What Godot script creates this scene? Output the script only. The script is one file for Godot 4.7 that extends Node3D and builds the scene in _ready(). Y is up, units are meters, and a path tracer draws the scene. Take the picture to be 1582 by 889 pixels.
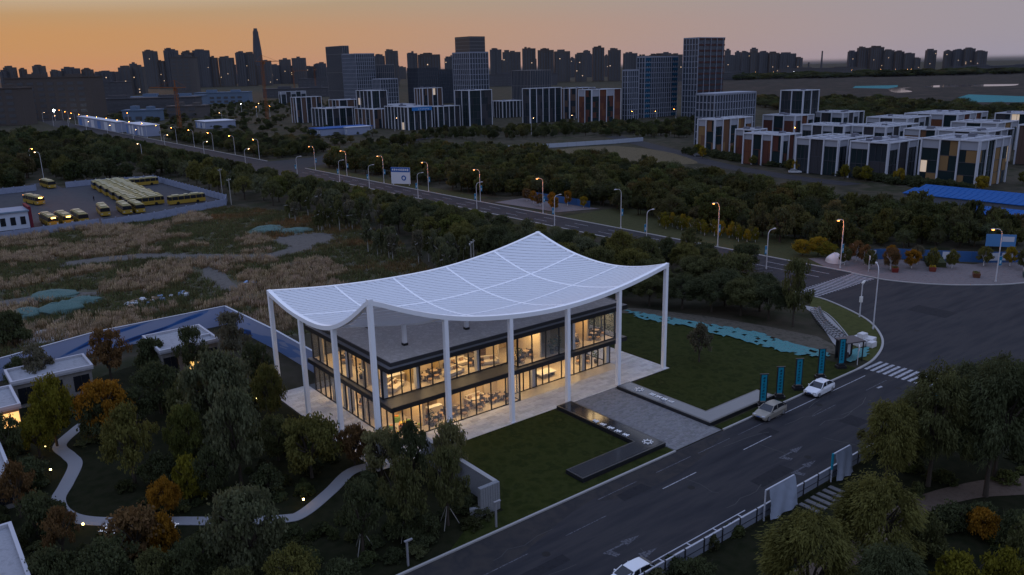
extends Node3D
# A glazed pavilion under a white sail canopy at dusk, beside a wide road, with woods, a bus depot and a city skyline.

var used := {}
var mats := {}
var texs := {}
var rng := RandomNumberGenerator.new()
var lamp_count := 0

# ---------------------------------------------------------------- mesh building
class MB:
	var v := PackedVector3Array()
	var c := PackedColorArray()
	var ix := PackedInt32Array()
	var uv := PackedVector2Array()
	func pt(p: Vector3, col: Color, t := Vector2.ZERO) -> int:
		v.push_back(p); c.push_back(col); uv.push_back(t)
		return v.size() - 1
	func tri(a: Vector3, b: Vector3, d: Vector3, col := Color.WHITE) -> void:   # counter-clockwise seen from outside
		var i := v.size()
		v.push_back(a); v.push_back(b); v.push_back(d)
		for k in 3: c.push_back(col); uv.push_back(Vector2.ZERO)
		ix.push_back(i); ix.push_back(i + 2); ix.push_back(i + 1)
	func quad(a: Vector3, b: Vector3, d: Vector3, e: Vector3, col := Color.WHITE) -> void:
		var i := v.size()
		v.push_back(a); v.push_back(b); v.push_back(d); v.push_back(e)
		for k in 4: c.push_back(col)
		uv.push_back(Vector2(0, 1)); uv.push_back(Vector2(1, 1)); uv.push_back(Vector2(1, 0)); uv.push_back(Vector2(0, 0))
		ix.append_array(PackedInt32Array([i, i + 2, i + 1, i, i + 3, i + 2]))
	func hexa(p: Array, col := Color.WHITE) -> void:   # p: four bottom corners, four top corners, counter-clockwise from above
		quad(p[3], p[2], p[1], p[0], col); quad(p[4], p[5], p[6], p[7], col)
		for k in 4:
			var n := (k + 1) % 4
			quad(p[k], p[n], p[n + 4], p[k + 4], col)
	func box(at: Vector3, s: Vector3, col := Color.WHITE, b := Basis.IDENTITY) -> void:
		var p := []
		for y in [-0.5, 0.5]:
			for q in [Vector2(-.5, .5), Vector2(.5, .5), Vector2(.5, -.5), Vector2(-.5, -.5)]:
				p.append(at + b * Vector3(q.x * s.x, y * s.y, q.y * s.z))
		hexa(p, col)
	func span(lo: Vector3, hi: Vector3, col := Color.WHITE) -> void:
		box((lo + hi) / 2.0, hi - lo, col)
	func beam(a: Vector3, b: Vector3, w: float, h: float, col := Color.WHITE) -> void:   # a box along a line, its top on the line's height + h/2
		var d := (b - a).normalized()
		var side := d.cross(Vector3.UP)
		side = (side if side.length() > 0.01 else Vector3.RIGHT).normalized()
		var up := side.cross(d).normalized()
		box((a + b) / 2.0, Vector3(w, h, a.distance_to(b)), col, Basis(side, up, -d))
	func tube(pts: Array, radii: Array, sides := 8, col := Color.WHITE, cap := true) -> void:
		var first: int = v.size()
		for k in pts.size():
			var d: Vector3 = (pts[mini(k + 1, pts.size() - 1)] - pts[maxi(k - 1, 0)]).normalized()
			var x := d.cross(Vector3.FORWARD if absf(d.z) < 0.9 else Vector3.RIGHT).normalized()
			var y := d.cross(x)
			for s in sides:
				var a := TAU * s / sides
				pt(pts[k] + (x * cos(a) + y * sin(a)) * radii[k], col)
		for k in pts.size() - 1:
			for s in sides:
				var a := first + k * sides + s
				var b := first + k * sides + (s + 1) % sides
				ix.append_array(PackedInt32Array([a, b + sides, b, a, a + sides, b + sides]))
		if cap:
			for e in [0, pts.size() - 1]:
				var m := pt(pts[e], col)
				for s in sides:
					var a: int = first + e * sides + s
					var b: int = first + e * sides + (s + 1) % sides
					ix.append_array(PackedInt32Array([m, a, b] if e == 0 else [m, b, a]))
	func lathe(prof: Array, sides := 12, at := Vector3.ZERO, col := Color.WHITE) -> void:   # prof: Vector2(radius, height)
		var first := v.size()
		for q in prof:
			for s in sides:
				pt(at + Vector3(cos(TAU * s / sides) * q.x, q.y, sin(TAU * s / sides) * q.x), col)
		for k in prof.size() - 1:
			for s in sides:
				var a := first + k * sides + s
				var b := first + k * sides + (s + 1) % sides
				ix.append_array(PackedInt32Array([a, b, b + sides, a, b + sides, a + sides]))
	func sheet(pts: Array, y: float, col := Color.WHITE) -> void:   # pts: Vector2(x, z)
		var poly := PackedVector2Array(pts)
		var t := Geometry2D.triangulate_polygon(poly)
		var i := v.size()
		for p in poly: pt(Vector3(p.x, y, p.y), col)
		for k in range(0, t.size(), 3):
			var a := poly[t[k]]; var b := poly[t[k + 1]]; var d := poly[t[k + 2]]
			if (b - a).cross(d - a) > 0: ix.append_array(PackedInt32Array([i + t[k], i + t[k + 1], i + t[k + 2]]))
			else: ix.append_array(PackedInt32Array([i + t[k], i + t[k + 2], i + t[k + 1]]))
	func prism(pts: Array, y0: float, y1: float, col := Color.WHITE) -> void:
		var poly := PackedVector2Array(pts)
		if Geometry2D.is_polygon_clockwise(poly): poly.reverse()
		sheet(Array(poly), y1, col)
		for k in poly.size():
			var a := poly[k]; var b := poly[(k + 1) % poly.size()]
			quad(Vector3(b.x, y0, b.y), Vector3(a.x, y0, a.y), Vector3(a.x, y1, a.y), Vector3(b.x, y1, b.y), col)
	func ribbon(pts: Array, w: float, y0: float, y1: float, col := Color.WHITE) -> void:   # a strip of width w along Vector2 points, with sides
		for k in pts.size() - 1:
			var d: Vector2 = (pts[k + 1] - pts[k]).normalized()
			var n0: Vector2 = (((pts[k] - pts[k - 1]).normalized() + d).normalized() if k > 0 else d).orthogonal() * w / 2
			var n1: Vector2 = ((d + (pts[k + 2] - pts[k + 1]).normalized()).normalized() if k < pts.size() - 2 else d).orthogonal() * w / 2
			var q := [pts[k] + n0, pts[k] - n0, pts[k + 1] - n1, pts[k + 1] + n1]
			var p := []
			for y in [y0, y1]:
				for s in [0, 3, 2, 1]: p.append(Vector3(q[s].x, y, q[s].y))
			if (p[1] - p[0]).cross(p[3] - p[0]).y < 0:
				p = [p[3], p[2], p[1], p[0], p[7], p[6], p[5], p[4]]
			hexa(p, col)
	func mesh(smooth := false) -> ArrayMesh:
		var a := []
		a.resize(Mesh.ARRAY_MAX)
		a[Mesh.ARRAY_VERTEX] = v; a[Mesh.ARRAY_COLOR] = c; a[Mesh.ARRAY_TEX_UV] = uv; a[Mesh.ARRAY_INDEX] = ix
		if smooth:
			var n := PackedVector3Array()
			n.resize(v.size())
			for k in range(0, ix.size(), 3):
				var f := (v[ix[k + 2]] - v[ix[k]]).cross(v[ix[k + 1]] - v[ix[k]])
				for j in 3: n[ix[k + j]] += f
			for k in n.size(): n[k] = n[k].normalized()
			a[Mesh.ARRAY_NORMAL] = n
		var m := ArrayMesh.new()
		m.add_surface_from_arrays(Mesh.PRIMITIVE_TRIANGLES, a)
		return m

# ---------------------------------------------------------------- nodes
func numbered(called: String) -> String:
	var n: int = used.get(called, 0)
	used[called] = n + 1
	return called if n == 0 else "%s_%03d" % [called, n]

func tag(o: Node, label: String, category := "", group := "", kind := "") -> Node:
	if label: o.set_meta("label", label)
	if category: o.set_meta("category", category)
	if group: o.set_meta("group", group)
	if kind: o.set_meta("kind", kind)
	return o

func thing(called: String, label: String, category: String, at := Vector3.ZERO, turn := 0.0, group := "") -> Node3D:
	var o := Node3D.new()
	o.name = numbered(called); add_child(o)
	o.position = at; o.rotation.y = turn
	tag(o, label, category, group)
	return o

func obj(called: String, mesh: Mesh, m: Material, parent: Node = null, at := Vector3.ZERO, turn := 0.0) -> MeshInstance3D:
	var o := MeshInstance3D.new()
	o.mesh = mesh; o.material_override = m
	o.position = at; o.rotation.y = turn
	o.name = numbered(called) if parent == null else called
	(self if parent == null else parent).add_child(o, true)
	return o

func setting(called: String, mesh: Mesh, m: Material, label: String) -> MeshInstance3D:
	var o := obj(called, mesh, m)
	tag(o, label, "", "", "structure")
	return o

func dup(o: Node3D, called: String, label: String, at: Vector3, turn := 0.0, group := "") -> Node3D:
	var r: Node3D = o.duplicate()
	r.name = numbered(called); add_child(r)
	r.position = at; r.rotation.y = turn
	r.set_meta("label", label)
	if group: r.set_meta("group", group)
	return r

func copies(called: String, mesh: Mesh, m: Material, where: Array, tints: Array, label: String, parent: Node = null) -> MultiMeshInstance3D:
	var mm := MultiMesh.new()
	mm.transform_format = MultiMesh.TRANSFORM_3D
	mm.use_colors = true
	mm.mesh = mesh
	mm.instance_count = where.size()
	for k in where.size():
		mm.set_instance_transform(k, where[k])
		mm.set_instance_color(k, tints[k])
	var o := MultiMeshInstance3D.new()
	o.multimesh = mm; o.material_override = m
	o.name = numbered(called) if parent == null else called
	(self if parent == null else parent).add_child(o, true)
	tag(o, label, "", "", "stuff")
	return o

func spot(at: Vector3, turn: float, s: float, sy := -1.0) -> Transform3D:
	return Transform3D(Basis(Vector3.UP, turn).scaled(Vector3(s, s if sy < 0 else sy, s)), at)

# ---------------------------------------------------------------- materials (colours are linear base colours)
func lin(r: float, g: float, b: float) -> Color:
	return Color(r, g, b).linear_to_srgb()

func mat(called: String, r: float, g: float, b: float, rough := 0.8, metal := 0.0) -> StandardMaterial3D:
	if mats.has(called): return mats[called]
	var m := StandardMaterial3D.new()
	m.resource_name = called
	m.albedo_color = lin(r, g, b); m.roughness = rough; m.metallic = metal
	m.vertex_color_use_as_albedo = true
	if rough >= 0.7: m.metallic_specular = 0.2
	mats[called] = m
	return m

func noise_tex(called: String, freq: float, stops: Array, size := 512, kind := FastNoiseLite.TYPE_SIMPLEX_SMOOTH, octaves := 5, sd := 3) -> NoiseTexture2D:
	if texs.has(called): return texs[called]
	var n := FastNoiseLite.new()
	n.noise_type = kind; n.frequency = freq; n.fractal_octaves = octaves; n.seed = sd; n.fractal_gain = 0.55
	var g := Gradient.new()
	g.offsets = PackedFloat32Array(range(stops.size()).map(func(k): return k / float(stops.size() - 1)))
	g.colors = PackedColorArray(stops.map(func(s): return lin(s[0], s[1], s[2])))
	var t := NoiseTexture2D.new()
	t.width = size; t.height = size; t.seamless = true; t.noise = n; t.color_ramp = g
	texs[called] = t
	return t

# a ground or wall whose colour varies: a coarse pattern of `tile` metres multiplied by a fine one of `fine` metres
func ground_mat(called: String, stops: Array, tile: float, fine: float, rough := 0.95, contrast := 0.35, freq := 0.012, bump := 0.0) -> StandardMaterial3D:
	if mats.has(called): return mats[called]
	var m := StandardMaterial3D.new()
	m.resource_name = called
	m.albedo_texture = noise_tex(called, freq, stops)
	m.uv1_triplanar = true; m.uv1_world_triplanar = true; m.uv1_scale = Vector3.ONE / tile
	m.detail_enabled = true
	m.detail_blend_mode = BaseMaterial3D.BLEND_MODE_MUL
	var lo := 1.0 - contrast
	m.detail_albedo = noise_tex("fine_%d" % int(contrast * 100), 0.06, [[lo, lo, lo], [1, 1, 1], [1, 1, 1]], 512, FastNoiseLite.TYPE_SIMPLEX, 4, 9)
	m.detail_uv_layer = BaseMaterial3D.DETAIL_UV_2
	m.uv2_triplanar = true; m.uv2_world_triplanar = true; m.uv2_scale = Vector3.ONE / fine
	m.roughness = rough
	m.metallic_specular = 0.2 if rough >= 0.7 else 0.5
	m.vertex_color_use_as_albedo = true
	if bump > 0:
		m.heightmap_enabled = true; m.heightmap_scale = bump
		m.heightmap_texture = m.detail_albedo
	mats[called] = m
	return m

func glow(called: String, r: float, g: float, b: float, e: float) -> StandardMaterial3D:
	if mats.has(called): return mats[called]
	var m := mat(called, 0.5, 0.5, 0.5)
	m.emission_enabled = true; m.emission = lin(r, g, b); m.emission_energy_multiplier = e
	return m

func pane_mat(called: String, r: float, g: float, b: float, a: float) -> StandardMaterial3D:
	if mats.has(called): return mats[called]
	var m := mat(called, r, g, b, 0.03)
	m.albedo_color.a = a
	m.transparency = BaseMaterial3D.TRANSPARENCY_ALPHA
	return m

func light_at(at: Vector3, col: Color, energy: float, size := 0.15) -> void:
	var l := OmniLight3D.new()
	l.name = "lamp_light_%03d" % lamp_count
	lamp_count += 1
	add_child(l)
	l.position = at; l.light_color = col; l.light_energy = energy; l.light_size = size
	l.omni_range = 60.0; l.omni_attenuation = 2.0; l.shadow_enabled = true

func area_at(at: Vector3, w: float, d: float, col: Color, energy: float) -> void:   # shines straight down
	var l := AreaLight3D.new()
	l.name = "ceiling_light_%03d" % lamp_count
	lamp_count += 1
	add_child(l)
	l.position = at; l.rotation.x = -PI / 2
	l.area_size = Vector2(w, d); l.light_color = col; l.light_energy = energy
	l.area_range = 40.0; l.area_attenuation = 2.0; l.shadow_enabled = true

func nth(k: int) -> String:
	return ["first", "second", "third", "fourth", "fifth", "sixth", "seventh", "eighth", "ninth", "tenth"][k] if k < 10 else "%dth" % (k + 1)

func rf(a: float, b: float) -> float:
	return rng.randf_range(a, b)

# ---------------------------------------------------------------- camera, sky, haze
func sky_colour(az: float, el: float) -> Color:   # linear radiance; az in degrees from -z towards +x, el in degrees above the horizon
	var off := absf(wrapf(az - 4.0, -180.0, 180.0))
	var west := clampf(1.0 - off / 78.0, 0.0, 1.0)
	west = west * west * (3 - 2 * west)
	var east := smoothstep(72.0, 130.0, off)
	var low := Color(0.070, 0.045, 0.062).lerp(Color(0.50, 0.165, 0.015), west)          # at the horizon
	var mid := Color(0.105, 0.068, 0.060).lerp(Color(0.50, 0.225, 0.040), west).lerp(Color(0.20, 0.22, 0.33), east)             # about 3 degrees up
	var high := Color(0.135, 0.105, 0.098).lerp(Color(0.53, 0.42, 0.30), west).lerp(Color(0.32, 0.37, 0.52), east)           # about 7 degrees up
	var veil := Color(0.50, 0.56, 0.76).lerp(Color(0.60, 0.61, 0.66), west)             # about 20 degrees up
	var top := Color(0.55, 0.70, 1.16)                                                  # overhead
	if el < 2.2: return low.lerp(mid, smoothstep(-1.0, 2.2, el))
	if el < 5.2: return mid.lerp(high, smoothstep(2.2, 5.2, el))
	if el < 20.0: return high.lerp(veil, smoothstep(5.2, 20.0, el))
	return veil.lerp(top, smoothstep(20.0, 60.0, el))

func light_and_camera() -> void:
	var cam := Camera3D.new()
	cam.name = "camera"
	add_child(cam)
	cam.position = Vector3(-34.57, 38.39, 66.16)
	cam.rotation_order = EULER_ORDER_YXZ
	cam.rotation_degrees = Vector3(-15.206, -37.986, -1.264)
	cam.fov = 39.078
	cam.near = 0.5; cam.far = 20000.0
	cam.current = true
	var w := 1024
	var h := 1024
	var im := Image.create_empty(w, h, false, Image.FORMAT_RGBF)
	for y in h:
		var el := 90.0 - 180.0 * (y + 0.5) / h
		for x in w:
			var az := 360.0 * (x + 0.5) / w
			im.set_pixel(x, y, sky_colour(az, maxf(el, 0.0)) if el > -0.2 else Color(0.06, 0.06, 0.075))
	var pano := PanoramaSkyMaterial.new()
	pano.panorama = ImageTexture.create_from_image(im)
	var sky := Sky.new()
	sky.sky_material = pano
	var env := Environment.new()
	env.background_mode = Environment.BG_SKY
	env.sky = sky
	env.tonemap_mode = Environment.TONE_MAPPER_LINEAR
	env.tonemap_exposure = 1.0
	env.sdfgi_enabled = true; env.ssao_enabled = true; env.ssil_enabled = true
	env.fog_enabled = true
	env.fog_density = 0.000004
	env.fog_light_color = Color(0.80, 0.84, 0.95)
	var we := WorldEnvironment.new()
	we.name = "world_environment"
	we.environment = env
	add_child(we)
	# the last glow of the sun that has just set, low in the north-west behind the skyline
	var sun := DirectionalLight3D.new()
	sun.name = "sun"
	add_child(sun)
	sun.rotation_degrees = Vector3(-3.0, -184.0, 0.0)
	sun.light_color = Color(1.0, 0.62, 0.35)
	sun.light_energy = 0.15
	sun.light_angular_distance = 12.0
	sun.shadow_enabled = true
	sun.sky_mode = DirectionalLight3D.SKY_MODE_LIGHT_ONLY

# ---------------------------------------------------------------- ground, roads, lawns
func V(a: Array) -> Array:   # flat list x, z, x, z ... to Vector2 points
	var o := []
	for k in range(0, a.size(), 2): o.append(Vector2(a[k], a[k + 1]))
	return o

func smooth_line(pts: Array, n := 6) -> Array:
	var o := []
	for k in pts.size() - 1:
		var p0: Vector2 = pts[maxi(k - 1, 0)]; var p1: Vector2 = pts[k]; var p2: Vector2 = pts[k + 1]; var p3: Vector2 = pts[mini(k + 2, pts.size() - 1)]
		for j in n:
			o.append(p1.cubic_interpolate(p2, p0, p3, j / float(n)))
	o.append(pts[-1])
	return o

func flat(called: String, pts: Array, y: float, m: Material, label: String) -> MeshInstance3D:
	var b := MB.new()
	b.sheet(pts, y)
	return setting(called, b.mesh(), m, label)

func kerb(pts: Array, label: String, w := 0.22, h := 0.14, y0 := -0.02) -> void:
	var b := MB.new()
	b.ribbon(pts, w, y0, h)
	setting("kerb", b.mesh(), mat("kerb_stone", 0.30, 0.29, 0.28, 0.9), label)

func marking(pts: Array, m: Material) -> MeshInstance3D:
	var b := MB.new()
	b.sheet(pts, 0.006)
	var o := obj("road_marking", b.mesh(), m)
	tag(o, "", "", "", "structure")
	return o

func dash(a: Vector2, b: Vector2, w: float, m: Material, label: String) -> void:
	var n := (b - a).normalized().orthogonal() * w / 2
	tag(marking([a + n, b + n, b - n, a - n], m), label)

var junction_near: Array
var junction_far: Array

func ground() -> void:
	var soil := ground_mat("soil", [[0.016, 0.018, 0.010], [0.030, 0.029, 0.018], [0.055, 0.046, 0.032], [0.024, 0.027, 0.013], [0.065, 0.055, 0.040]], 90.0, 5.0, 1.0, 0.5, 0.010)
	var b := MB.new()
	b.sheet(V([-6000, -9000, 9000, -9000, 9000, 4000, -6000, 4000]), -0.06)
	setting("ground", b.mesh(), soil, "dark rough ground under everything out to the horizon")
	var asphalt := ground_mat("asphalt", [[0.021, 0.021, 0.025], [0.029, 0.029, 0.033], [0.040, 0.038, 0.040], [0.026, 0.026, 0.031]], 38.0, 1.1, 0.85, 0.3, 0.008)
	asphalt.uv1_scale = Vector3(1 / 70.0, 1 / 20.0, 1 / 9.0)
	junction_near = smooth_line(V([85.9, -6.5, 86.0, -4.3, 84.2, 0.3, 80.5, 6.7, 75.5, 11.4, 70.8, 14.2, 65.0, 16.1, 60.3, 16.6]), 5)
	junction_far = smooth_line(V([105.5, -10.4, 105.0, -6.4, 105.2, -2.4, 108.0, 3.6, 112.6, 8.6, 120.0, 13.6, 140.0, 20.0]), 5)
	flat("front_road", V([-140, 16.6, 60.3, 16.6, 60.3, 28.6, -140, 28.6]), 0.0, asphalt, "grey asphalt road running past the pavilion's forecourt")
	var j := junction_near.duplicate()
	j.reverse()
	j.append_array([Vector2(96, -6.5)])
	j.append_array(junction_far)
	j.append_array(V([140, 60, 108, 62, 98, 44, 84, 33, 60.3, 28.6]))
	flat("junction_road", j, 0.0, asphalt, "wide dark asphalt junction where the two roads meet")
	flat("main_road", V([85.9, -6.5, 96, -6.5, 105.5, -10.4, 105.5, -700, 128, -1000, 175, -1750, 162, -1750, 110, -1000, 88, -700, 88, -237, 92, -226, 96.0, -205, 96.0, -26, 92, -18]), 0.0, asphalt, "long straight main road lined with street lamps")
	flat("side_road", V([105.5, -288, 105.5, -250, 126, -264, 180, -308, 226, -338, 220, -352, 172, -324, 130, -290]), 0.0, asphalt, "side road leaving the main road at the far crossing")
	flat("campus_road", smooth_line(V([290, -262, 262, -210, 245, -178, 228, -150, 217, -125, 208, -95, 206, -70]), 4) + smooth_line(V([214, -68, 217, -95, 226, -124, 237, -147, 254, -174, 272, -208, 300, -260]), 4), 0.0, asphalt, "curving road along the front of the white framed buildings")
	# kerbs
	kerb(V([-140, 16.6, 24.9, 16.6]), "pale kerb between the left lawn and the front road")
	kerb(V([32.7, 16.6, 60.3, 16.6]), "pale kerb between the banner posts and the front road")
	var jn := junction_near.duplicate()
	jn.reverse()
	kerb(jn, "white kerb curving round the grass island to the zebra crossing", 0.3)
	kerb(junction_far, "pale kerb along the paved square beyond the junction", 0.3)
	kerb(V([105.6, -10.4, 105.6, -250]), "bright kerb on the far side of the main road", 0.35)
	kerb(V([105.6, -290, 105.6, -700]), "kerb of the main road past the far crossing", 0.35)
	kerb(V([95.8, -26, 95.8, -205]), "kerb on the near side of the main road", 0.3)
	kerb(V([-140, 28.75, 60, 28.75]), "kerb below the white panel fence", 0.22)
	# painted markings
	var paint := ground_mat("worn_paint", [[0.10, 0.10, 0.11], [0.26, 0.26, 0.28], [0.38, 0.38, 0.40], [0.15, 0.15, 0.165]], 7.0, 0.7, 0.8, 0.35, 0.03)
	var faded := ground_mat("faded_paint", [[0.025, 0.025, 0.030], [0.055, 0.055, 0.062], [0.13, 0.13, 0.145], [0.028, 0.028, 0.034]], 4.0, 0.6, 0.85, 0.5, 0.03)
	for k in 14:
		var z := 16.95 + k * 0.8
		tag(marking(V([61.0, z, 65.1, z, 65.1, z + 0.42, 61.0, z + 0.42]), paint), "white stripe of the zebra crossing on the front road")
	for k in 21:
		var x := 86.4 + k * 0.92
		tag(marking(V([x, -9.9, x + 0.42, -9.9, x + 0.42, -5.4 + k * 0.02, x, -5.4 + k * 0.02]), paint), "white stripe of the long crossing over the main road")
	for x in [12.2, 20.1, 26.4, 33.0, 39.8, 50.9]:
		dash(Vector2(x, 18.35), Vector2(x + (8.0 if x > 39 else 5.2), 18.3), 0.11, faded if x < 39 else paint, "white edge line beside the parked cars")
	for x in [-12.0, -3.0, 6.0, 18.2, 30.5, 43.0, 54.5]:
		dash(Vector2(x, 20.85), Vector2(x + 4.9, 20.8), 0.11, faded if x < 15 or x > 40 else paint, "white lane dash on the front road")
	for k in 18:
		for x in [99.2, 102.4]:
			dash(Vector2(x, -30.0 - k * 12.0), Vector2(x, -35.0 - k * 12.0), 0.16, paint, "white lane dash on the main road")
	for x in [98.5, 101.9]:
		dash(Vector2(x, -12.5), Vector2(x, -26.0), 0.18, paint, "solid white lane line before the long crossing")
	for k in 7:
		dash(Vector2(91.0 + k * 0.1, -24.0 - k * 2.1), Vector2(96.6, -21.0 - k * 2.1), 0.25, faded, "faded hatched marking beside the main road")
	for q in [[8.6, 24.8], [8.4, 27.0], [33.6, 24.3], [31.8, 26.9]]:   # lane arrows pointing back along the road
		var x: float = q[0]; var z: float = q[1]
		tag(marking(V([x - 2.0, z - 0.1, x + 0.3, z - 0.1, x + 0.3, z - 0.42, x + 2.2, z, x + 0.3, z + 0.42, x + 0.3, z + 0.1, x - 2.0, z + 0.1]), faded), "worn white lane arrow on the front road")
		tag(marking(V([x - 1.9, z + 0.12, x - 1.2, z + 0.12, x - 1.0, z + 0.9, x - 1.5, z + 1.0]), faded), "worn turn arrow on the front road")
	# wear on the front road: old patches, sandy dust along the kerb, manholes, sealed cracks
	var patch := ground_mat("road_patch", [[0.016, 0.016, 0.019], [0.024, 0.024, 0.027], [0.020, 0.020, 0.023]], 6.0, 0.8, 0.85, 0.3)
	var dust := ground_mat("road_dust", [[0.032, 0.030, 0.031], [0.042, 0.038, 0.036], [0.030, 0.029, 0.031], [0.048, 0.043, 0.039]], 16.0, 1.1, 0.95, 0.2, 0.01)
	rng.seed = 31
	for q in [[14.0, 18.9, 3.4, 1.2], [25.5, 25.2, 5.0, 1.5], [44.0, 23.4, 2.6, 2.2], [-2.0, 22.6, 6.0, 1.1], [52.0, 26.2, 4.4, 1.3], [35.0, 19.4, 2.0, 1.4], [72.0, 26.0, 7.0, 2.0], [90.0, 8.0, 4.0, 6.0]]:
		tag(flat("road_patch", V([q[0], q[1], q[0] + q[2], q[1] + rf(-0.1, 0.1), q[0] + q[2] + rf(-0.2, 0.2), q[1] + q[3], q[0] + rf(-0.2, 0.2), q[1] + q[3]]), 0.004, patch, ""), "darker repaired patch in the asphalt")
	for q in [[V([-16, 16.75, 22, 16.75, 17, 17.5, 9, 18.4, 2, 20.4, -6, 21.6, -16, 23]), "brownish sandy dust along the left kerb of the road"], [V([14, 17.1, 30, 16.8, 31, 17.5, 24, 19.6, 17, 19.9, 12, 18.6]), "dusty worn area in front of the paved drive"]]:
		flat("road_dust", smooth_line(q[0] + [q[0][0]], 3).slice(0, -1), 0.002 if q[0][0].x < 0 else 0.003, dust, q[1])
	for q in [[20.4, 22.4], [46.5, 19.6], [58.0, 23.0], [3.0, 21.8], [34.0, 26.0], [81.0, 14.0]]:
		var mh := MB.new()
		mh.lathe([Vector2(0.36, 0.0), Vector2(0.36, 0.008), Vector2(0.0, 0.009)], 14, Vector3(q[0], 0, q[1]))
		setting("manhole_cover", mh.mesh(), mat("iron_cover", 0.020, 0.019, 0.019, 0.7), "round iron manhole cover in the road")
	for k in 12:
		var c := Vector2(rf(-8, 58), rf(18.5, 27.5))
		var line: Array = [c]
		for step in 5: line.append(line[-1] + Vector2(rf(0.8, 1.8), rf(-0.5, 0.5)) if k % 3 else line[-1] + Vector2(rf(-0.4, 0.4), rf(0.5, 1.0)))
		line = line.filter(func(p): return p.y > 17.0 and p.y < 28.3)
		if line.size() < 3: continue
		var r := MB.new()
		r.ribbon(line, 0.07, -0.01, 0.0045)
		setting("sealed_crack", r.mesh(), mat("tar", 0.010, 0.010, 0.012, 0.6), "tar sealed crack in the asphalt")
	tag(marking(V([56.2, 21.2, 57.1, 21.3, 57.0, 21.6, 56.1, 21.5]), paint), "small white scrap lying on the road")
	# lawns
	var lawn := ground_mat("lawn", [[0.013, 0.018, 0.003], [0.020, 0.026, 0.005], [0.029, 0.034, 0.008], [0.015, 0.021, 0.004], [0.044, 0.043, 0.013]], 17.0, 0.9, 1.0, 0.55, 0.012)
	flat("left_lawn", V([4.5, 0.42, 22.6, 0.42, 22.6, 12.6, 13.2, 12.6, 13.2, 15.3, 25.0, 15.3, 25.0, 16.5, -3, 16.5, 0.6, 14.2, 4.5, 14.2]), 0.03, lawn, "dark clipped lawn left of the paved drive")
	flat("right_lawn", V([34.8, 0.9, 42.6, 0.42, 42.6, -10, 47, -30, 58, -26, 59, -6, 59.6, 5, 60.6, 15.5, 60.3, 16.5, 32.8, 16.5, 32.8, 15.4, 44.4, 15.4, 44.4, 12.7, 34.8, 12.7]), 0.03, lawn, "dark lawn right of the paved drive")
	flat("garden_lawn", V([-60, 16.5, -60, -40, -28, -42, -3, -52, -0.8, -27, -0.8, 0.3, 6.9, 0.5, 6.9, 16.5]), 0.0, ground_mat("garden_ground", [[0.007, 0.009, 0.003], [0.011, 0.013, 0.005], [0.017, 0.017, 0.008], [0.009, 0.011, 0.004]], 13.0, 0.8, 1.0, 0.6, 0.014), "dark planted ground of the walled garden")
	flat("island_lawn", junction_near.slice(0, junction_near.size() - 4) + V([64, 12.5, 68.0, 10.6, 73.4, 6.4, 78.7, 0.9, 80.4, -3.0]), 0.02, ground_mat("island_grass", [[0.040, 0.045, 0.014], [0.055, 0.060, 0.018], [0.066, 0.068, 0.024]], 9.0, 0.7, 1.0, 0.45), "olive grass island inside the curved kerb")
	flat("verge_grass", V([106, -11, 112, -4, 125, -16, 128, -60, 128, -92, 106, -92]), 0.02, ground_mat("verge", [[0.030, 0.034, 0.014], [0.052, 0.052, 0.022], [0.038, 0.042, 0.018]], 12.0, 0.8, 1.0, 0.5), "grass verge beyond the main road")
	flat("verge_grass", V([106, -132, 112, -132, 112, -250, 106, -250]), 0.02, mats["verge"], "far stretch of the grass verge")
	# bark-brown bank below the willows and the netted strip beside the lawn
	flat("earth_bank", V([44, -40, 60.2, -19.8, 64.4, -10, 66.6, -2, 68, 6, 66.6, 9.4, 63, 12.2, 62.8, 7, 63.2, -1.5, 60.6, -9, 56.4, -19.8, 46, -33]), 0.045, ground_mat("bank", [[0.06, 0.052, 0.04], [0.10, 0.088, 0.07], [0.045, 0.042, 0.03]], 11.0, 0.8, 1.0, 0.5), "bare brown earth along the foot of the willows")
	flat("island_path", smooth_line(V([80.2, -5.6, 78.2, -1.6, 70.4, 6.0, 66.4, 9.8, 67.2, 11.0, 68.4, 11.1, 73.3, 6.7, 78.6, 1.1, 80.6, -2.6]), 3), 0.035, mat("path_grey", 0.26, 0.25, 0.25), "narrow pale path where the shared bikes stand")
	kerb(smooth_line(V([80.6, -2.4, 78.8, 1.2, 73.5, 6.8, 68.6, 11.2]), 4), "thin kerb beside the row of shared bikes", 0.14, 0.1)
	# far side paved square
	flat("paved_square", junction_far.slice(0, junction_far.size()) + V([150, 20, 150, 8, 128, 2, 122.5, -8, 118, -18, 110, -22, 106.2, -16]), 0.03, ground_mat("square_paving", [[0.10, 0.085, 0.085], [0.15, 0.13, 0.13], [0.12, 0.105, 0.105]], 8.0, 0.9, 0.9, 0.3), "grey paved square with planters beyond the junction")
	flat("paved_terrace", V([108, -124, 119, -124, 122, -94, 110, -98]), 0.03, mats["square_paving"], "small paved terrace with orange trees beyond the main road")
	# right foreground park
	flat("park_ground", V([-140, 28.9, 60, 28.9, 84, 33, 98, 44, 108, 62, 108, 120, -140, 120]), 0.0, mats["garden_ground"], "dark park ground behind the panel fence")
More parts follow.
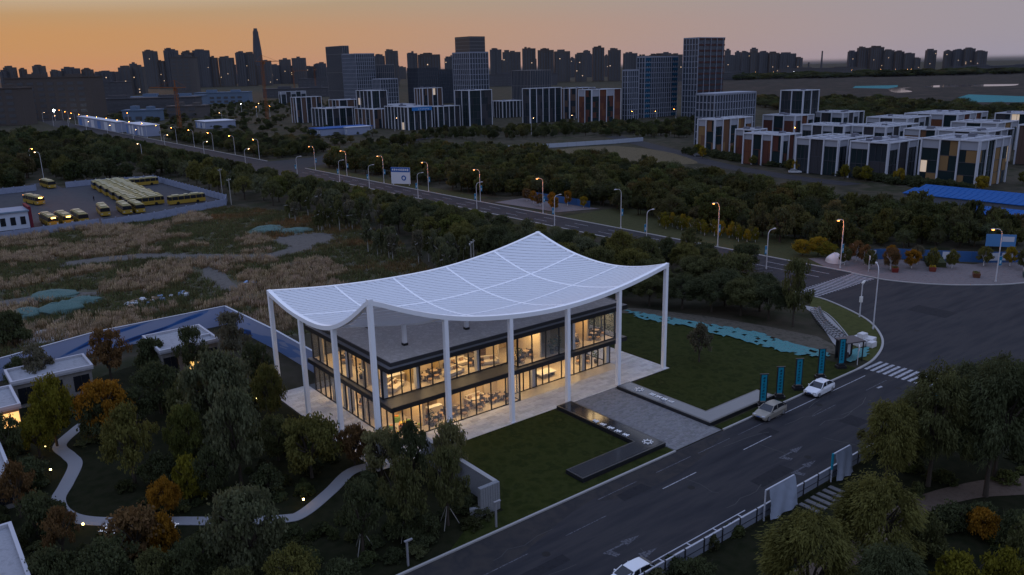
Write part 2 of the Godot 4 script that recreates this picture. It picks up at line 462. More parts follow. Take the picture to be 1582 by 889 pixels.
	flat("park_path", smooth_line(V([10, 37.3, 18.6, 38.6, 31.2, 38.5, 37.7, 40.0, 42.1, 42.7, 50, 48]), 4) + smooth_line(V([52, 45.4, 45.3, 41.0, 40.3, 38.4, 32.7, 36.4, 22, 36.6, 10, 35]), 4), 0.03, ground_mat("brown_path", [[0.080, 0.058, 0.045], [0.12, 0.090, 0.072], [0.095, 0.070, 0.055]], 6.0, 0.6, 1.0, 0.4), "brown gravel path curving through the park trees")
	for k in 6:
		var x := 25.2 + k * 0.95
		var s := MB.new()
		s.span(Vector3(x, 0.0, 30.6), Vector3(x + 0.5, 0.08, 32.6))
		setting("path_slab", s.mesh(), mat("step_grey", 0.12, 0.115, 0.115), "pale stepping slab between the fence and the park trees")
	# garden path: two curves of pale stone
	var gp := mat("garden_stone", 0.20, 0.20, 0.21)
	for q in [V([-20.6, -32.0, -21.9, -30.5, -24.0, -27.3, -23.7, -24.0, -23.6, -21.3, -25.2, -17.2, -26.4, -14.4, -26.4, -11.4, -25.2, -8.8, -22.1, -5.8, -18.9, -3.3, -15.5, -0.4, -11.4, 2.6, -9.6, 2.9, -6.0, 0.9, -2.5, -1.4, 0.5, -0.8])]:
		var r := MB.new()
		r.ribbon(smooth_line(q, 7), 1.35, 0.0, 0.05)
		setting("garden_path", r.mesh(), gp, "winding pale stone path through the dark garden")
	flat("field_ground", V([-60, -165, 8, -169, 23, -166, 46, -176, 56, -150, 60, -100, 46, -60, 44, -34, 8, -47, 6.7, -60, -13, -59, -27, -56, -60, -50]), -0.04, ground_mat("field_soil", [[0.050, 0.047, 0.028], [0.075, 0.070, 0.044], [0.100, 0.092, 0.066], [0.058, 0.058, 0.032], [0.085, 0.078, 0.056]], 34.0, 2.0, 1.0, 0.5, 0.012), "olive brown ground of the rough field")
	# dirt track over the field
	var dirt := ground_mat("dirt", [[0.070, 0.065, 0.058], [0.115, 0.107, 0.098], [0.090, 0.083, 0.075]], 12.0, 1.2, 1.0, 0.45)
	for q in [[V([-8, -124, 2.7, -123.6, 11.2, -119.5, 20.2, -109, 29.1, -101, 41, -105, 56, -112]), 6.0], [V([21, -108, 16.5, -98, 14, -88, 13.0, -78]), 4.0], [V([-60, -99, -21, -98, -12.7, -97, -6, -92]), 4.5]]:
		var r := MB.new()
		r.ribbon(smooth_line(q[0], 6), q[1], -0.035, 0.0 if q[1] < 5 else 0.012)
		setting("dirt_track", r.mesh(), dirt, "bare pale dirt track across the rough field" if q[1] > 5 else ("branch of the dirt track running down towards the blue wall" if q[1] < 4.2 else "dirt track at the left edge of the field"))
	flat("bare_patch", smooth_line(V([34, -116, 44, -122, 52, -112, 46, -104, 36, -106, 34, -116]), 4), 0.02, dirt, "pale bare patch at the end of the dirt track")
	flat("depot_yard", V([-40, -171, 10, -170.5, 24.2, -168.5, 47.1, -178.5, 50, -186, 47.5, -257, 26, -262, 18, -262, 18, -285, 11, -285, 10, -262, -40, -254]), 0.0, ground_mat("yard", [[0.034, 0.036, 0.044], [0.050, 0.052, 0.060], [0.042, 0.044, 0.052]], 25.0, 1.5, 0.8, 0.25), "grey concrete yard of the bus depot")
	# open land and ponds in the far right
	var dry := ground_mat("dry_land", [[0.024, 0.020, 0.017], [0.048, 0.034, 0.028], [0.020, 0.020, 0.016], [0.062, 0.044, 0.036], [0.027, 0.023, 0.019]], 240.0, 40.0, 1.0, 0.5, 0.012)
	flat("open_land", V([600, -400, 1200, -1150, 2600, -1600, 2800, -300, 760, -120, 620, -180]), 0.0, dry, "reddish open land beyond the white framed buildings")
	flat("pale_field", smooth_line(V([206, -206, 214, -222, 236, -228, 254, -218, 250, -184, 232, -152, 220, -142, 212, -158, 206, -206]), 3), 0.02, ground_mat("pale_grass", [[0.075, 0.06, 0.036], [0.11, 0.088, 0.052], [0.055, 0.048, 0.028]], 20.0, 2.5, 1.0, 0.5), "pale dry grass patch behind the far wood")
	var water := mat("pond_water", 0.02, 0.025, 0.03, 0.05)
	flat("pond", smooth_line(V([1270, -420, 1215, -495, 1160, -500, 1110, -470, 1150, -440, 1190, -400, 1270, -420]), 4), 0.03, water, "bright strip of water in the open land")
	flat("pond", smooth_line(V([1120, -500, 1060, -500, 1000, -470, 930, -425, 960, -420, 1040, -470, 1120, -500]), 4), 0.03, water, "thin pond left of the bright strip of water")
	var teal := ground_mat("teal_cover", [[0.02, 0.10, 0.11], [0.05, 0.19, 0.20], [0.03, 0.13, 0.14]], 50.0, 6.0, 1.0, 0.4)
	flat("netted_ground", V([737, -258, 753, -222, 862, -250, 900, -330, 820, -306]), 0.05, teal, "teal netted ground at the right edge of the open land")
	flat("netted_ground", V([1056, -500, 1072, -560, 1150, -600, 1200, -560, 1120, -520]), 0.05, teal, "faint teal netted strip far out on the open land")

# ---------------------------------------------------------------- the sail canopy
const BAY := 8.37
const SAIL := [[17.55, 14.25, 12.6, 12.05, 12.6, 14.1], [12.98, 11.5, 10.6, 10.4, 11.1, 12.3], [12.16, 11.1, 10.35, 10.4, 11.05, 12.55], [13.34, 12.4, 11.95, 12.0, 12.9, 14.55]]

func spline(p: Array, t: float) -> float:
	var n := p.size()
	var k := clampi(int(floor(t)), 0, n - 2)
	var f := t - k
	var p1: float = p[k]; var p2: float = p[k + 1]
	var p0: float = p[k - 1] if k > 0 else 2 * p1 - p2 + (p[2] - 2 * p2 + p1) * 0.8
	var p3: float = p[k + 2] if k < n - 2 else 2 * p2 - p1 + (p[n - 3] - 2 * p1 + p2) * 0.8
	return cubic_interpolate(p1, p2, p0, p3, f)

func sail(x: float, z: float) -> float:
	var rows := []
	for r in SAIL: rows.append(spline(r, x / BAY))
	return spline(rows, -z / BAY)

func canopy() -> void:
	var t := thing("sail_canopy", "large white slatted sail canopy with upswept corners on slim white columns", "canopy")
	var white := mat("white_steel", 0.80, 0.81, 0.84, 0.5)
	var slatm := mat("white_slat", 0.76, 0.78, 0.82, 0.6)
	slatm.backlight_enabled = true
	slatm.backlight = lin(0.6, 0.6, 0.6)
	var X := BAY * 5
	var Z := BAY * 3
	for k in 6:
		for j in 4:
			if k > 0 and k < 5 and j > 0 and j < 3: continue
			var b := MB.new()
			var x := k * BAY; var z := -j * BAY
			b.span(Vector3(x - 0.23, 0, z - 0.23), Vector3(x + 0.23, sail(x, z) - 0.15, z + 0.23), Color.WHITE)
			b.span(Vector3(x - 0.3, 0, z - 0.3), Vector3(x + 0.3, 0.06, z + 0.3), Color(0.8, 0.8, 0.8))
			obj("column", b.mesh(), white, t)
	# edge beams follow the edges of the sail
	for e in [[Vector2(0, 0), Vector2(X, 0)], [Vector2(X, 0), Vector2(X, -Z)], [Vector2(X, -Z), Vector2(0, -Z)], [Vector2(0, -Z), Vector2(0, 0)]]:
		var b := MB.new()
		sail_strip(b, e[0], e[1], 0.5, -0.42, 0.06, 36, 0.24)
		obj("edge_beam", b.mesh(), white, t)
	for k in range(1, 5):
		var b := MB.new()
		sail_strip(b, Vector2(k * BAY, -0.2), Vector2(k * BAY, -Z + 0.2), 0.30, -0.25, 0.075, 26, 0.0)
		obj("rib", b.mesh(), white, t)
	for k in range(1, 3):
		var b := MB.new()
		sail_strip(b, Vector2(0.2, -k * BAY), Vector2(X - 0.2, -k * BAY), 0.30, -0.255, 0.08, 40, 0.0)
		obj("rib", b.mesh(), white, t)
	# slats lie on the diagonal of the bays
	var step := 0.80
	var reach := (X + Z) / sqrt(2.0)
	var n := int(reach / step)
	for k in range(0, n + 1):
		var off := (k + 0.5) * step * sqrt(2.0) - Z      # slat runs where x + ... : z = x - Z - off shifted along the diagonal
		# points (x, z) with x - (z + Z) = off  ->  z = x - off - Z
		var x0 := maxf(0.15, off + 0.15)
		var x1 := minf(X - 0.15, off + Z - 0.15)
		if x1 - x0 < 0.5: continue
		var b := MB.new()
		sail_strip(b, Vector2(x0, x0 - off - Z), Vector2(x1, x1 - off - Z), 0.69, -0.05, 0.0, maxi(3, int((x1 - x0) / 1.1)), 0.0)
		obj("slat", b.mesh(), slatm, t)
	for k in range(1, 5):
		for j in range(1, 3):
			var x := k * BAY; var z := -j * BAY
			var b := MB.new()
			b.span(Vector3(x - 0.2, 9.15, z - 0.2), Vector3(x + 0.2, sail(x, z) - 0.2, z + 0.2))
			var o := obj("roof_post", b.mesh(), white, t)
			var s := MB.new()
			s.span(Vector3(x - 0.27, 8.9, z - 0.27), Vector3(x + 0.27, 9.17, z + 0.27))
			obj("post_shoe", s.mesh(), mat("black_metal", 0.012, 0.012, 0.014, 0.45), o)

func sail_strip(b: MB, p: Vector2, q: Vector2, w: float, lo: float, hi: float, n: int, out: float) -> void:
	var d := (q - p).normalized()
	var s := d.orthogonal() * w / 2
	var first := b.v.size()
	for k in n + 1:
		var c := p.lerp(q, k / float(n))
		if out > 0.0:
			if k == 0: c -= d * out
			if k == n: c += d * out
		for side in [-1.0, 1.0]:
			var r: Vector2 = c + s * side
			var y := sail(clampf(r.x, 0, BAY * 5), clampf(r.y, -BAY * 3, 0))
			if out > 0.0: y = sail(clampf(c.x, 0, BAY * 5), clampf(c.y, -BAY * 3, 0))
			b.pt(Vector3(r.x, y + lo, r.y), Color.WHITE)
			b.pt(Vector3(r.x, y + hi, r.y), Color.WHITE)
	for k in n:
		var a := first + k * 4
		for f in [[0, 1, 5, 4], [1, 3, 7, 5], [3, 2, 6, 7], [2, 0, 4, 6]]:
			b.ix.append_array(PackedInt32Array([a + f[0], a + f[1], a + f[2], a + f[0], a + f[2], a + f[3]]))
	for e in [first, first + n * 4]:
		b.ix.append_array(PackedInt32Array([e, e + 2, e + 3, e, e + 3, e + 1] if e == first else [e, e + 3, e + 2, e, e + 1, e + 3]))

# ---------------------------------------------------------------- the pavilion
func pavilion() -> void:
	var t := thing("glass_pavilion", "two storey glass pavilion with lit rooms and black bands below the sail canopy", "pavilion")
	var black := mat("black_metal", 0.012, 0.012, 0.014, 0.45)
	var band := mat("dark_band", 0.045, 0.047, 0.052, 0.55)
	var glass := pane_mat("window_glass", 0.9, 0.95, 0.95, 0.10)
	var stone := ground_mat("room_floor", [[0.36, 0.29, 0.20], [0.44, 0.36, 0.26], [0.40, 0.33, 0.23]], 6.0, 0.9, 0.35, 0.15)
	var white := mat("white_wall", 0.66, 0.64, 0.60, 0.6)
	var x0 := 4.05; var x1 := 38.15; var zf := -4.1; var zr := -6.1; var zb := -23.45
	var part := func(called: String, lo: Vector3, hi: Vector3, m: Material) -> MeshInstance3D:
		var b := MB.new()
		b.span(lo, hi)
		return obj(called, b.mesh(), m, t)
	part.call("ground_floor", Vector3(x0 - 0.1, 0.0, zb), Vector3(x1 + 0.1, 0.05, zf + 0.1), stone)
	# the slab between the storeys, a black band with a dark walkable top
	part.call("floor_band", Vector3(3.5, 3.72, -24.0), Vector3(38.68, 4.24, -3.55), black)
	part.call("band_top", Vector3(3.56, 4.24, -23.94), Vector3(38.62, 4.265, -3.61), ground_mat("slate", [[0.040, 0.040, 0.043], [0.062, 0.060, 0.062], [0.05, 0.05, 0.053]], 5.0, 0.6, 0.5, 0.3))
	part.call("ceiling", Vector3(x0, 3.5, zb), Vector3(x1, 3.72, zf), mat("ceiling_white", 0.62, 0.58, 0.52, 0.8))
	part.call("upper_floor", Vector3(x0 + 0.05, 4.265, zb), Vector3(20.9, 4.31, zr), stone)
	part.call("upper_floor", Vector3(20.9, 4.265, zb), Vector3(36.95, 4.31, zf - 0.05), stone)
	# roof: black fascia, a metal ledge, and a raised concrete deck with a dark rim
	part.call("roof_fascia", Vector3(3.5, 8.05, -24.0), Vector3(38.68, 8.56, -3.55), black)
	part.call("roof_ledge", Vector3(3.55, 8.56, -23.95), Vector3(38.63, 8.60, -3.6), mat("ledge_metal", 0.16, 0.165, 0.18, 0.5))
	part.call("roof_deck", Vector3(4.15, 8.60, -23.4), Vector3(38.05, 8.90, -4.2), ground_mat("roof_screed", [[0.40, 0.385, 0.375], [0.56, 0.54, 0.52], [0.48, 0.46, 0.445], [0.62, 0.60, 0.58], [0.43, 0.415, 0.40]], 9.0, 0.7, 0.95, 0.45, 0.014))
	for q in [[4.05, -4.2, 38.15, -4.05], [4.05, -23.55, 38.15, -23.4], [4.0, -23.4, 4.15, -4.2], [38.05, -23.4, 38.2, -4.2]]:
		part.call("roof_rim", Vector3(q[0], 8.60, q[1]), Vector3(q[2], 8.99, q[3]), mat("ledge_metal", 0.16, 0.165, 0.18, 0.5) if q[0] > 38 else mat("rim_dark", 0.03, 0.03, 0.033, 0.5))
	# glazing: mullions and one pane per bay
	var run := func(a: Vector2, b: Vector2, n: int, lo: float, hi: float) -> void:
		var d := (b - a) / n
		var side := d.normalized()
		for k in n + 1:
			var p := a + d * k
			var m := MB.new()
			m.box(Vector3(p.x, (lo + hi) / 2, p.y), Vector3(0.09, hi - lo, 0.16), Color.WHITE, Basis(Vector3.UP, -side.angle()))
			obj("mullion", m.mesh(), black, t)
			if k < n:
				var c := p + d / 2
				var g := MB.new()
				var l := d.length() / 2 - 0.046
				var e := Vector3(side.x * l, 0, side.y * l)
				g.quad(Vector3(c.x, lo + 0.09, c.y) - e, Vector3(c.x, lo + 0.09, c.y) + e, Vector3(c.x, hi - 0.03, c.y) + e, Vector3(c.x, hi - 0.03, c.y) - e)
				var o := obj("window_pane", g.mesh(), glass, t)
				var r := MB.new()
				r.box(Vector3(c.x, lo + 0.045, c.y), Vector3(l * 2 - 0.004, 0.09, 0.12), Color.WHITE, Basis(Vector3.UP, -side.angle()))
				obj("bottom_rail", r.mesh(), black, o)
	run.call(Vector2(x0, zf), Vector2(8.35, zf), 4, 0.05, 3.5)
	run.call(Vector2(8.36, zf), Vector2(21.15, zf), 6, 0.05, 3.5)
	run.call(Vector2(21.15, zf - 0.1), Vector2(21.15, zr), 1, 0.05, 3.5)
	run.call(Vector2(21.25, zr), Vector2(27.4, zr), 6, 0.05, 3.5)
	run.call(Vector2(27.41, zr), Vector2(31.65, zr), 2, 0.05, 3.5)
	run.call(Vector2(31.66, zr), Vector2(33.7, zr), 2, 0.05, 3.5)
	run.call(Vector2(33.71, zr), Vector2(38.1, zr), 4, 0.05, 3.5)
	run.call(Vector2(x0, zb + 0.1), Vector2(x0, zf - 0.1), 14, 0.05, 3.5)
	run.call(Vector2(x1, zr - 0.1), Vector2(x1, zb + 0.1), 8, 0.05, 3.5)
	run.call(Vector2(x0, zr), Vector2(8.7, zr), 4, 4.31, 8.05)
	run.call(Vector2(8.71, zr), Vector2(16.9, zr), 5, 4.31, 8.05)
	run.call(Vector2(16.91, zr), Vector2(20.9, zr), 2, 4.31, 8.05)
	run.call(Vector2(20.95, zr), Vector2(20.95, zf - 0.1), 1, 4.31, 8.05)
	run.call(Vector2(20.95, zf), Vector2(29.5, zf), 4, 4.31, 8.05)
	run.call(Vector2(29.51, zf), Vector2(37.0, zf), 4, 4.31, 8.05)
	run.call(Vector2(x0, zb + 0.1), Vector2(x0, zr - 0.1), 9, 4.31, 8.05)
	run.call(Vector2(37.0, zf - 0.1), Vector2(37.0, zb + 0.1), 8, 4.31, 8.05)
	# back wall and inner rooms
	part.call("back_wall", Vector3(x0, 0.05, zb - 0.2), Vector3(x1, 3.72, zb), band)
	part.call("back_wall", Vector3(x0, 4.27, zb - 0.2), Vector3(37.0, 8.05, zb), band)
	part.call("upper_ceiling", Vector3(x0, 7.9, zb), Vector3(37.0, 8.05, zf - 0.2), mat("ceiling_white", 0.62, 0.58, 0.52, 0.8))
	for q in [[8.6, -6.45, 4.31, 7.9], [16.8, -6.45, 4.31, 7.9], [4.45, -6.5, 4.31, 7.9], [29.9, -4.5, 4.31, 7.9], [25.1, -6.5, 0.05, 3.5], [33.5, -6.5, 0.05, 3.5], [37.8, -6.4, 0.05, 3.5], [4.5, -14.7, 0.05, 3.5], [4.5, -14.7, 4.31, 7.9], [21.6, -6.5, 0.05, 3.5]]:
		part.call("column", Vector3(q[0] - 0.27, q[2], q[1] - 0.27), Vector3(q[0] + 0.27, q[3], q[1] + 0.27), mat("grey_column", 0.42, 0.42, 0.44, 0.6))
	var woods := [mat("oak_panel", 0.36, 0.22, 0.09, 0.5), mat("cream_panel", 0.60, 0.48, 0.32, 0.7), mat("ochre_panel", 0.42, 0.29, 0.10, 0.6), mat("sand_panel", 0.52, 0.39, 0.23, 0.7), mat("walnut_panel", 0.16, 0.095, 0.045, 0.5)]
	rng.seed = 11
	for f in 2:
		var lo := 0.05 if f == 0 else 4.31
		var hi := 3.5 if f == 0 else 7.9
		var xe := 36.0 if f == 0 else 34.0
		var x := 5.2
		while x < xe:
			var w := rf(1.2, 3.2)
			var near := -8.1 if f == 0 else (-10.0 if x < 20.5 else -8.0)
			var deep: float = near - [0.0, 0.0, 0.5, 2.6][rng.randi() % 4] - rf(0.0, 0.2)
			if f == 0 and x > 21.0: deep = -11.6 - rf(0.0, 0.3)
			if x < 9.5 and f == 0: deep = -10.4
			part.call("wall_panel", Vector3(x, lo, -12.8), Vector3(minf(x + w, xe) - 0.02, hi, deep), woods[[0, 1, 2, 3, 1, 3, 4][rng.randi() % 7]])
			x += w
		for q in ([[8.6, 6.6], [14.6, 5.6], [21.0, 5.9]] if f == 0 else [[8.9, 4.2], [13.1, 3.2], [20.75, 4.6], [25.15, 7.3], [29.45, 7.3], [33.6, 6.6]]):
			part.call("partition", Vector3(q[0] - 0.1, lo, -12.2), Vector3(q[0] + 0.1, hi, -12.2 + q[1]), woods[rng.randi() % 4])
		var z := -22.6
		while z < -13.0:
			var w := rf(1.4, 2.6)
			part.call("wall_panel", Vector3(9.4 + rf(0.0, 0.2), lo, z), Vector3(10.0, hi, minf(z + w, -12.85) - 0.02), woods[rng.randi() % 4])
			z += w
		for zz in [-17.4]:
			part.call("partition", Vector3(6.4, lo, zz - 0.1), Vector3(9.4, hi, zz + 0.1), woods[3])
	# curtains: pleated cloth beside the glass of the left front
	for q in [[4.35, -22.0, 4.31, 7.88], [4.35, -19.4, 0.06, 3.48], [4.35, -11.2, 4.31, 7.88], [4.35, -16.6, 0.06, 3.48], [4.35, -8.4, 4.31, 7.88], [4.35, -12.0, 0.06, 3.48]]:
		var b := MB.new()
		for k in 8:
			b.span(Vector3(q[0] + (0.05 if k % 2 else 0.0), q[2], q[1] + k * 0.11), Vector3(q[0] + 0.1 + (0.05 if k % 2 else 0.0), q[3], q[1] + k * 0.11 + 0.108))
		obj("curtain", b.mesh(), mat("curtain_cloth", 0.52, 0.42, 0.28, 0.9), t)
	# lit ceilings: a glowing panel with an area light of its size just below
	var warm := Color(1.0, 0.86, 0.62)
	var lampm := glow("ceiling_lamp_glow", 1.0, 0.64, 0.30, 2.2)
	for q in [[6.6, -7.2, 0], [11.6, -6.2, 0], [17.6, -6.2, 0], [24.4, -8.2, 0], [29.6, -8.2, 0], [34.6, -8.2, 0], [6.7, -15.2, 0], [6.7, -20.4, 0], [6.6, -8.2, 1], [11.0, -8.2, 1], [16.8, -8.2, 1], [23.1, -6.2, 1], [31.5, -6.2, 1], [35.3, -6.2, 1], [6.7, -15.2, 1], [6.7, -20.4, 1]]:
		var y := 3.5 if q[2] == 0 else 7.9
		part.call("ceiling_lamp", Vector3(q[0] - 1.6, y - 0.035, q[1] - 1.3), Vector3(q[0] + 1.6, y - 0.004, q[1] + 1.3), lampm)
		area_at(Vector3(q[0], y - 0.06, q[1]), 3.2, 2.6, warm, 17.0 if q[0] < 30 or q[2] == 0 else 9.0)

# ---------------------------------------------------------------- furniture inside
func furniture() -> void:
	var dark := mat("seat_dark", 0.07, 0.055, 0.045, 0.8)
	var cream := mat("seat_cream", 0.55, 0.47, 0.36, 0.85)
	var tan := mat("seat_tan", 0.30, 0.18, 0.09, 0.8)
	var legm := mat("chair_leg", 0.05, 0.035, 0.025, 0.5)
	var chair := thing("tub_chair", "", "chair")
	var b := MB.new(); b.lathe([Vector2(0.0, 0.30), Vector2(0.32, 0.30), Vector2(0.34, 0.42), Vector2(0.30, 0.47), Vector2(0.0, 0.47)], 12); obj("seat", b.mesh(), tan, chair)
	b = MB.new()
	for k in 7:
		var a := PI * (0.08 + 0.84 * k / 6.0)
		b.box(Vector3(cos(a) * 0.34, 0.58, -sin(a) * 0.34), Vector3(0.2, 0.42, 0.07), Color.WHITE, Basis(Vector3.UP, a - PI / 2))
	obj("backrest", b.mesh(), dark, chair)
	for s in [[-1, -1], [1, -1], [-1, 1], [1, 1]]:
		b = MB.new(); b.tube([Vector3(s[0] * 0.24, 0, s[1] * 0.24), Vector3(s[0] * 0.18, 0.31, s[1] * 0.18)], [0.02, 0.025], 5); obj("leg", b.mesh(), legm, chair)
	var table := thing("round_table", "", "table")
	b = MB.new(); b.lathe([Vector2(0, 0.70), Vector2(0.44, 0.70), Vector2(0.45, 0.74), Vector2(0, 0.74)], 18); obj("tabletop", b.mesh(), mat("table_wood", 0.27, 0.19, 0.12, 0.4), table)
	b = MB.new(); b.lathe([Vector2(0.3, 0), Vector2(0.28, 0.03), Vector2(0.04, 0.06), Vector2(0.04, 0.7)], 10); obj("pedestal", b.mesh(), legm, table)
	var sofa := thing("sofa", "", "sofa")
	b = MB.new(); b.span(Vector3(-1.1, 0.12, -0.4), Vector3(1.1, 0.44, 0.45)); obj("seat", b.mesh(), cream, sofa)
	b = MB.new(); b.span(Vector3(-1.1, 0.3, -0.62), Vector3(1.1, 0.86, -0.405)); obj("backrest", b.mesh(), cream, sofa)
	for s in [-1, 1]:
		b = MB.new(); b.span(Vector3(s * 1.22 - 0.115, 0.12, -0.6), Vector3(s * 1.22 + 0.115, 0.62, 0.45)); obj("armrest", b.mesh(), cream, sofa)
		b = MB.new(); b.span(Vector3(s * 1.0 - 0.04, 0.0, -0.3), Vector3(s * 1.0 + 0.04, 0.12, 0.3)); obj("leg", b.mesh(), legm, sofa)
		b = MB.new(); b.box(Vector3(s * 0.6, 0.6, -0.3), Vector3(0.46, 0.4, 0.14), Color.WHITE, Basis(Vector3.RIGHT, -0.3)); obj("cushion", b.mesh(), tan, sofa)
	var first := [true, true, true]
	var place := func(proto: Node3D, n: int, called: String, label: String, at: Vector3, turn: float, group: String) -> void:
		if first[n]:
			first[n] = false
			proto.position = at; proto.rotation.y = turn
			tag(proto, label, "", group)
		else:
			dup(proto, called, label, at, turn, group)
	rng.seed = 5
	var sets := [[10.2, -6.0, 0], [12.4, -6.3, 0], [13.6, -5.6, 0], [15.9, -5.8, 0], [17.9, -6.4, 0], [19.6, -5.7, 0], [35.6, -8.6, 0], [10.4, -7.8, 1], [11.9, -8.3, 1], [14.4, -8.6, 1], [17.8, -8.2, 1], [22.2, -5.8, 1], [24.0, -6.4, 1], [31.0, -5.8, 1], [34.8, -5.8, 1], [36.0, -6.6, 1], [6.6, -9.6, 1], [6.8, -19.6, 1], [6.6, -15.0, 0]]
	sets.sort_custom(func(a, c): return a[0] < c[0])
	var counted := [0, 0]
	for q in sets:
		var y := 0.051 if q[2] == 0 else 4.311
		var where := "%s %s floor table from the left" % [nth(counted[q[2]]), "ground" if q[2] == 0 else "upper"]
		counted[q[2]] += 1
		place.call(table, 1, "round_table", "round wooden table, the " + where, Vector3(q[0], y, q[1]), 0.0, "tables inside the pavilion")
		var a0 := rf(-0.35, 0.35)
		for k in 4:
			var a := a0 + k * TAU / 4 + rf(-0.2, 0.2)
			place.call(chair, 0, "tub_chair", "dark tub chair on the %s side of the %s" % [["road", "right", "inner", "left"][k], where], Vector3(q[0] + sin(a) * 0.85, y, q[1] + cos(a) * 0.85), a, "tub chairs inside the pavilion")
	var spots := [[6.6, -7.8, 1, 0.6, "first window right of the front left corner"], [13.9, -7.2, 1, 0.2, "windows between the second and third front columns"], [18.9, -7.4, 1, -0.4, "window left of the upper terrace step"], [16.0, -9.2, 1, 0.0, "wall behind the third front column"], [17.0, -7.4, 0, 0.1, "wall behind the second front column"], [24.2, -10.4, 0, 0.0, "wall behind the entrance"], [31.9, -7.2, 1, 0.3, "wall of the last but one upper room"], [6.4, -12.8, 0, 1.5, "side windows near the front left corner"]]
	for s in spots:
		place.call(sofa, 2, "sofa", "cream sofa on the %s floor by the %s" % ["ground" if s[2] == 0 else "upper", s[4]], Vector3(s[0], 0.051 if s[2] == 0 else 4.311, s[1]), s[3], "cream sofas inside the pavilion")
	# counters, play cubes, plants, model table
	for q in [[30.4, -10.9, 0.051, 3.6, "long pale reception counter behind the ground floor entrance"], [11.2, -7.5, 0.051, 1.8, "shorter pale counter by the ground floor oak wall"], [7.2, -9.4, 4.311, 2.6, "pale bar counter on the upper floor near the front left corner"]]:
		var t := thing("reception_counter", q[4], "counter", Vector3(q[0], q[2], q[1]))
		b = MB.new(); b.span(Vector3(-q[3] / 2, 0, -0.3), Vector3(q[3] / 2, 1.0, 0.3)); obj("body", b.mesh(), mat("counter_front", 0.5, 0.38, 0.22, 0.5), t)
		b = MB.new(); b.span(Vector3(-q[3] / 2 - 0.05, 1.0, -0.35), Vector3(q[3] / 2 + 0.05, 1.06, 0.35)); obj("worktop", b.mesh(), mat("table_white", 0.62, 0.58, 0.5, 0.3), t)
	var cols := [[0.55, 0.20, 0.03, "orange"], [0.55, 0.42, 0.05, "yellow"], [0.20, 0.32, 0.05, "green"]]
	for q in [[6.3, -6.2, 0.9, 0], [7.4, -6.9, 0.6, 1], [5.4, -7.2, 0.5, 2], [8.0, -5.6, 0.45, 1], [6.9, -8.6, 0.7, 2], [5.2, -5.5, 0.4, 0]]:
		var c: Array = cols[q[3]]
		var t := thing("play_block", "%s soft play block %s, in the ground floor corner room" % [c[3], "biggest of the set" if q[2] > 0.8 else "about %d cm high" % int(q[2] * 100)], "play block", Vector3(q[0], 0.051, q[1]), rf(0, 1.5), "soft play blocks in the corner room")
		b = MB.new(); b.span(Vector3(-q[2] / 2, 0, -q[2] / 2), Vector3(q[2] / 2, q[2] * 0.9, q[2] / 2)); obj("cushion", b.mesh(), mat("play_" + c[3], c[0], c[1], c[2], 0.8), t)
		b = MB.new(); b.span(Vector3(-q[2] * 0.3, q[2] * 0.9, -q[2] * 0.3), Vector3(q[2] * 0.3, q[2] * 1.05, q[2] * 0.3)); obj("pad", b.mesh(), mat("play_" + cols[(q[3] + 1) % 3][3], cols[(q[3] + 1) % 3][0], cols[(q[3] + 1) % 3][1], cols[(q[3] + 1) % 3][2], 0.8), t)
	for q in [[5.2, -13.2, 4.311, "beside the upper left side window"], [22.0, -5.2, 4.311, "at the step of the upper terrace"], [27.0, -5.0, 4.311, "behind the middle of the upper front windows"], [28.2, -5.4, 4.311, "right beside another plant behind the upper front windows"], [9.2, -4.9, 0.051, "behind the ground floor front window near the play corner"], [36.6, -7.2, 0.051, "inside the right end of the ground floor"]]:
		var t := thing("potted_plant", "leafy potted plant " + q[3], "plant", Vector3(q[0], q[2], q[1]))
		b = MB.new(); b.lathe([Vector2(0.0, 0), Vector2(0.2, 0), Vector2(0.28, 0.5), Vector2(0.24, 0.5), Vector2(0.0, 0.46)], 10); obj("pot", b.mesh(), mat("seat_dark", 0.07, 0.055, 0.045, 0.8), t)
		b = MB.new()
		for k in 130:
			var p := Vector3(rf(-1, 1), rf(-1, 1), rf(-1, 1))
			if p.length() > 1: continue
			leaf(b, Vector3(0, 1.35, 0) + p * Vector3(0.55, 0.8, 0.55), 0.2, p, rf(0.6, 1.3))
		obj("foliage", b.mesh(), mat("plant_leaf", 0.05, 0.08, 0.02, 0.7), t)
	var mt := thing("display_table", "low white display table in the lit entrance hall", "table", Vector3(28.6, 0.051, -8.2))
	b = MB.new(); b.span(Vector3(-1.3, 0.5, -0.8), Vector3(1.3, 0.62, 0.8)); obj("tabletop", b.mesh(), mat("table_white", 0.62, 0.58, 0.5, 0.3), mt)
	for s in [-1, 1]:
		b = MB.new(); b.span(Vector3(s * 1.0 - 0.1, 0, -0.6), Vector3(s * 1.0 + 0.1, 0.5, 0.6)); obj("leg", b.mesh(), legm, mt)

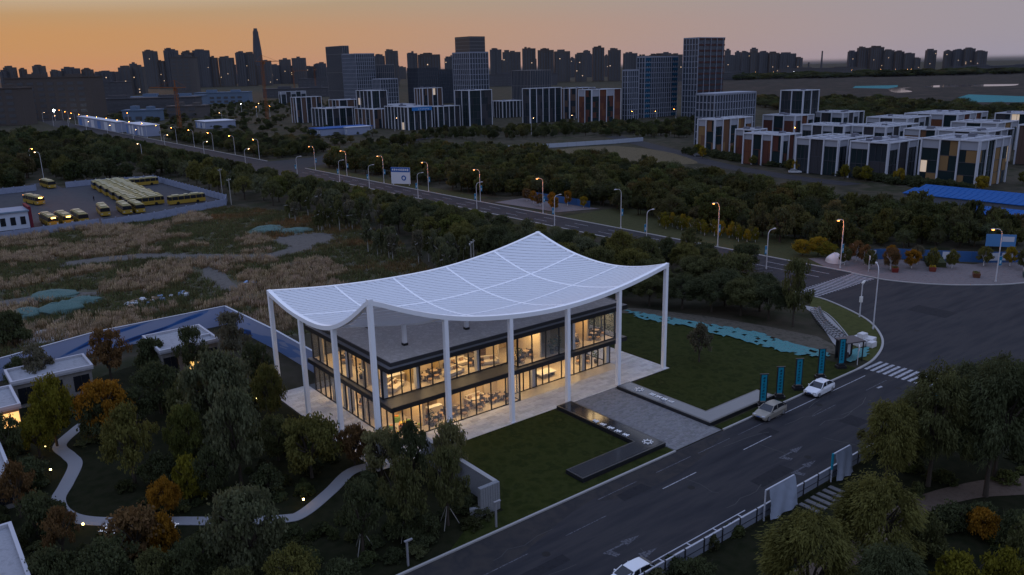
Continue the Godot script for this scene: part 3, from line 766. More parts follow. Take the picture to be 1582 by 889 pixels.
# ---------------------------------------------------------------- forecourt: paving, ponds, low wall
func paving(b: MB, x0: float, x1: float, z0: float, z1: float, w: float, d: float, y: float) -> void:
	var row := 0
	var z := z0
	while z < z1 - 0.05:
		var x := x0 - (w * 0.5 if row % 2 else 0.0)
		while x < x1 - 0.05:
			var g := rf(0.80, 1.08)
			var a := Vector3(maxf(x, x0) + 0.006, y, z + 0.006)
			var e := Vector3(minf(x + w, x1) - 0.006, y + rf(0.0, 0.004), minf(z + d, z1) - 0.006)
			if e.x > a.x + 0.02:
				var c := Color(g, g * rf(0.97, 1.0), g * rf(0.95, 1.0))
				b.quad(Vector3(a.x, e.y, e.z), e, Vector3(e.x, e.y, a.z), Vector3(a.x, e.y, a.z), c)
				b.quad(Vector3(a.x, y - 0.02, e.z), Vector3(e.x, y - 0.02, e.z), e, Vector3(a.x, e.y, e.z), c)
				b.quad(Vector3(a.x, e.y, a.z), Vector3(a.x, y - 0.02, a.z), Vector3(a.x, y - 0.02, e.z), Vector3(a.x, e.y, e.z), c)
			x += w
		z += d
		row += 1

func forecourt() -> void:
	rng.seed = 21
	var joint := mat("paving_joint", 0.10, 0.10, 0.10)
	var b := MB.new()
	b.sheet(V([-0.6, 0.42, 24.95, 0.42, 24.95, 16.5, 32.65, 16.5, 32.65, 0.42, 42.6, 0.42, 42.6, -25.7, -0.6, -25.7]), 0.02)
	var p := setting("plaza", b.mesh(), joint, "pale stone plaza under the sail canopy with a paved drive to the road")
	var stone := ground_mat("plaza_stone", [[0.44, 0.42, 0.40], [0.56, 0.54, 0.515], [0.50, 0.48, 0.46]], 10.0, 0.8, 0.75, 0.25, 0.015)
	b = MB.new()
	paving(b, -0.6, 42.6, -4.0, 0.42, 1.2, 0.6, 0.045)
	paving(b, -0.6, 3.95, -25.7, -4.0, 1.2, 0.6, 0.045)
	paving(b, 21.3, 38.2, -6.0, -4.0, 1.2, 0.6, 0.045)
	paving(b, 38.3, 42.6, -25.7, -4.0, 1.2, 0.6, 0.045)
	tag(obj("paving_slab", b.mesh(), stone, p), "", "", "", "stuff")
	b = MB.new()
	paving(b, 25.12, 32.32, 0.42, 16.48, 0.6, 0.3, 0.045)
	tag(obj("paving_brick", b.mesh(), ground_mat("drive_stone", [[0.14, 0.138, 0.14], [0.205, 0.202, 0.205], [0.17, 0.167, 0.17]], 8.0, 0.7, 0.8, 0.3, 0.02), p), "", "", "", "stuff")
	# two L-shaped ponds with black stone rims
	var granite := mat("black_granite", 0.016, 0.017, 0.02, 0.3)
	for q in [["reflecting_pond", "black rimmed L-shaped pond with white lettering left of the drive", V([22.8, 0.6, 25.08, 0.6, 25.08, 15.15, 13.3, 15.15, 13.3, 12.75, 22.8, 12.75]), V([23.0, 0.8, 24.88, 0.8, 24.88, 14.95, 13.5, 14.95, 13.5, 12.95, 23.0, 12.95]), 0.018], ["reflecting_pond", "black rimmed L-shaped pond with a ring emblem right of the drive", V([32.36, 0.9, 34.6, 0.9, 34.6, 12.7, 44.2, 12.7, 44.2, 15.1, 32.36, 15.1]), V([32.56, 1.1, 34.4, 1.1, 34.4, 12.9, 44.0, 12.9, 44.0, 14.9, 32.56, 14.9]), 0.10]]:
		var t := thing(q[0], q[1], "pond")
		b = MB.new(); b.prism(q[2], 0.0, 0.42); obj("rim", b.mesh(), granite, t)
		b = MB.new(); b.sheet(q[3], 0.435); obj("water", b.mesh(), mat("pool_%d" % int(q[4] * 1000), q[4], q[4] * 1.05, q[4] * 1.2, 0.12), t)  # right pond: stronger sky reflection is put into the paler water colour
	var letter := mat("white_letter", 0.72, 0.72, 0.72, 0.5)
	for q in [[23.7, 13.9, "on the corner of the left pond"], [33.45, 3.6, "near the top of the right pond"]]:
		var t := thing("sun_emblem", "white ring emblem with eight short rays standing " + q[2], "emblem", Vector3(q[0], 0.44, q[1]))
		b = MB.new()
		for k in 16:
			var a0 := TAU * k / 16; var a1 := TAU * (k + 1) / 16
			b.beam(Vector3(cos(a0) * 0.34, 0.05, sin(a0) * 0.34), Vector3(cos(a1) * 0.34, 0.05, sin(a1) * 0.34), 0.07, 0.1)
		obj("ring", b.mesh(), letter, t)
		for k in 8:
			var a := TAU * k / 8
			b = MB.new(); b.beam(Vector3(cos(a) * 0.44, 0.05, sin(a) * 0.44), Vector3(cos(a) * 0.58, 0.05, sin(a) * 0.58), 0.09, 0.1)
			obj("ray", b.mesh(), letter, t)
	# white letters lying in a line on each pond
	for q in [[23.25, 6.6, 1.15, 5, "left"], [33.5, 5.6, 0.95, 4, "right"]]:
		for k in q[3]:
			var t := thing("letter_sign", "white character lying on the %s pond, %s in its row" % [q[4], ["first", "second", "third", "fourth", "fifth"][k]], "letter", Vector3(q[0] + rf(-0.05, 0.05), 0.44, q[1] + k * q[2]), rf(-0.1, 0.1), "white characters on the %s pond" % q[4])
			glyph(t, 0.72, letter, k * 7 + q[3])
	# low wall at the edge of the garden: a concrete end with a lower stub, a pale kerb running back
	var conc := ground_mat("board_concrete", [[0.16, 0.165, 0.175], [0.22, 0.225, 0.235], [0.19, 0.195, 0.205]], 3.0, 0.35, 0.9, 0.4, 0.02)
	var w := thing("garden_wall", "grey boarded concrete wall end with a lower stub beside the left lawn", "wall", Vector3.ZERO)
	b = MB.new(); b.span(Vector3(2.3, 0, 13.35), Vector3(4.45, 2.7, 13.75)); obj("tall_block", b.mesh(), conc, w)
	b = MB.new(); b.prism(V([2.28, 13.4, 2.28, 13.75, 1.4, 13.35, 1.6, 13.0]), 0.0, 0.85); obj("low_block", b.mesh(), conc, w)
	b = MB.new(); b.span(Vector3(4.1, 0, 1.0), Vector3(4.45, 2.6, 13.34)); obj("long_wall", b.mesh(), conc, w)
	b = MB.new(); b.span(Vector3(4.05, 2.6, 1.0), Vector3(4.5, 2.68, 13.33)); obj("coping", b.mesh(), mat("kerb_stone", 0.30, 0.29, 0.28, 0.9), w)
	for k in 8:
		b = MB.new(); b.span(Vector3(2.34 + k * 0.265, 0.03, 13.752), Vector3(2.34 + k * 0.265 + 0.235, 2.68, 13.79)); obj("board", b.mesh(), conc, w)
	for q in [[2.3, 16.0, 2.4, "right of the two, by the garden wall"], [-6.5, 15.9, 2.2, "left of the two, below the garden trees"]]:
		var t := thing("bollard_lamp", "slim unlit lamp post by the kerb, " + q[3], "lamp post", Vector3(q[0], 0, q[1]))
		b = MB.new(); b.span(Vector3(-0.07, 0, -0.07), Vector3(0.07, q[2], 0.07)); obj("pole", b.mesh(), mat("grey_pole", 0.20, 0.20, 0.21, 0.6), t)
		b = MB.new(); b.span(Vector3(-0.2, q[2], -0.1), Vector3(0.5, q[2] + 0.1, 0.1)); obj("lamp_head", b.mesh(), mat("grey_pole", 0.20, 0.20, 0.21, 0.6), t)

func glyph(parent: Node3D, s: float, m: Material, sd: int) -> void:   # a square, stroke-built character
	var r := RandomNumberGenerator.new()
	r.seed = sd
	var b := MB.new()
	for k in 3:
		var y := -0.4 + 0.4 * k + r.randf_range(-0.06, 0.06)
		b.box(Vector3(r.randf_range(-0.08, 0.08), 0.04, y) * s, Vector3(r.randf_range(0.5, 0.9), 0.08, 0.11) * s)
	for k in 2:
		var x := r.randf_range(-0.3, 0.3)
		b.box(Vector3(x, 0.046, r.randf_range(-0.1, 0.1)) * s, Vector3(0.11, 0.08, r.randf_range(0.6, 0.95)) * s)
	b.box(Vector3(0.22, 0.05, 0.25) * s, Vector3(0.1, 0.08, 0.5) * s, Color.WHITE, Basis(Vector3.UP, 0.7))
	obj("stroke", b.mesh(), m, parent)

# ---------------------------------------------------------------- trees
func leaf(b: MB, at: Vector3, s: float, outward: Vector3, tone: float) -> void:   # one folded leaf spray: two triangles
	var n := (outward * 0.7 + Vector3(rf(-1, 1), rf(-0.1, 1.6), rf(-1, 1))).normalized()
	var x := n.cross(Vector3(rf(-1, 1), rf(-1, 1), rf(-1, 1))).normalized()
	var y := n.cross(x)
	var l := s * rf(0.7, 1.3)
	var c := Color(tone, tone * rf(0.95, 1.05), tone * rf(0.9, 1.1))
	b.quad(at - x * l * 0.5 - y * l * 0.18, at - y * l * 0.42, at + x * l * 0.55 + y * l * 0.05, at + y * l * 0.42, c)

# crown of a tree of height 1 and crown radius 1 (both scaled when placed); returns a mesh of loose leaf sprays in clumps
func crown_mesh(kind: String, sd: int, leaves: int, size: float) -> ArrayMesh:
	rng.seed = sd
	var b := MB.new()
	var clumps := []
	match kind:
		"round":
			for k in 62:
				var a := rf(0, TAU); var u := rf(-0.85, 1.0)
				var r := sqrt(maxf(0.05, 1 - u * u)) * rf(0.45, 0.98)
				clumps.append([Vector3(cos(a) * r, 0.58 + u * 0.36, sin(a) * r), rf(0.11, 0.23)])
		"airy":
			for k in 58:
				var a := rf(0, TAU); var u := rf(0.0, 1.0)
				var r := rf(0.12, 1.0) * (0.35 + 0.65 * sin(PI * clampf(u * 0.85 + 0.12, 0, 1)))
				clumps.append([Vector3(cos(a) * r, 0.30 + u * 0.68, sin(a) * r), rf(0.09, 0.19)])
		"vase":
			for k in 52:
				var a := rf(0, TAU); var u := rf(0.0, 1.0)
				var r := rf(0.3, 0.95) * (0.5 + 0.5 * sin(PI * minf(u + 0.12, 1.0)))
				clumps.append([Vector3(cos(a) * r, 0.26 + u * 0.70, sin(a) * r), rf(0.12, 0.22)])
		"shrub":
			for k in 34:
				var a := rf(0, TAU); var u := rf(0.0, 1.0)
				var r := sqrt(1 - u * u) * rf(0.4, 1.0)
				clumps.append([Vector3(cos(a) * r, 0.12 + u * 0.78, sin(a) * r), rf(0.15, 0.28)])
		"willow":
			for k in 80:
				var a := rf(0, TAU); var u := rf(-0.25, 1.0)
				var r := sqrt(1 - u * u * 0.9) * rf(0.45, 1.0)
				clumps.append([Vector3(cos(a) * r, 0.50 + u * 0.44, sin(a) * r), rf(0.10, 0.20)])
		"poplar":
			for k in 30:
				var a := rf(0, TAU); var u := rf(0.0, 1.0)
				var r := rf(0.1, 0.95) * (1.0 - u * 0.6)
				clumps.append([Vector3(cos(a) * r, 0.34 + u * 0.64, sin(a) * r), rf(0.12, 0.22)])
	for k in leaves:
		var q: Array = clumps[rng.randi() % clumps.size()]
		var d := Vector3(rf(-1, 1), rf(-1, 1), rf(-1, 1))
		while d.length() > 1.0: d = Vector3(rf(-1, 1), rf(-1, 1), rf(-1, 1))
		var e := (d + Vector3(rf(-1, 1), rf(-1, 1), rf(-1, 1))) * 0.85
		var p: Vector3 = q[0] + e * q[1] * Vector3(1, 0.42, 1)
		var tone := clampf(0.95 + 0.5 * (fmod(q[1] * 97.0, 1.0) - 0.5) + rf(-0.18, 0.18), 0.5, 1.5)
		if kind == "willow":
			var l := rf(0.014, 0.044)
			var s := size * 0.55
			var a := rf(0, TAU)
			var w := Vector3(cos(a), 0, sin(a)) * s
			var tip := p + Vector3(p.x * 0.08 + rf(-1.5, 1.5) * l, -l * rf(0.0, 1.0), p.z * 0.08 + rf(-1.5, 1.5) * l)
			b.quad(p - w * 0.5, tip - w * 0.15, tip + w * 0.15, p + w * 0.5, Color(tone, tone, tone))
		else:
			leaf(b, p, size, Vector3(d.x, d.y * 0.5, d.z), tone)
	return b.mesh()

func trunk_mesh(kind: String, sd: int) -> ArrayMesh:   # height 1, crown radius 1
	rng.seed = sd
	var b := MB.new()
	var w := 0.075
	var top := 0.34 if kind in ["round", "willow"] else (0.22 if kind == "shrub" else 0.30)
	if kind == "poplar": top = 0.8
	b.tube([Vector3(0, -0.02, 0), Vector3(rf(-.02, .02), top * 0.5, rf(-.02, .02)), Vector3(rf(-.03, .03), top, rf(-.03, .03))], [w, w * 0.75, w * 0.6], 6)
	var n := 4 if kind == "shrub" else 7
	for k in n:
		var a := TAU * k / n + rf(-0.3, 0.3)
		var r := rf(0.4, 0.75)
		var h := rf(0.62, 0.9)
		var s := top * rf(0.75, 1.0)
		b.tube([Vector3(0, s, 0), Vector3(cos(a) * r * 0.45, lerpf(s, h, 0.55), sin(a) * r * 0.45), Vector3(cos(a) * r, h, sin(a) * r)], [w * 0.5, w * 0.3, w * 0.1], 5)
		b.tube([Vector3(cos(a) * r * 0.45, lerpf(s, h, 0.55), sin(a) * r * 0.45), Vector3(cos(a + 0.6) * r * 0.9, h * 0.95, sin(a + 0.6) * r * 0.9)], [w * 0.25, w * 0.08], 4)
	return b.mesh()

const LEAF := {"orange": [0.26, 0.125, 0.014], "yellowgreen": [0.150, 0.135, 0.016], "olive": [0.125, 0.118, 0.032], "olivedark": [0.092, 0.096, 0.036], "green": [0.100, 0.110, 0.028], "greygreen": [0.108, 0.116, 0.060], "dark": [0.066, 0.076, 0.034], "rust": [0.150, 0.088, 0.036], "grey": [0.125, 0.115, 0.074], "pale": [0.175, 0.165, 0.070], "gold": [0.26, 0.185, 0.018]}
var crowns := {}
var trunks := {}

func leaf_mat(c: String) -> StandardMaterial3D:
	var key := "leaf_" + c
	if mats.has(key): return mats[key]
	var q: Array = LEAF[c]
	var m := mat(key, q[0], q[1], q[2], 0.75)
	m.backlight_enabled = true
	m.backlight = lin(0.75, 0.75, 0.75)
	return m

func crown_for(kind: String, variant: int, near := true) -> ArrayMesh:
	var key := "%s_%d_%s" % [kind, variant, near]
	if not crowns.has(key):
		var n: int = {"round": 8500, "airy": 4600, "vase": 6500, "shrub": 4200, "willow": 21000, "poplar": 1900}[kind]
		var s: float = {"round": 0.068, "airy": 0.066, "vase": 0.070, "shrub": 0.10, "willow": 0.075, "poplar": 0.11}[kind]
		if not near:
			n = int(n * (0.34 if kind != "willow" else 0.22)); s *= 1.65
		crowns[key] = crown_mesh(kind, 100 + variant * 17 + hash(kind) % 1000, n, s)
	return crowns[key]

func trunk_for(kind: String, variant: int) -> ArrayMesh:
	var key := "%s_%d" % [kind, variant]
	if not trunks.has(key): trunks[key] = trunk_mesh(kind, 300 + variant * 31 + hash(kind) % 1000)
	return trunks[key]

func tree(called: String, label: String, kind: String, colour: String, at: Vector3, h: float, r: float, variant: int, group := "", near := true, bark := "bark") -> Node3D:
	var t := thing(called, label, "shrub" if kind == "shrub" else "tree", at, rf(0, TAU), group)
	var b := obj("trunk", trunk_for(kind, variant), mats[bark], t)
	var c := obj("crown", crown_for(kind, variant, near), leaf_mat(colour), t)
	for o in [b, c]: o.scale = Vector3(r, h, r) * (0.86 if kind != "poplar" else 1.0) * Vector3(1, 1.16 if kind != "poplar" else 1.0, 1) * Vector3(1, 0.97, 1)
	return t

const TREES := {
"round": [[-19.3, -26.9, 6.7, 3.3, "orange"], [-24.2, -27.4, 8.2, 2.5, "yellowgreen"], [-10.4, -15.4, 11, 4.1, "greygreen"], [-12, -5.9, 10.1, 3, "greygreen"], [-3.8, -18.4, 7.1, 2.1, "olive"], [-6.1, -2.8, 6.7, 3.3, "olive"], [-1.6, -2.5, 4.5, 2, "rust"], [-0.6, 1.3, 5, 2.5, "pale"], [-16.8, 9.2, 7.9, 3.4, "greygreen"], [-20.9, 8.2, 4.7, 2.2, "dark"], [-15.7, 14.6, 4.8, 2.4, "olive"], [-19.3, -4.7, 3.9, 1.6, "orange"], [-26.1, -25.8, 4.9, 2.1, "yellowgreen"], [-26.1, 4.8, 4.9, 2.9, "dark"], [-23.4, 7.6, 4.4, 2, "olivedark"], [-13, -28.8, 6.5, 3, "dark"], [-16.6, -27.2, 4.7, 2.6, "dark"], [-11.6, -21.2, 6.8, 2.9, "olivedark"], [-7.2, -8.4, 5.2, 2.2, "olivedark"], [-14.9, -5.2, 5.3, 1.8, "dark"], [-19.8, 13.5, 4.3, 2.1, "olivedark"], [-29.5, 3.5, 5, 2.2, "dark"], [77.3, -16, 7.6, 4.4, "olivedark"]],
"airy": [[-22.8, -46.5, 6.1, 2.9, "grey"], [-14.9, -44.5, 7.1, 3, "rust"], [-19.9, -13, 8.2, 3.2, "olive"], [-6.1, -38.6, 6.9, 2.7, "dark"], [-0.6, -39.2, 7.6, 2.9, "grey"], [0.6, 5.2, 6.7, 2.3, "dark"], [-8.3, 11.7, 6.4, 2.3, "dark"], [-4.5, 12.2, 7.4, 2.6, "olivedark"], [-0.7, 13, 7.5, 2.4, "olivedark"], [-27.8, -3.5, 4.6, 1.8, "rust"], [-29.6, -13.2, 5.5, 1.9, "rust"], [-28.8, -24, 6.2, 2, "dark"], [-2, -26.9, 6.8, 2.4, "dark"], [69.5, 1, 10.4, 3.0, "olivedark"], [47.2, 1.5, 5.4, 2, "grey"]],
"vase": [[-14.7, -13.1, 6.9, 2.2, "green"], [3.8, 6.8, 6.7, 2.1, "pale"]],
"shrub": [[-22.9, -0.3, 4.2, 3, "rust"], [-16.3, -6.7, 4.5, 1.9, "yellowgreen"], [-22.8, -69.7, 5.7, 2.9, "dark"], [-27.6, -19.4, 3.0, 2.0, "dark"], [-28.9, -8.5, 4.4, 2, "dark"], [-20.5, -26.2, 5.1, 2.1, "dark"], [-10.6, -2.6, 3.0, 1.9, "dark"], [-3.6, 3.6, 2.4, 1.6, "dark"], [-12.1, 16.0, 3.2, 2, "dark"], [-17.8, -11.6, 3.2, 1.9, "dark"], [-24.4, -51.7, 3.8, 2.1, "dark"], [-0.3, -30.8, 5, 1.6, "dark"], [-21, 0.8, 3.6, 1.4, "orange"], [-27.4, -9.0, 2.6, 1.6, "dark"], [-16.5, 2.7, 3, 1.9, "dark"], [-5, 12.4, 3, 1.6, "dark"], [1.6, 11.9, 1.9, 1.3, "dark"], [-3.1, 13.4, 2.4, 1.4, "dark"], [-9.9, -44.2, 5, 2.6, "dark"], [22.5, 45.6, 3.8, 2.1, "yellowgreen"], [24.9, 47.6, 4.3, 2.1, "yellowgreen"], [32.3, 43.3, 2.7, 1.6, "orange"], [25.9, 41.5, 4.1, 1.8, "olivedark"], [30.2, 47.4, 4.5, 2, "olivedark"], [18.2, 43.4, 4.3, 2.1, "dark"], [31.2, 41.1, 2.6, 1.7, "dark"], [34, 42.3, 2.2, 1.9, "dark"], [31.9, 45.4, 3.8, 1.6, "dark"], [5.4, 33.6, 2.6, 1.8, "dark"], [9.6, 32.4, 2.2, 1.4, "dark"]],
"willow": [[39.2, 40.6, 13.6, 3.9, "dark"], [37.2, 36.4, 12.4, 3.6, "olivedark"], [33.4, 34.2, 9.2, 3.0, "olive"], [43.4, 39.6, 12.6, 3.4, "dark"], [38.6, 33.9, 8.4, 2.8, "olivedark"], [45.5, 36.0, 10.5, 3.3, "dark"], [19.6, 40.6, 9.2, 3.4, "olive"], [11.8, 39.9, 8.7, 3.6, "olive"], [12.8, 44.8, 8.3, 2.8, "dark"], [69.7, -3.4, 6.1, 3.2, "dark"], [68.6, -7.7, 6.3, 3.5, "olivedark"], [66.6, -11.8, 6.6, 3.4, "dark"], [64.6, -16.1, 5.9, 3.3, "dark"], [62.2, -21, 5.4, 3.1, "olivedark"], [59.6, -26, 5.4, 3.1, "dark"], [72.6, -7.0, 6.6, 3.4, "dark"], [70.8, -12.4, 6.6, 3.6, "dark"], [56.6, -31.0, 5.4, 3.0, "olivedark"], [74.5, -21.4, 6.4, 4, "olivedark"], [68.4, -26.2, 6.3, 3.9, "olivedark"]]}

func tree_place(x: float, z: float) -> String:   # what a tree stands beside, for its label
	if x > 60: return "by the netted bank right of the canopy" if x < 74 else "behind the grass island"
	if x > 40 and z < 10: return "alone on the right lawn"
	if z > 28: return "in the park %s" % ("close to the panel fence" if z < 35 else ("behind the brown path" if z > 41.5 else ("right of the brown path's bend" if x > 33 else ("at the brown path's bend" if x > 20 else "at the bottom edge"))))
	if z < -60: return "left of the field, outside the blue wall"
	if z < -36: return "before the blue wall, %s" % ("at its left" if x < -17 else ("between the flat roofs" if x < -8 else "near its corner"))
	if x > -5.5 and z > 3: return "by the low garden wall"
	if x > -6.5 and z < -12: return "by the back left canopy column"
	if x > -8.5 and z > -12: return "before the pavilion's front left corner"
	if z > 6: return "at the bottom of the garden, %s" % ("far left" if x < -18 else "middle")
	if x < -23: return "left of the garden path, %s" % ("by the lit villa" if z < -20 else "by the lower grey roof")
	return "inside the garden path's curve, %s" % ("toward the blue wall" if z < -20 else ("on the dark lawn" if z < -9 else "by its lower bend"))

func garden_trees() -> void:
	var look := {"round": "round tree", "airy": "open tree", "vase": "young tree", "shrub": "shrub", "willow": "willow"}
	var tint := {"orange": "orange", "yellowgreen": "yellow green", "olive": "olive green", "olivedark": "dull olive", "green": "fresh green", "greygreen": "grey green", "dark": "dark green", "rust": "rust brown", "grey": "greyish bare", "pale": "pale green"}
	var seen := {}
	var all := []
	for kind in TREES:
		for q in TREES[kind]: all.append([kind, q])
	all.sort_custom(func(a, c): return a[1][2] > c[1][2])
	var total := {}
	for e in all:
		var w := "%s %s %s" % [tint[e[1][4]], look[e[0]], tree_place(e[1][0], e[1][1])]
		total[w] = total.get(w, 0) + 1
	for e in all:
		var kind: String = e[0]
		var q: Array = e[1]
		var base := "%s %s %s" % [tint[q[4]], look[kind], tree_place(q[0], q[1])]
		var n: int = seen.get(base, 0)
		seen[base] = n + 1
		var label: String = base if total[base] == 1 else "%s %s" % ["tallest" if n == 0 else nth(n) + " tallest", base]
		rng.seed = int(q[0] * 31 + q[1] * 77) + 5000
		tree({"round": "round_tree", "airy": "open_tree", "vase": "young_tree", "shrub": "shrub", "willow": "willow_tree"}[kind], label, kind, q[4], Vector3(q[0], 0, q[1]), q[2], q[3], rng.randi() % 3, "shrubs and trees of the garden and park" if n > 0 else "")
	# stakes that prop the three young trees by the kerb
	for q in [[-8.3, 11.7, "left"], [-4.5, 12.2, "middle"], [-0.7, 13.0, "right"]]:
		var t := thing("tree_stake", "three thin props leaning on the %s one of the open trees by the kerb" % q[2], "tree stake", Vector3(q[0], 0, q[1]))
		for k in 3:
			var a := TAU * k / 3 + 0.4
			var b := MB.new(); b.tube([Vector3(cos(a) * 1.0, 0, sin(a) * 1.0), Vector3(cos(a) * 0.1, 1.9, sin(a) * 0.1)], [0.035, 0.035], 5)
			obj("pole", b.mesh(), mats["pale_bark"], t)
	# low plants that fill the garden floor, and clipped hedge along the kerb
	rng.seed = 77
	var where := []; var tints := []
	for k in 900:
		var p := Vector3(rf(-58, 3), 0, rf(-50, 15))
		if p.x > -3 and p.z > -27 and p.z < 0.5: continue
		if p.x > -1 and p.z < 1: continue
		if p.x > -22.5 and p.x < -10 and p.z > -25 and p.z < -8 and rng.randf() < 0.93: continue
		if absf(p.x + 24.6) < 2.6 and p.z > -32 and p.z < -4: continue
		if p.x > -25.5 and p.x < 1 and p.z - path_z(p.x) > -1.2 and p.z - path_z(p.x) < 3.4: continue
		if p.z < -38 and p.x < -1: continue
		where.append(spot(p, rf(0, TAU), rf(0.45, 1.1), rf(0.5, 1.25)))
		var g := rf(0.6, 1.3)
		tints.append(Color(g, g * rf(0.9, 1.05), g * rf(0.7, 1.1)))
	copies("undergrowth", crown_for("shrub", 4, false), leaf_mat("dark"), where, tints, "dense low planting that covers the floor of the dark garden")
	where = []; tints = []
	for k in 420:
		var p := Vector3(rf(-40, 75), 0, rf(29.6, 62))
		if absf(p.z - park_z(p.x)) < 2.2: continue
		if p.x > 18 and p.x < 37 and p.z < 33.5: continue
		where.append(spot(p, rf(0, TAU), rf(0.5, 1.3), rf(0.4, 1.5)))
		var g := rf(0.6, 1.4)
		tints.append(Color(g, g * rf(0.9, 1.05), g * rf(0.6, 1.1)))
	copies("undergrowth", crown_for("shrub", 4, false), leaf_mat("dark"), where, tints, "dark low planting below the park trees")

func path_z(x: float) -> float:
	for q in [[-25.2, -8.8, -22.1, -5.8], [-22.1, -5.8, -18.9, -3.3], [-18.9, -3.3, -15.5, -0.4], [-15.5, -0.4, -11.4, 2.6], [-11.4, 2.6, -9.6, 2.9], [-9.6, 2.9, -6.0, 0.9], [-6.0, 0.9, -2.5, -1.4], [-2.5, -1.4, 0.5, -0.8]]:
		if x >= q[0] and x <= q[2]: return lerpf(q[1], q[3], (x - q[0]) / (q[2] - q[0]))
	return -99.0

func park_z(x: float) -> float:
	return lerpf(36.4, 37.4, clampf((x - 10) / 20, 0, 1)) + maxf(0, x - 31) * 0.45

func inside(p: Vector2, poly: PackedVector2Array) -> bool:
	return Geometry2D.is_point_in_polygon(p, poly)

func road_cap(p: Vector2) -> float:   # trees get lower towards the kerb of the main road
	return 99.0 if p.y > -48 or p.x > 100 else 0.294 * (94.5 - p.x)

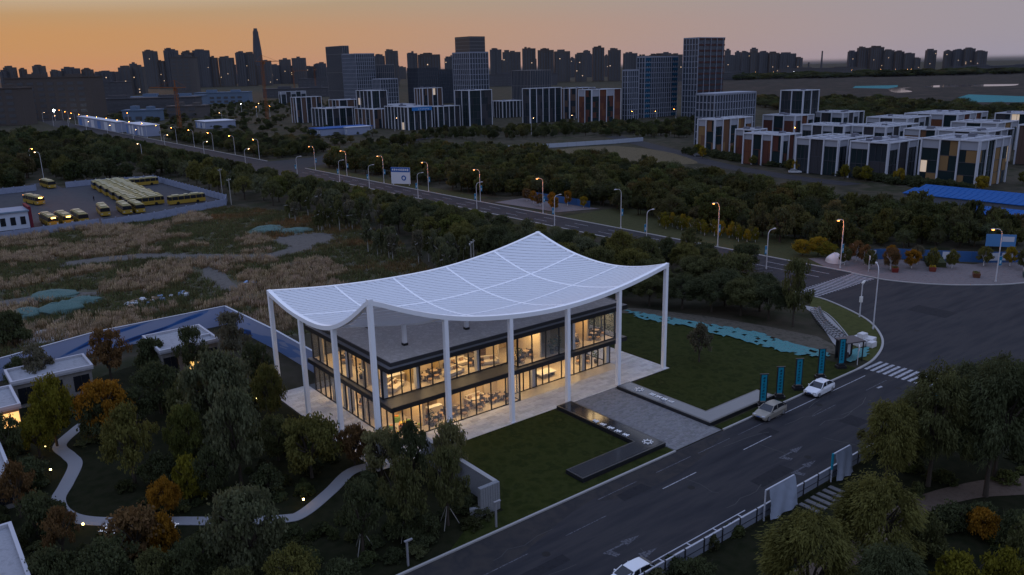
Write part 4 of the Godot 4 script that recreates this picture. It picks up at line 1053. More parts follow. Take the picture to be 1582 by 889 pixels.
func woods() -> void:
	# the willow belt between the field and the main road: individual trees
	rng.seed = 41
	var belt := PackedVector2Array(V([62, -30, 93.0, -24, 93.5, -205, 86, -240, 56, -262, 55, -190, 63, -110, 58, -70]))
	var taken := []
	var n := 0
	var plan := []
	for k in 2600:
		if plan.size() >= 190: break
		var p := Vector2(rf(50, 94), rf(-262, -24))
		if not inside(p, belt): continue
		var gap := 4.6 + (absf(p.y) - 24) * 0.012
		if taken.any(func(o): return o.distance_to(p) < gap): continue
		var kind: String = ["willow", "round", "willow", "round", "airy"][rng.randi() % 5]
		var col: String = ["olivedark", "olive", "dark", "greygreen", "olivedark", "dark", "green"][rng.randi() % 7]
		var h := minf(rf(5.2, 8.2) + (0.8 if p.x < 75 else -1.4), road_cap(p) + 0.7)
		if h < 1.9: continue
		taken.append(p)
		var zone := "behind the canopy" if p.y > -60 else ("beyond the canopy's far corner" if p.y > -110 else ("along the main road" if p.y > -180 else "near the far crossing"))
		var side := "close to the kerb" if p.x > 82 else ("mid belt" if p.x > 70 else "on the field side")
		var word: String = {"willow": "willow", "round": "round tree", "airy": "open tree"}[kind]
		var base := "%s %s %s, %s" % [{"olivedark": "dull olive", "olive": "olive green", "dark": "dark green", "greygreen": "grey green", "green": "fresh green"}[col], word, zone, side]
		plan.append([p, kind, col, h, rng.randi() % 3, base])
	plan.sort_custom(func(a, c): return a[0].distance_to(Vector2(-35, 66)) < c[0].distance_to(Vector2(-35, 66)))
	var total := {}
	for q in plan: total[q[5]] = total.get(q[5], 0) + 1
	var so_far := {}
	for q in plan:
		var n0: int = so_far.get(q[5], 0)
		so_far[q[5]] = n0 + 1
		var label: String = q[5] if total[q[5]] == 1 else ("nearest " if n0 == 0 else nth(n0) + " nearest ") + q[5]
		tree({"willow": "willow_tree", "round": "round_tree", "airy": "open_tree"}[q[1]], label, q[1], q[2], Vector3(q[0].x, 0, q[0].y), q[3], clampf(q[3] * rf(0.42, 0.56), 1.5, 3.7), q[4], "trees of the belt beside the main road", q[0].y > -120)
	# thin pale stemmed poplars at the edge of the field
	n = 0
	for k in 900:
		if n >= 70: break
		var p := Vector2(rf(38, 64), rf(-150, -36))
		if p.x < 44 + maxf(0, -70 - p.y) * 0.1: continue
		if absf(p.x - 41) < 10 and absf(p.y + 108) < 9: continue
		n += 1
		tree("poplar_tree", "thin pale stemmed poplar at the field edge %s" % ("behind the canopy" if p.y > -80 else "beside the dirt track"), "poplar", ["grey", "greygreen", "olivedark"][rng.randi() % 3], Vector3(p.x, 0, p.y), rf(5.0, 7.5), rf(1.2, 1.9), rng.randi() % 3, "young poplars at the field edge", true, "pale_bark")
	# the woods that read as one mass: instanced trees
	var zones := [
		["woodland", "dark wood beyond the main road, in front of the white framed buildings", V([119.5, -56, 119, -26, 128, -12, 150, 2, 158, 1, 161, -13, 162, -25, 166, -39, 163, -56, 170, -81, 182, -117, 193, -159, 187, -190, 190, -235, 150, -285, 128, -258, 113, -250, 113, -134, 122, -128, 124, -92, 118, -84]), 4.6, 1000, 4.6, 7.0, ["olivedark", "dark", "olivedark"]],
		["woodland", "distant wood around the far crossing and the side road", V([150, -296, 190, -304, 212, -328, 246, -288, 285, -275, 302, -222, 345, -215, 400, -280, 330, -325, 262, -345, 222, -352, 180, -318]), 6.5, 380, 3.6, 5.6, ["dark", "olivedark", "dark"]],
		["woodland", "wood left of the main road, behind the bus depot", V([20, -266, 56, -266, 84, -245, 86, -330, 84, -430, 60, -520, -30, -560, -140, -560, -140, -262, 8, -264, 8, -288, 20, -288]), 6.0, 1400, 5.0, 9.0, ["dark", "olivedark", "dark"]],
		["woodland", "dark wood in front of the low white framed halls", V([109, -294, 126, -294, 148, -312, 146, -372, 134, -436, 112, -470]), 6.0, 300, 4.0, 6.2, ["dark", "olivedark", "dark"]],
		["woodland", "strip of dark trees behind the white framed buildings", V([420, -190, 470, -250, 640, -420, 720, -400, 640, -230, 560, -120, 420, -60, 390, -40, 380, 20, 470, 30, 700, -40]), 9.0, 700, 5.0, 8.0, ["dark", "dark", "olivedark"]],
		["woodland", "scattered dark scrub on the land left of the central campus", V([112, -480, 150, -440, 160, -330, 212, -372, 232, -384, 222, -440, 215, -475, 210, -530, 222, -560, 340, -640, 430, -760, 420, -1000, 240, -1000, 130, -760]), 9.0, 460, 2.5, 4.6, ["dark", "olivedark", "dark"]],
		["woodland", "far band of dark trees across the plain", V([-300, -700, 90, -760, 100, -900, -300, -900]), 13.0, 420, 6.0, 11.0, ["dark", "dark", "dark"]],
		["woodland", "band of trees below the distant towers", V([1500, -1080, 2000, -700, 2150, -640, 2300, -760, 1700, -1250]), 18.0, 420, 7.0, 13.0, ["dark", "dark", "dark"]],
	]
	for zn in zones:
		var poly := PackedVector2Array(zn[2])
		var lo := poly[0]; var hi := poly[0]
		for q in poly:
			lo = lo.min(q); hi = hi.max(q)
		var root := thing(zn[0], zn[1], "")
		tag(root, zn[1], "", "", "stuff")
		var cell: float = zn[3]
		for s in 3:
			var where := []; var tints := []; var low := []
			var kind: String = ["round", "willow", "airy"][s]
			for k in int(zn[4] / 2.2):
				for tries in 8:
					var p := Vector2(rf(lo.x, hi.x), rf(lo.y, hi.y))
					if not inside(p, poly): continue
					var h := minf(rf(zn[5], zn[6]) * rf(0.6, 1.2), road_cap(p) + 0.5)
					if h < 1.6: continue
					where.append(spot(Vector3(p.x, -0.02, p.y), rf(0, TAU), rf(0.33, 0.50) * h * (cell / 5.5 if cell > 8 else 1.0), h))
					var g := rf(0.55, 1.25)
					var warm := rf(0.9, 1.15) if rng.randf() < 0.88 else rf(1.1, 1.45)
					tints.append(Color(g * warm, g, g * rf(0.7, 1.1)))
					break
			copies("crown", crown_for(kind, 5, false), leaf_mat(zn[7][s]), where, tints, "", root)
			copies("trunk", trunk_for(kind, 1), mats["bark"], where, tints, "", root)

# ---------------------------------------------------------------- the rough field: reeds, grass, netting, rubbish
func field() -> void:
	rng.seed = 91
	var b := MB.new()
	for k in 16:      # a clump of dry reeds with pale plumes
		var a := rf(0, TAU); var r := rf(0.0, 0.75)
		var p := Vector3(cos(a) * r, 0, sin(a) * r)
		var tip := p + Vector3(rf(-0.3, 0.3), rf(0.7, 1.3), rf(-0.3, 0.3))
		var w := Vector3(rf(-1, 1), 0, rf(-1, 1)).normalized() * 0.05
		b.tri(p - w, p + w, tip, Color(0.55, 0.5, 0.4))
		var m := p.lerp(tip, 0.68)
		b.quad(m - w * 0.6, m + w * 0.6 - Vector3(0, 0.05, 0), tip + w * 0.5 + Vector3(0, 0.12, 0), tip - w * 0.9, Color(1.25, 1.15, 1.0))
	var reed := b.mesh()
	b = MB.new()
	for k in 22:
		var a := rf(0, TAU); var r := rf(0.0, 0.8)
		var p := Vector3(cos(a) * r, 0, sin(a) * r)
		var w := Vector3(rf(-1, 1), 0, rf(-1, 1)).normalized() * 0.07
		b.tri(p - w, p + w, p + Vector3(rf(-0.4, 0.4), rf(0.3, 0.8), rf(-0.4, 0.4)), Color(rf(0.7, 1.2), rf(0.7, 1.2), 0.9))
	var tuft := b.mesh()
	var patch := FastNoiseLite.new()
	patch.seed = 4; patch.frequency = 0.035; patch.fractal_octaves = 3
	var edge := PackedVector2Array(V([-60, -165, 8, -169, 23, -166, 46, -176, 62, -140, 60, -100, 46, -60, 44, -34, 8, -47, 6.5, -60, -13, -59, -27, -56, -60, -50]))
	var w1 := []; var t1 := []; var w2 := []; var t2 := []
	for k in 26000:
		var p := Vector2(rf(-60, 62), rf(-178, -34))
		if not inside(p, edge): continue
		if absf(p.y - track_z(p.x)) < 3.2 or (p.x > 8 and absf(p.x - 14.5) < 2.2 and p.y < -78 and p.y > -100): continue
		if Vector2(43, -112).distance_to(p) < 7: continue
		var v := patch.get_noise_2d(p.x, p.y * 1.6)
		var g := rf(0.65, 1.25)
		if v > 0.02 and rng.randf() < 0.8 and p.x < 36:
			w1.append(spot(Vector3(p.x, -0.05, p.y), rf(0, TAU), rf(0.8, 1.3), rf(0.7, 1.35)))
			t1.append(Color(g, g * rf(0.9, 1.0), g * rf(0.8, 1.0)))
		elif rng.randf() < 0.75:
			w2.append(spot(Vector3(p.x, -0.05, p.y), rf(0, TAU), rf(0.7, 1.5), rf(0.5, 1.5)))
			t2.append(Color(g * (1.0 + maxf(v, -0.1)), g, g * 0.8))
	copies("reeds", reed, mat("dry_reed", 0.36, 0.285, 0.195, 0.9), w1, t1, "pale dry plumed reeds across the rough field")
	copies("grass", tuft, mat("rough_grass", 0.120, 0.112, 0.056, 0.9), w2, t2, "dull green and brown rough grass of the field")
	# heaps under green netting
	var net := ground_mat("green_net", [[0.035, 0.075, 0.068], [0.12, 0.19, 0.175], [0.055, 0.10, 0.092], [0.15, 0.21, 0.20]], 2.2, 0.4, 1.0, 0.6, 0.02)
	for q in [[-18.6, -86.5, 2.4, 1.3, "left one, nearest the pale slab"], [-13.6, -86.0, 3.0, 1.5, "big crumpled one in the middle"], [-9.6, -88.6, 2.4, 1.1, "right one, greyest of the three"], [-12.6, -97.5, 3.4, 0.9, "long flat one behind the others"], [41.0, -131.0, 4.2, 0.9, "far one by the willow belt"], [46.0, -124.0, 3.4, 0.8, "far low one beside the bare patch"], [13.8, -71.5, 1.8, 0.5, "small one near the blue wall corner"]]:
		b = MB.new()
		heap(b, q[2], q[3], 15, 6)
		tag(obj("netted_heap", b.mesh(true), net, null, Vector3(q[0], -0.06, q[1]), rf(0, TAU)), "heap under pale green netting in the field, " + q[4], "netted heap", "heaps under green netting")
	var junk := [mat("junk_white", 0.50, 0.52, 0.56, 0.8), mat("junk_blue", 0.20, 0.28, 0.42, 0.8), mat("junk_brown", 0.22, 0.16, 0.11, 0.9)]
	for k in 26:
		var at := Vector3(rf(-4, 9), 0, rf(-84, -79.5)) if k < 20 else Vector3(rf(16, 20), 0, rf(-82, -79))
		b = MB.new()
		b.box(Vector3(0, 0.22, 0), Vector3(rf(0.4, 1.3), rf(0.25, 0.5), rf(0.4, 1.0)), Color.WHITE, Basis(Vector3(rf(-1, 1), rf(0, 1), rf(-1, 1)).normalized(), rf(0, 0.5)))
		heap(b, rf(0.3, 0.6), rf(0.2, 0.45), 8, 3)
		tag(obj("rubbish_bag", b.mesh(), junk[rng.randi() % 3], null, at, rf(0, TAU)), "discarded pale bag in the rubbish %s" % ("strewn behind the blue wall" if k < 20 else "beside the dirt track"), "rubbish", "rubbish strewn on the field")
	b = MB.new(); b.span(Vector3(-22, -0.05, -75.2), Vector3(-15, 0.12, -68))
	setting("concrete_slab", b.mesh(), ground_mat("old_concrete", [[0.20, 0.19, 0.18], [0.30, 0.29, 0.28], [0.25, 0.24, 0.23]], 5.0, 0.6, 0.95, 0.4), "pale concrete slab in the field behind the blue wall")
	# crumpled netting on the bank right of the lawn
	var teal := ground_mat("teal_net", [[0.030, 0.13, 0.135], [0.075, 0.23, 0.235], [0.10, 0.20, 0.205], [0.03, 0.09, 0.095]], 5.0, 0.5, 1.0, 0.6, 0.02)
	for q in [["long strip of teal netting along the edge of the right lawn", V([57.0, -22.5, 54.9, -17, 57.4, -8.4, 57.9, -2.2, 58.3, 5.6, 59.4, 10.2, 60.2, 12.4, 63.0, 11.6, 63.0, 6.9, 63.6, -1.5, 61.2, -8.9])], ["small patch of teal netting at the curve of the kerb", V([61.5, 15.3, 61.0, 13.4, 64.8, 12.2, 67.4, 11.8, 69.4, 13.4, 66.6, 15.0])], ["faded grey teal netting below the back of the plaza", V([44, -30, 46.5, -34, 55.5, -24, 54.2, -20.5])]]:
		b = MB.new()
		rumple(b, q[1], 0.6, 0.06, 0.24)
		tag(obj("ground_netting", b.mesh(true), teal), q[0], "netting")

func track_z(x: float) -> float:
	var p := [-30, -98, -12.7, -97.4, -6, -94, -5.9, -124, 2.7, -123.6, 11.2, -119.5, 20.2, -109, 29.1, -101, 41, -105]
	for k in range(0, p.size() - 2, 2):
		if x >= p[k] and x < p[k + 2]: return lerpf(p[k + 1], p[k + 3], (x - p[k]) / (p[k + 2] - p[k]))
	return 99.0

func heap(b: MB, r: float, h: float, n: int, rings: int) -> void:   # a lumpy mound
	var first := b.v.size()
	for k in rings + 1:
		var u := k / float(rings)
		for s in n:
			var a := TAU * s / n
			var q := r * (1.0 - u * u * 0.9) * rf(0.85, 1.15)
			b.pt(Vector3(cos(a) * q * 1.3, h * (1 - pow(1 - u, 1.6)) * rf(0.8, 1.15), sin(a) * q), Color.WHITE)
	for k in rings:
		for s in n:
			var a := first + k * n + s
			var c := first + k * n + (s + 1) % n
			b.ix.append_array(PackedInt32Array([a, c + n, c, a, a + n, c + n]))
	var top := b.pt(Vector3(0, h, 0), Color.WHITE)
	for s in n: b.ix.append_array(PackedInt32Array([first + rings * n + s, top, first + rings * n + (s + 1) % n]))

func rumple(b: MB, pts: Array, step: float, lo: float, hi: float) -> void:   # a crumpled sheet inside an outline
	var poly := PackedVector2Array(pts)
	var a := poly[0]; var e := poly[0]
	for q in poly:
		a = a.min(q); e = e.max(q)
	var nx := int((e.x - a.x) / step) + 1
	var nz := int((e.y - a.y) / step) + 1
	var id := {}
	for i in nx + 1:
		for j in nz + 1:
			var p := Vector2(a.x + i * step + rf(-.2, .2) * step, a.y + j * step + rf(-.2, .2) * step)
			if inside(p, poly): id[Vector2i(i, j)] = b.pt(Vector3(p.x, rf(lo, hi), p.y), Color.WHITE)
	for i in nx:
		for j in nz:
			var q := [Vector2i(i, j), Vector2i(i + 1, j), Vector2i(i + 1, j + 1), Vector2i(i, j + 1)]
			if q.all(func(w): return id.has(w)) and rng.randf() > 0.1:
				b.ix.append_array(PackedInt32Array([id[q[0]], id[q[1]], id[q[2]], id[q[0]], id[q[2]], id[q[3]]]))

# ---------------------------------------------------------------- street lamps and road furniture
func lamp_proto(called: String, h: float, arm: float, lit: int, banner: bool) -> Node3D:   # arm reaches towards -x; lit: 0 off, 1 amber, 2 pale
	var t := thing(called, "", "street lamp")
	var grey := mat("lamp_pole_grey", 0.46, 0.46, 0.48, 0.5)
	var b := MB.new()
	b.tube([Vector3(0, 0, 0), Vector3(0, 0.35, 0), Vector3(0, 0.36, 0), Vector3(0, h * 0.88, 0)], [0.16, 0.16, 0.105, 0.075], 8)
	obj("pole", b.mesh(true), grey, t)
	b = MB.new()
	b.tube([Vector3(0, h * 0.88, 0), Vector3(-arm * 0.08, h * 0.94, 0), Vector3(-arm * 0.3, h * 0.985, 0), Vector3(-arm * 0.62, h, 0), Vector3(-arm, h, 0)], [0.075, 0.07, 0.062, 0.055, 0.05], 6)
	obj("arm", b.mesh(true), grey, t)
	b = MB.new()
	b.box(Vector3(-arm - 0.3, h + 0.03, 0), Vector3(0.75, 0.13, 0.26))
	b.box(Vector3(-arm - 0.3, h + 0.12, 0), Vector3(0.5, 0.06, 0.18))
	obj("lamp_head", b.mesh(), grey, t)
	if lit > 0:
		b = MB.new(); b.lathe([Vector2(0.0, -0.16), Vector2(0.16, -0.15), Vector2(0.24, -0.06), Vector2(0.2, 0.0), Vector2(0.0, 0.01)], 10, Vector3(-arm - 0.3, h - 0.04, 0))
		obj("lamp_glass", b.mesh(true), glow("amber_lamp" if called == "street_lamp" else "far_amber_lamp", 1.0, 0.30, 0.035, 7.0 if called == "street_lamp" else 45.0) if lit == 1 else glow("pale_lamp", 1.0, 0.55, 0.22, 16.0), t)
	if banner:
		b = MB.new(); b.span(Vector3(0.18, 3.0, -0.02), Vector3(0.75, 4.6, 0.02))
		var o := obj("banner", b.mesh(), mat("banner_blue", 0.015, 0.16, 0.30, 0.7), t)
		b = MB.new(); b.beam(Vector3(0, 4.65, 0), Vector3(0.8, 4.65, 0), 0.04, 0.04); obj("bracket", b.mesh(), grey, o)
		b = MB.new(); b.span(Vector3(0.28, 3.3, -0.026), Vector3(0.62, 3.9, 0.026)); obj("emblem", b.mesh(), mat("banner_pale", 0.35, 0.45, 0.5, 0.8), o)
	return t

func street_lamps() -> void:
	var amber := Color(1.0, 0.55, 0.18)
	var tall := lamp_proto("street_lamp", 9.6, 1.7, 1, true)
	var names := ["right of the paved square beyond the junction", "at the corner of the long crossing", "behind the row of golden shrubs", "opposite the far corner of the canopy", "beside the small paved terrace", "left of the terrace with orange trees", "right of the roadside billboard", "behind the roadside billboard", "left of the roadside billboard", "close to the far crossing"]
	var spots := [[117.5, 10.1, 25.0], [107.1, -13.4, 0.0], [106.4, -41.6, 0.0], [106.2, -99.7, 0.0], [106.2, -128.5, 0.0], [106.2, -157.0, 0.0], [106.2, -186.0, 0.0], [106.2, -214.0, 0.0], [106.0, -241.0, 0.0]]
	var first := true
	for k in spots.size():
		var q: Array = spots[k]
		var label: String = "tall street lamp lit amber, " + ["right of the paved square beyond the junction", "at the corner of the long crossing", "beside the golden shrubs across the main road", "beside the small paved terrace", "at the left end of the small paved terrace", "right of the roadside billboard", "left of the roadside billboard", "second to the left of the roadside billboard", "last one before the far crossing"][k]
		var turn := -deg_to_rad(q[2])
		if first:
			first = false
			tall.position = Vector3(q[0], 0, q[1]); tall.rotation.y = PI * 0.0 + turn; tag(tall, label, "", "lamps on the far side of the main road")
		else: dup(tall, "street_lamp", label, Vector3(q[0], 0, q[1]), turn, "lamps on the far side of the main road")
		var head := Vector3(q[0], 9.45, q[1]) + Basis(Vector3.UP, turn) * Vector3(-2.0, 0, 0)
		light_at(head, amber, 14.0)
	var dark_tall := lamp_proto("street_lamp", 9.6, 1.7, 0, true)
	dark_tall.position = Vector3(106.2, 0, -70.5); tag(dark_tall, "tall street lamp left unlit, opposite the right corner of the canopy")
	var curve := lamp_proto("street_lamp", 9.5, 1.9, 0, false)
	curve.position = Vector3(77.0, 0, 9.5); curve.rotation.y = deg_to_rad(-142.0); tag(curve, "tall pale unlit street lamp on the grass island's curved kerb")
	# near side of the main road: lower, unlit
	var low := lamp_proto("street_lamp", 7.6, 1.6, 0, true)
	var where := ["beside the slim tree at the junction", "above the right end of the canopy", "over the back corner of the canopy", "opposite the small paved terrace", "opposite the billboard, right one", "opposite the billboard, left one", "near the far crossing", "at the bend by the far crossing"]
	first = true
	for k in 8:
		var p := Vector3(96.6, 0, [-22.5, -53.3, -84.0, -117.0, -148.0, -179.0, -201.0, -226.0][k])
		if k == 7: p.x = 91.6
		if first:
			first = false
			low.position = p; low.rotation.y = PI; tag(low, "unlit lamp on the main road's near kerb, " + where[k], "", "unlit lamps on the near kerb")
		else: dup(low, "street_lamp", "unlit lamp on the main road's near kerb, " + where[k], p, PI, "unlit lamps on the near kerb")
	# lamps past the far crossing, both kerbs, down to the vanishing point
	var far := lamp_proto("road_lamp", 9.3, 1.8, 1, false)
	var farw := lamp_proto("road_lamp", 8.2, 1.6, 2, false)
	far.position = Vector3(106, 0, -300); tag(far, "small distant lamp lit amber, first past the far crossing on the right kerb", "", "lit lamps along the far main road")
	farw.position = Vector3(87.6, 0, -268); farw.rotation.y = PI; tag(farw, "small distant lamp lit pale, first past the far crossing on the left kerb", "", "lit lamps along the far main road")
	var z := -331.0
	var n := 0
	while z > -1700:
		var x := 106.0 if z > -700 else (lerpf(106.0, 128.0, (-700 - z) / 300.0) if z > -1000 else lerpf(128.0, 176.0, (-1000 - z) / 750.0))
		var band := "among the near trees" if z > -480 else ("by the white hoarding" if z > -700 else "in the far chain of lights at the left edge")
		dup(far, "road_lamp", "amber lamp on the long road's right kerb, %s past the far crossing" % nth(n + 1), Vector3(x, 0, z), 0, "lit lamps along the far main road")
		if n % 2 == 0: dup(farw, "road_lamp", "pale lamp on the long road's left kerb, %s past the far crossing" % nth(n / 2 + 1), Vector3(x - 18, 0, z + 10), PI, "lit lamps along the far main road")
		z -= 31.0 if z > -700 else 44.0
		n += 1
	for q in [[16, -285.5, 2, 11.5, "behind the gate of the bus depot"], [60.5, -319.7, 2, 9.4, "in the wood right of the bus depot"], [273.2, -306.2, 2, 9.5, "in front of the glass block with white posts"], [334.5, -336.0, 2, 7.0, "left of the pale row of blocks"], [369.5, -316.2, 1, 8.4, "before the wide blue office block"], [387.4, -311.7, 1, 7.6, "second before the wide blue office block"], [404.3, -309.2, 1, 8.4, "at the foot of the tall glass tower"], [236.0, -400.0, 2, 8.4, "before the blue sign of the long white hall"], [300.0, -150.0, 1, 9.0, "behind the orange block"], [470, -120, 2, 9, "left of three behind the white roofs"], [480, -92, 2, 9, "middle one of three behind the white roofs"], [490, -64, 1, 9, "right one of three behind the white roofs"], [20, -340, 1, 9, "in the wood left of the depot gate"], [-10, -420, 2, 9, "in the wood at the left edge"], [133, -640, 1, 10, "beside the white hoarding"], [180, -560, 2, 10, "by the white shed"], [250, -640, 1, 10, "left of the long white hall"]]:
		var p := lamp_proto("road_lamp", q[3], 1.2, q[2], false)
		p.position = Vector3(q[0], 0, q[1]); p.rotation.y = rf(0, TAU)
		tag(p, "lone lit lamp " + q[4])
	# chain of tiny lights on the far bridge and by the distant towers
	rng.seed = 3
	var bead := MB.new(); bead.lathe([Vector2(0, -0.5), Vector2(0.45, 0), Vector2(0, 0.5)], 6)
	var pole := MB.new(); pole.tube([Vector3(0, -9, 0), Vector3(0, -0.4, 0)], [0.12, 0.12], 4)
	var bm := bead.mesh(); var pm := pole.mesh()
	for k in 46:
		var at := Vector3(lerpf(560, 640, k / 22.0) + rf(-4, 4), 9.5, lerpf(-1310, -1275, k / 22.0)) if k < 24 else Vector3(rf(1900, 2650), 9.5, rf(-1450, -1050))
		if k >= 38: at = Vector3(rf(180, 420), 9.5, rf(-760, -620))
		var t := thing("distant_lamp", "tiny far lamp %s" % ("in the row of lights left of the dark tower" if k < 24 else ("at the foot of the far right towers" if k < 38 else "on the dark land left of the campus")), "street lamp", at - Vector3(0, 9.5, 0), 0, "tiny far lamps")
		obj("pole", pm, mat("lamp_pole_grey", 0.46, 0.46, 0.48, 0.5), t, Vector3(0, 9.5, 0))
		obj("lamp_glass", bm, glow("far_lamp", 1.0, 0.45, 0.12, 16.0) if k % 3 else glow("far_lamp_white", 0.9, 0.92, 1.0, 30.0), t, Vector3(0, 9.5, 0)).scale = Vector3.ONE * (0.8 if k < 38 else 0.6)
	var fl := thing("flood_light", "bright white flood light beside the long road at the left", "flood light", Vector3(104, 0, -778))
	obj("pole", pm, mat("lamp_pole_grey", 0.46, 0.46, 0.48, 0.5), fl, Vector3(0, 9.5, 0))
	obj("lamp_glass", bm, glow("flood", 0.9, 0.95, 1.0, 60.0), fl, Vector3(0, 9.5, 0)).scale = Vector3.ONE * 2.2
	light_at(Vector3(104, 8.0, -778), Color(0.9, 0.95, 1.0), 60.0)
	# camera pole and small signs at the junction
	var g := mat("lamp_pole_grey", 0.46, 0.46, 0.48, 0.5)
	var cp := thing("camera_pole", "grey traffic camera pole on the grass island", "camera pole", Vector3(81.1, 0, 5.1))
	var b := MB.new(); b.tube([Vector3.ZERO, Vector3(0, 5.4, 0)], [0.11, 0.08], 8); obj("pole", b.mesh(true), g, cp)
	b = MB.new(); b.beam(Vector3(0, 5.0, 0), Vector3(1.5, 5.1, -0.6), 0.07, 0.07); obj("arm", b.mesh(), g, cp)
	for q in [[0.7, 5.3, -0.3], [1.5, 5.3, -0.6]]:
		b = MB.new(); b.box(Vector3(q[0], q[1], q[2]), Vector3(0.62, 0.2, 0.2)); obj("camera", b.mesh(), mat("white_wall", 0.66, 0.64, 0.60, 0.6), cp)
	b = MB.new(); b.span(Vector3(-0.2, 2.4, -0.18), Vector3(0.2, 3.3, 0.18)); obj("control_box", b.mesh(), mat("white_wall", 0.66, 0.64, 0.60, 0.6), cp)
	for q in [[108.5, -8.5, "by the long crossing on the paved square", 2.9], [61.6, 15.7, "in front of the small kiosk", 2.6]]:
		var s := thing("road_sign", "small white sign on a post " + q[2], "sign", Vector3(q[0], 0, q[1]), 0.6)
		b = MB.new(); b.tube([Vector3.ZERO, Vector3(0, q[3], 0)], [0.05, 0.05], 6); obj("post", b.mesh(), g, s)
		b = MB.new(); b.span(Vector3(-0.65, q[3] - 0.5, 0.03), Vector3(0.65, q[3] + 0.1, 0.1)); obj("sign_panel", b.mesh(), mat("sign_white", 0.55, 0.55, 0.57, 0.6), s)
	# roadside billboard
	var bb := thing("billboard", "roadside billboard with a blue band over a white picture", "billboard", Vector3(107.2, 0, -176), deg_to_rad(-58))
	b = MB.new(); b.span(Vector3(-3.6, 0.6, -0.1), Vector3(3.6, 6.2, 0.1)); obj("board", b.mesh(), mat("board_white", 0.52, 0.54, 0.58, 0.7), bb)
	b = MB.new(); b.span(Vector3(-3.6, 4.6, 0.1), Vector3(3.6, 6.2, 0.13)); obj("blue_band", b.mesh(), mat("board_blue", 0.02, 0.09, 0.30, 0.7), bb)
	b = MB.new()
	rng.seed = 8
	for k in 9: b.box(Vector3(-2.9 + k * 0.72, 5.4, 0.14), Vector3(0.46, rf(0.4, 0.8), 0.03))
	obj("lettering", b.mesh(), mat("board_white", 0.52, 0.54, 0.58, 0.7), bb)
	b = MB.new(); b.lathe([Vector2(0.5, 0), Vector2(0.9, 0), Vector2(0.9, 0.02), Vector2(0.5, 0.02)], 16, Vector3.ZERO)
	var ring := obj("emblem", b.mesh(), mat("board_blue", 0.02, 0.09, 0.30, 0.7), bb, Vector3(1.2, 2.6, 0.12)); ring.rotation.x = PI / 2
	for s in [-1, 1]:
		b = MB.new(); b.span(Vector3(s * 3.0 - 0.12, 0, -0.3), Vector3(s * 3.0 + 0.12, 6.0, -0.1)); obj("post", b.mesh(), g, bb)

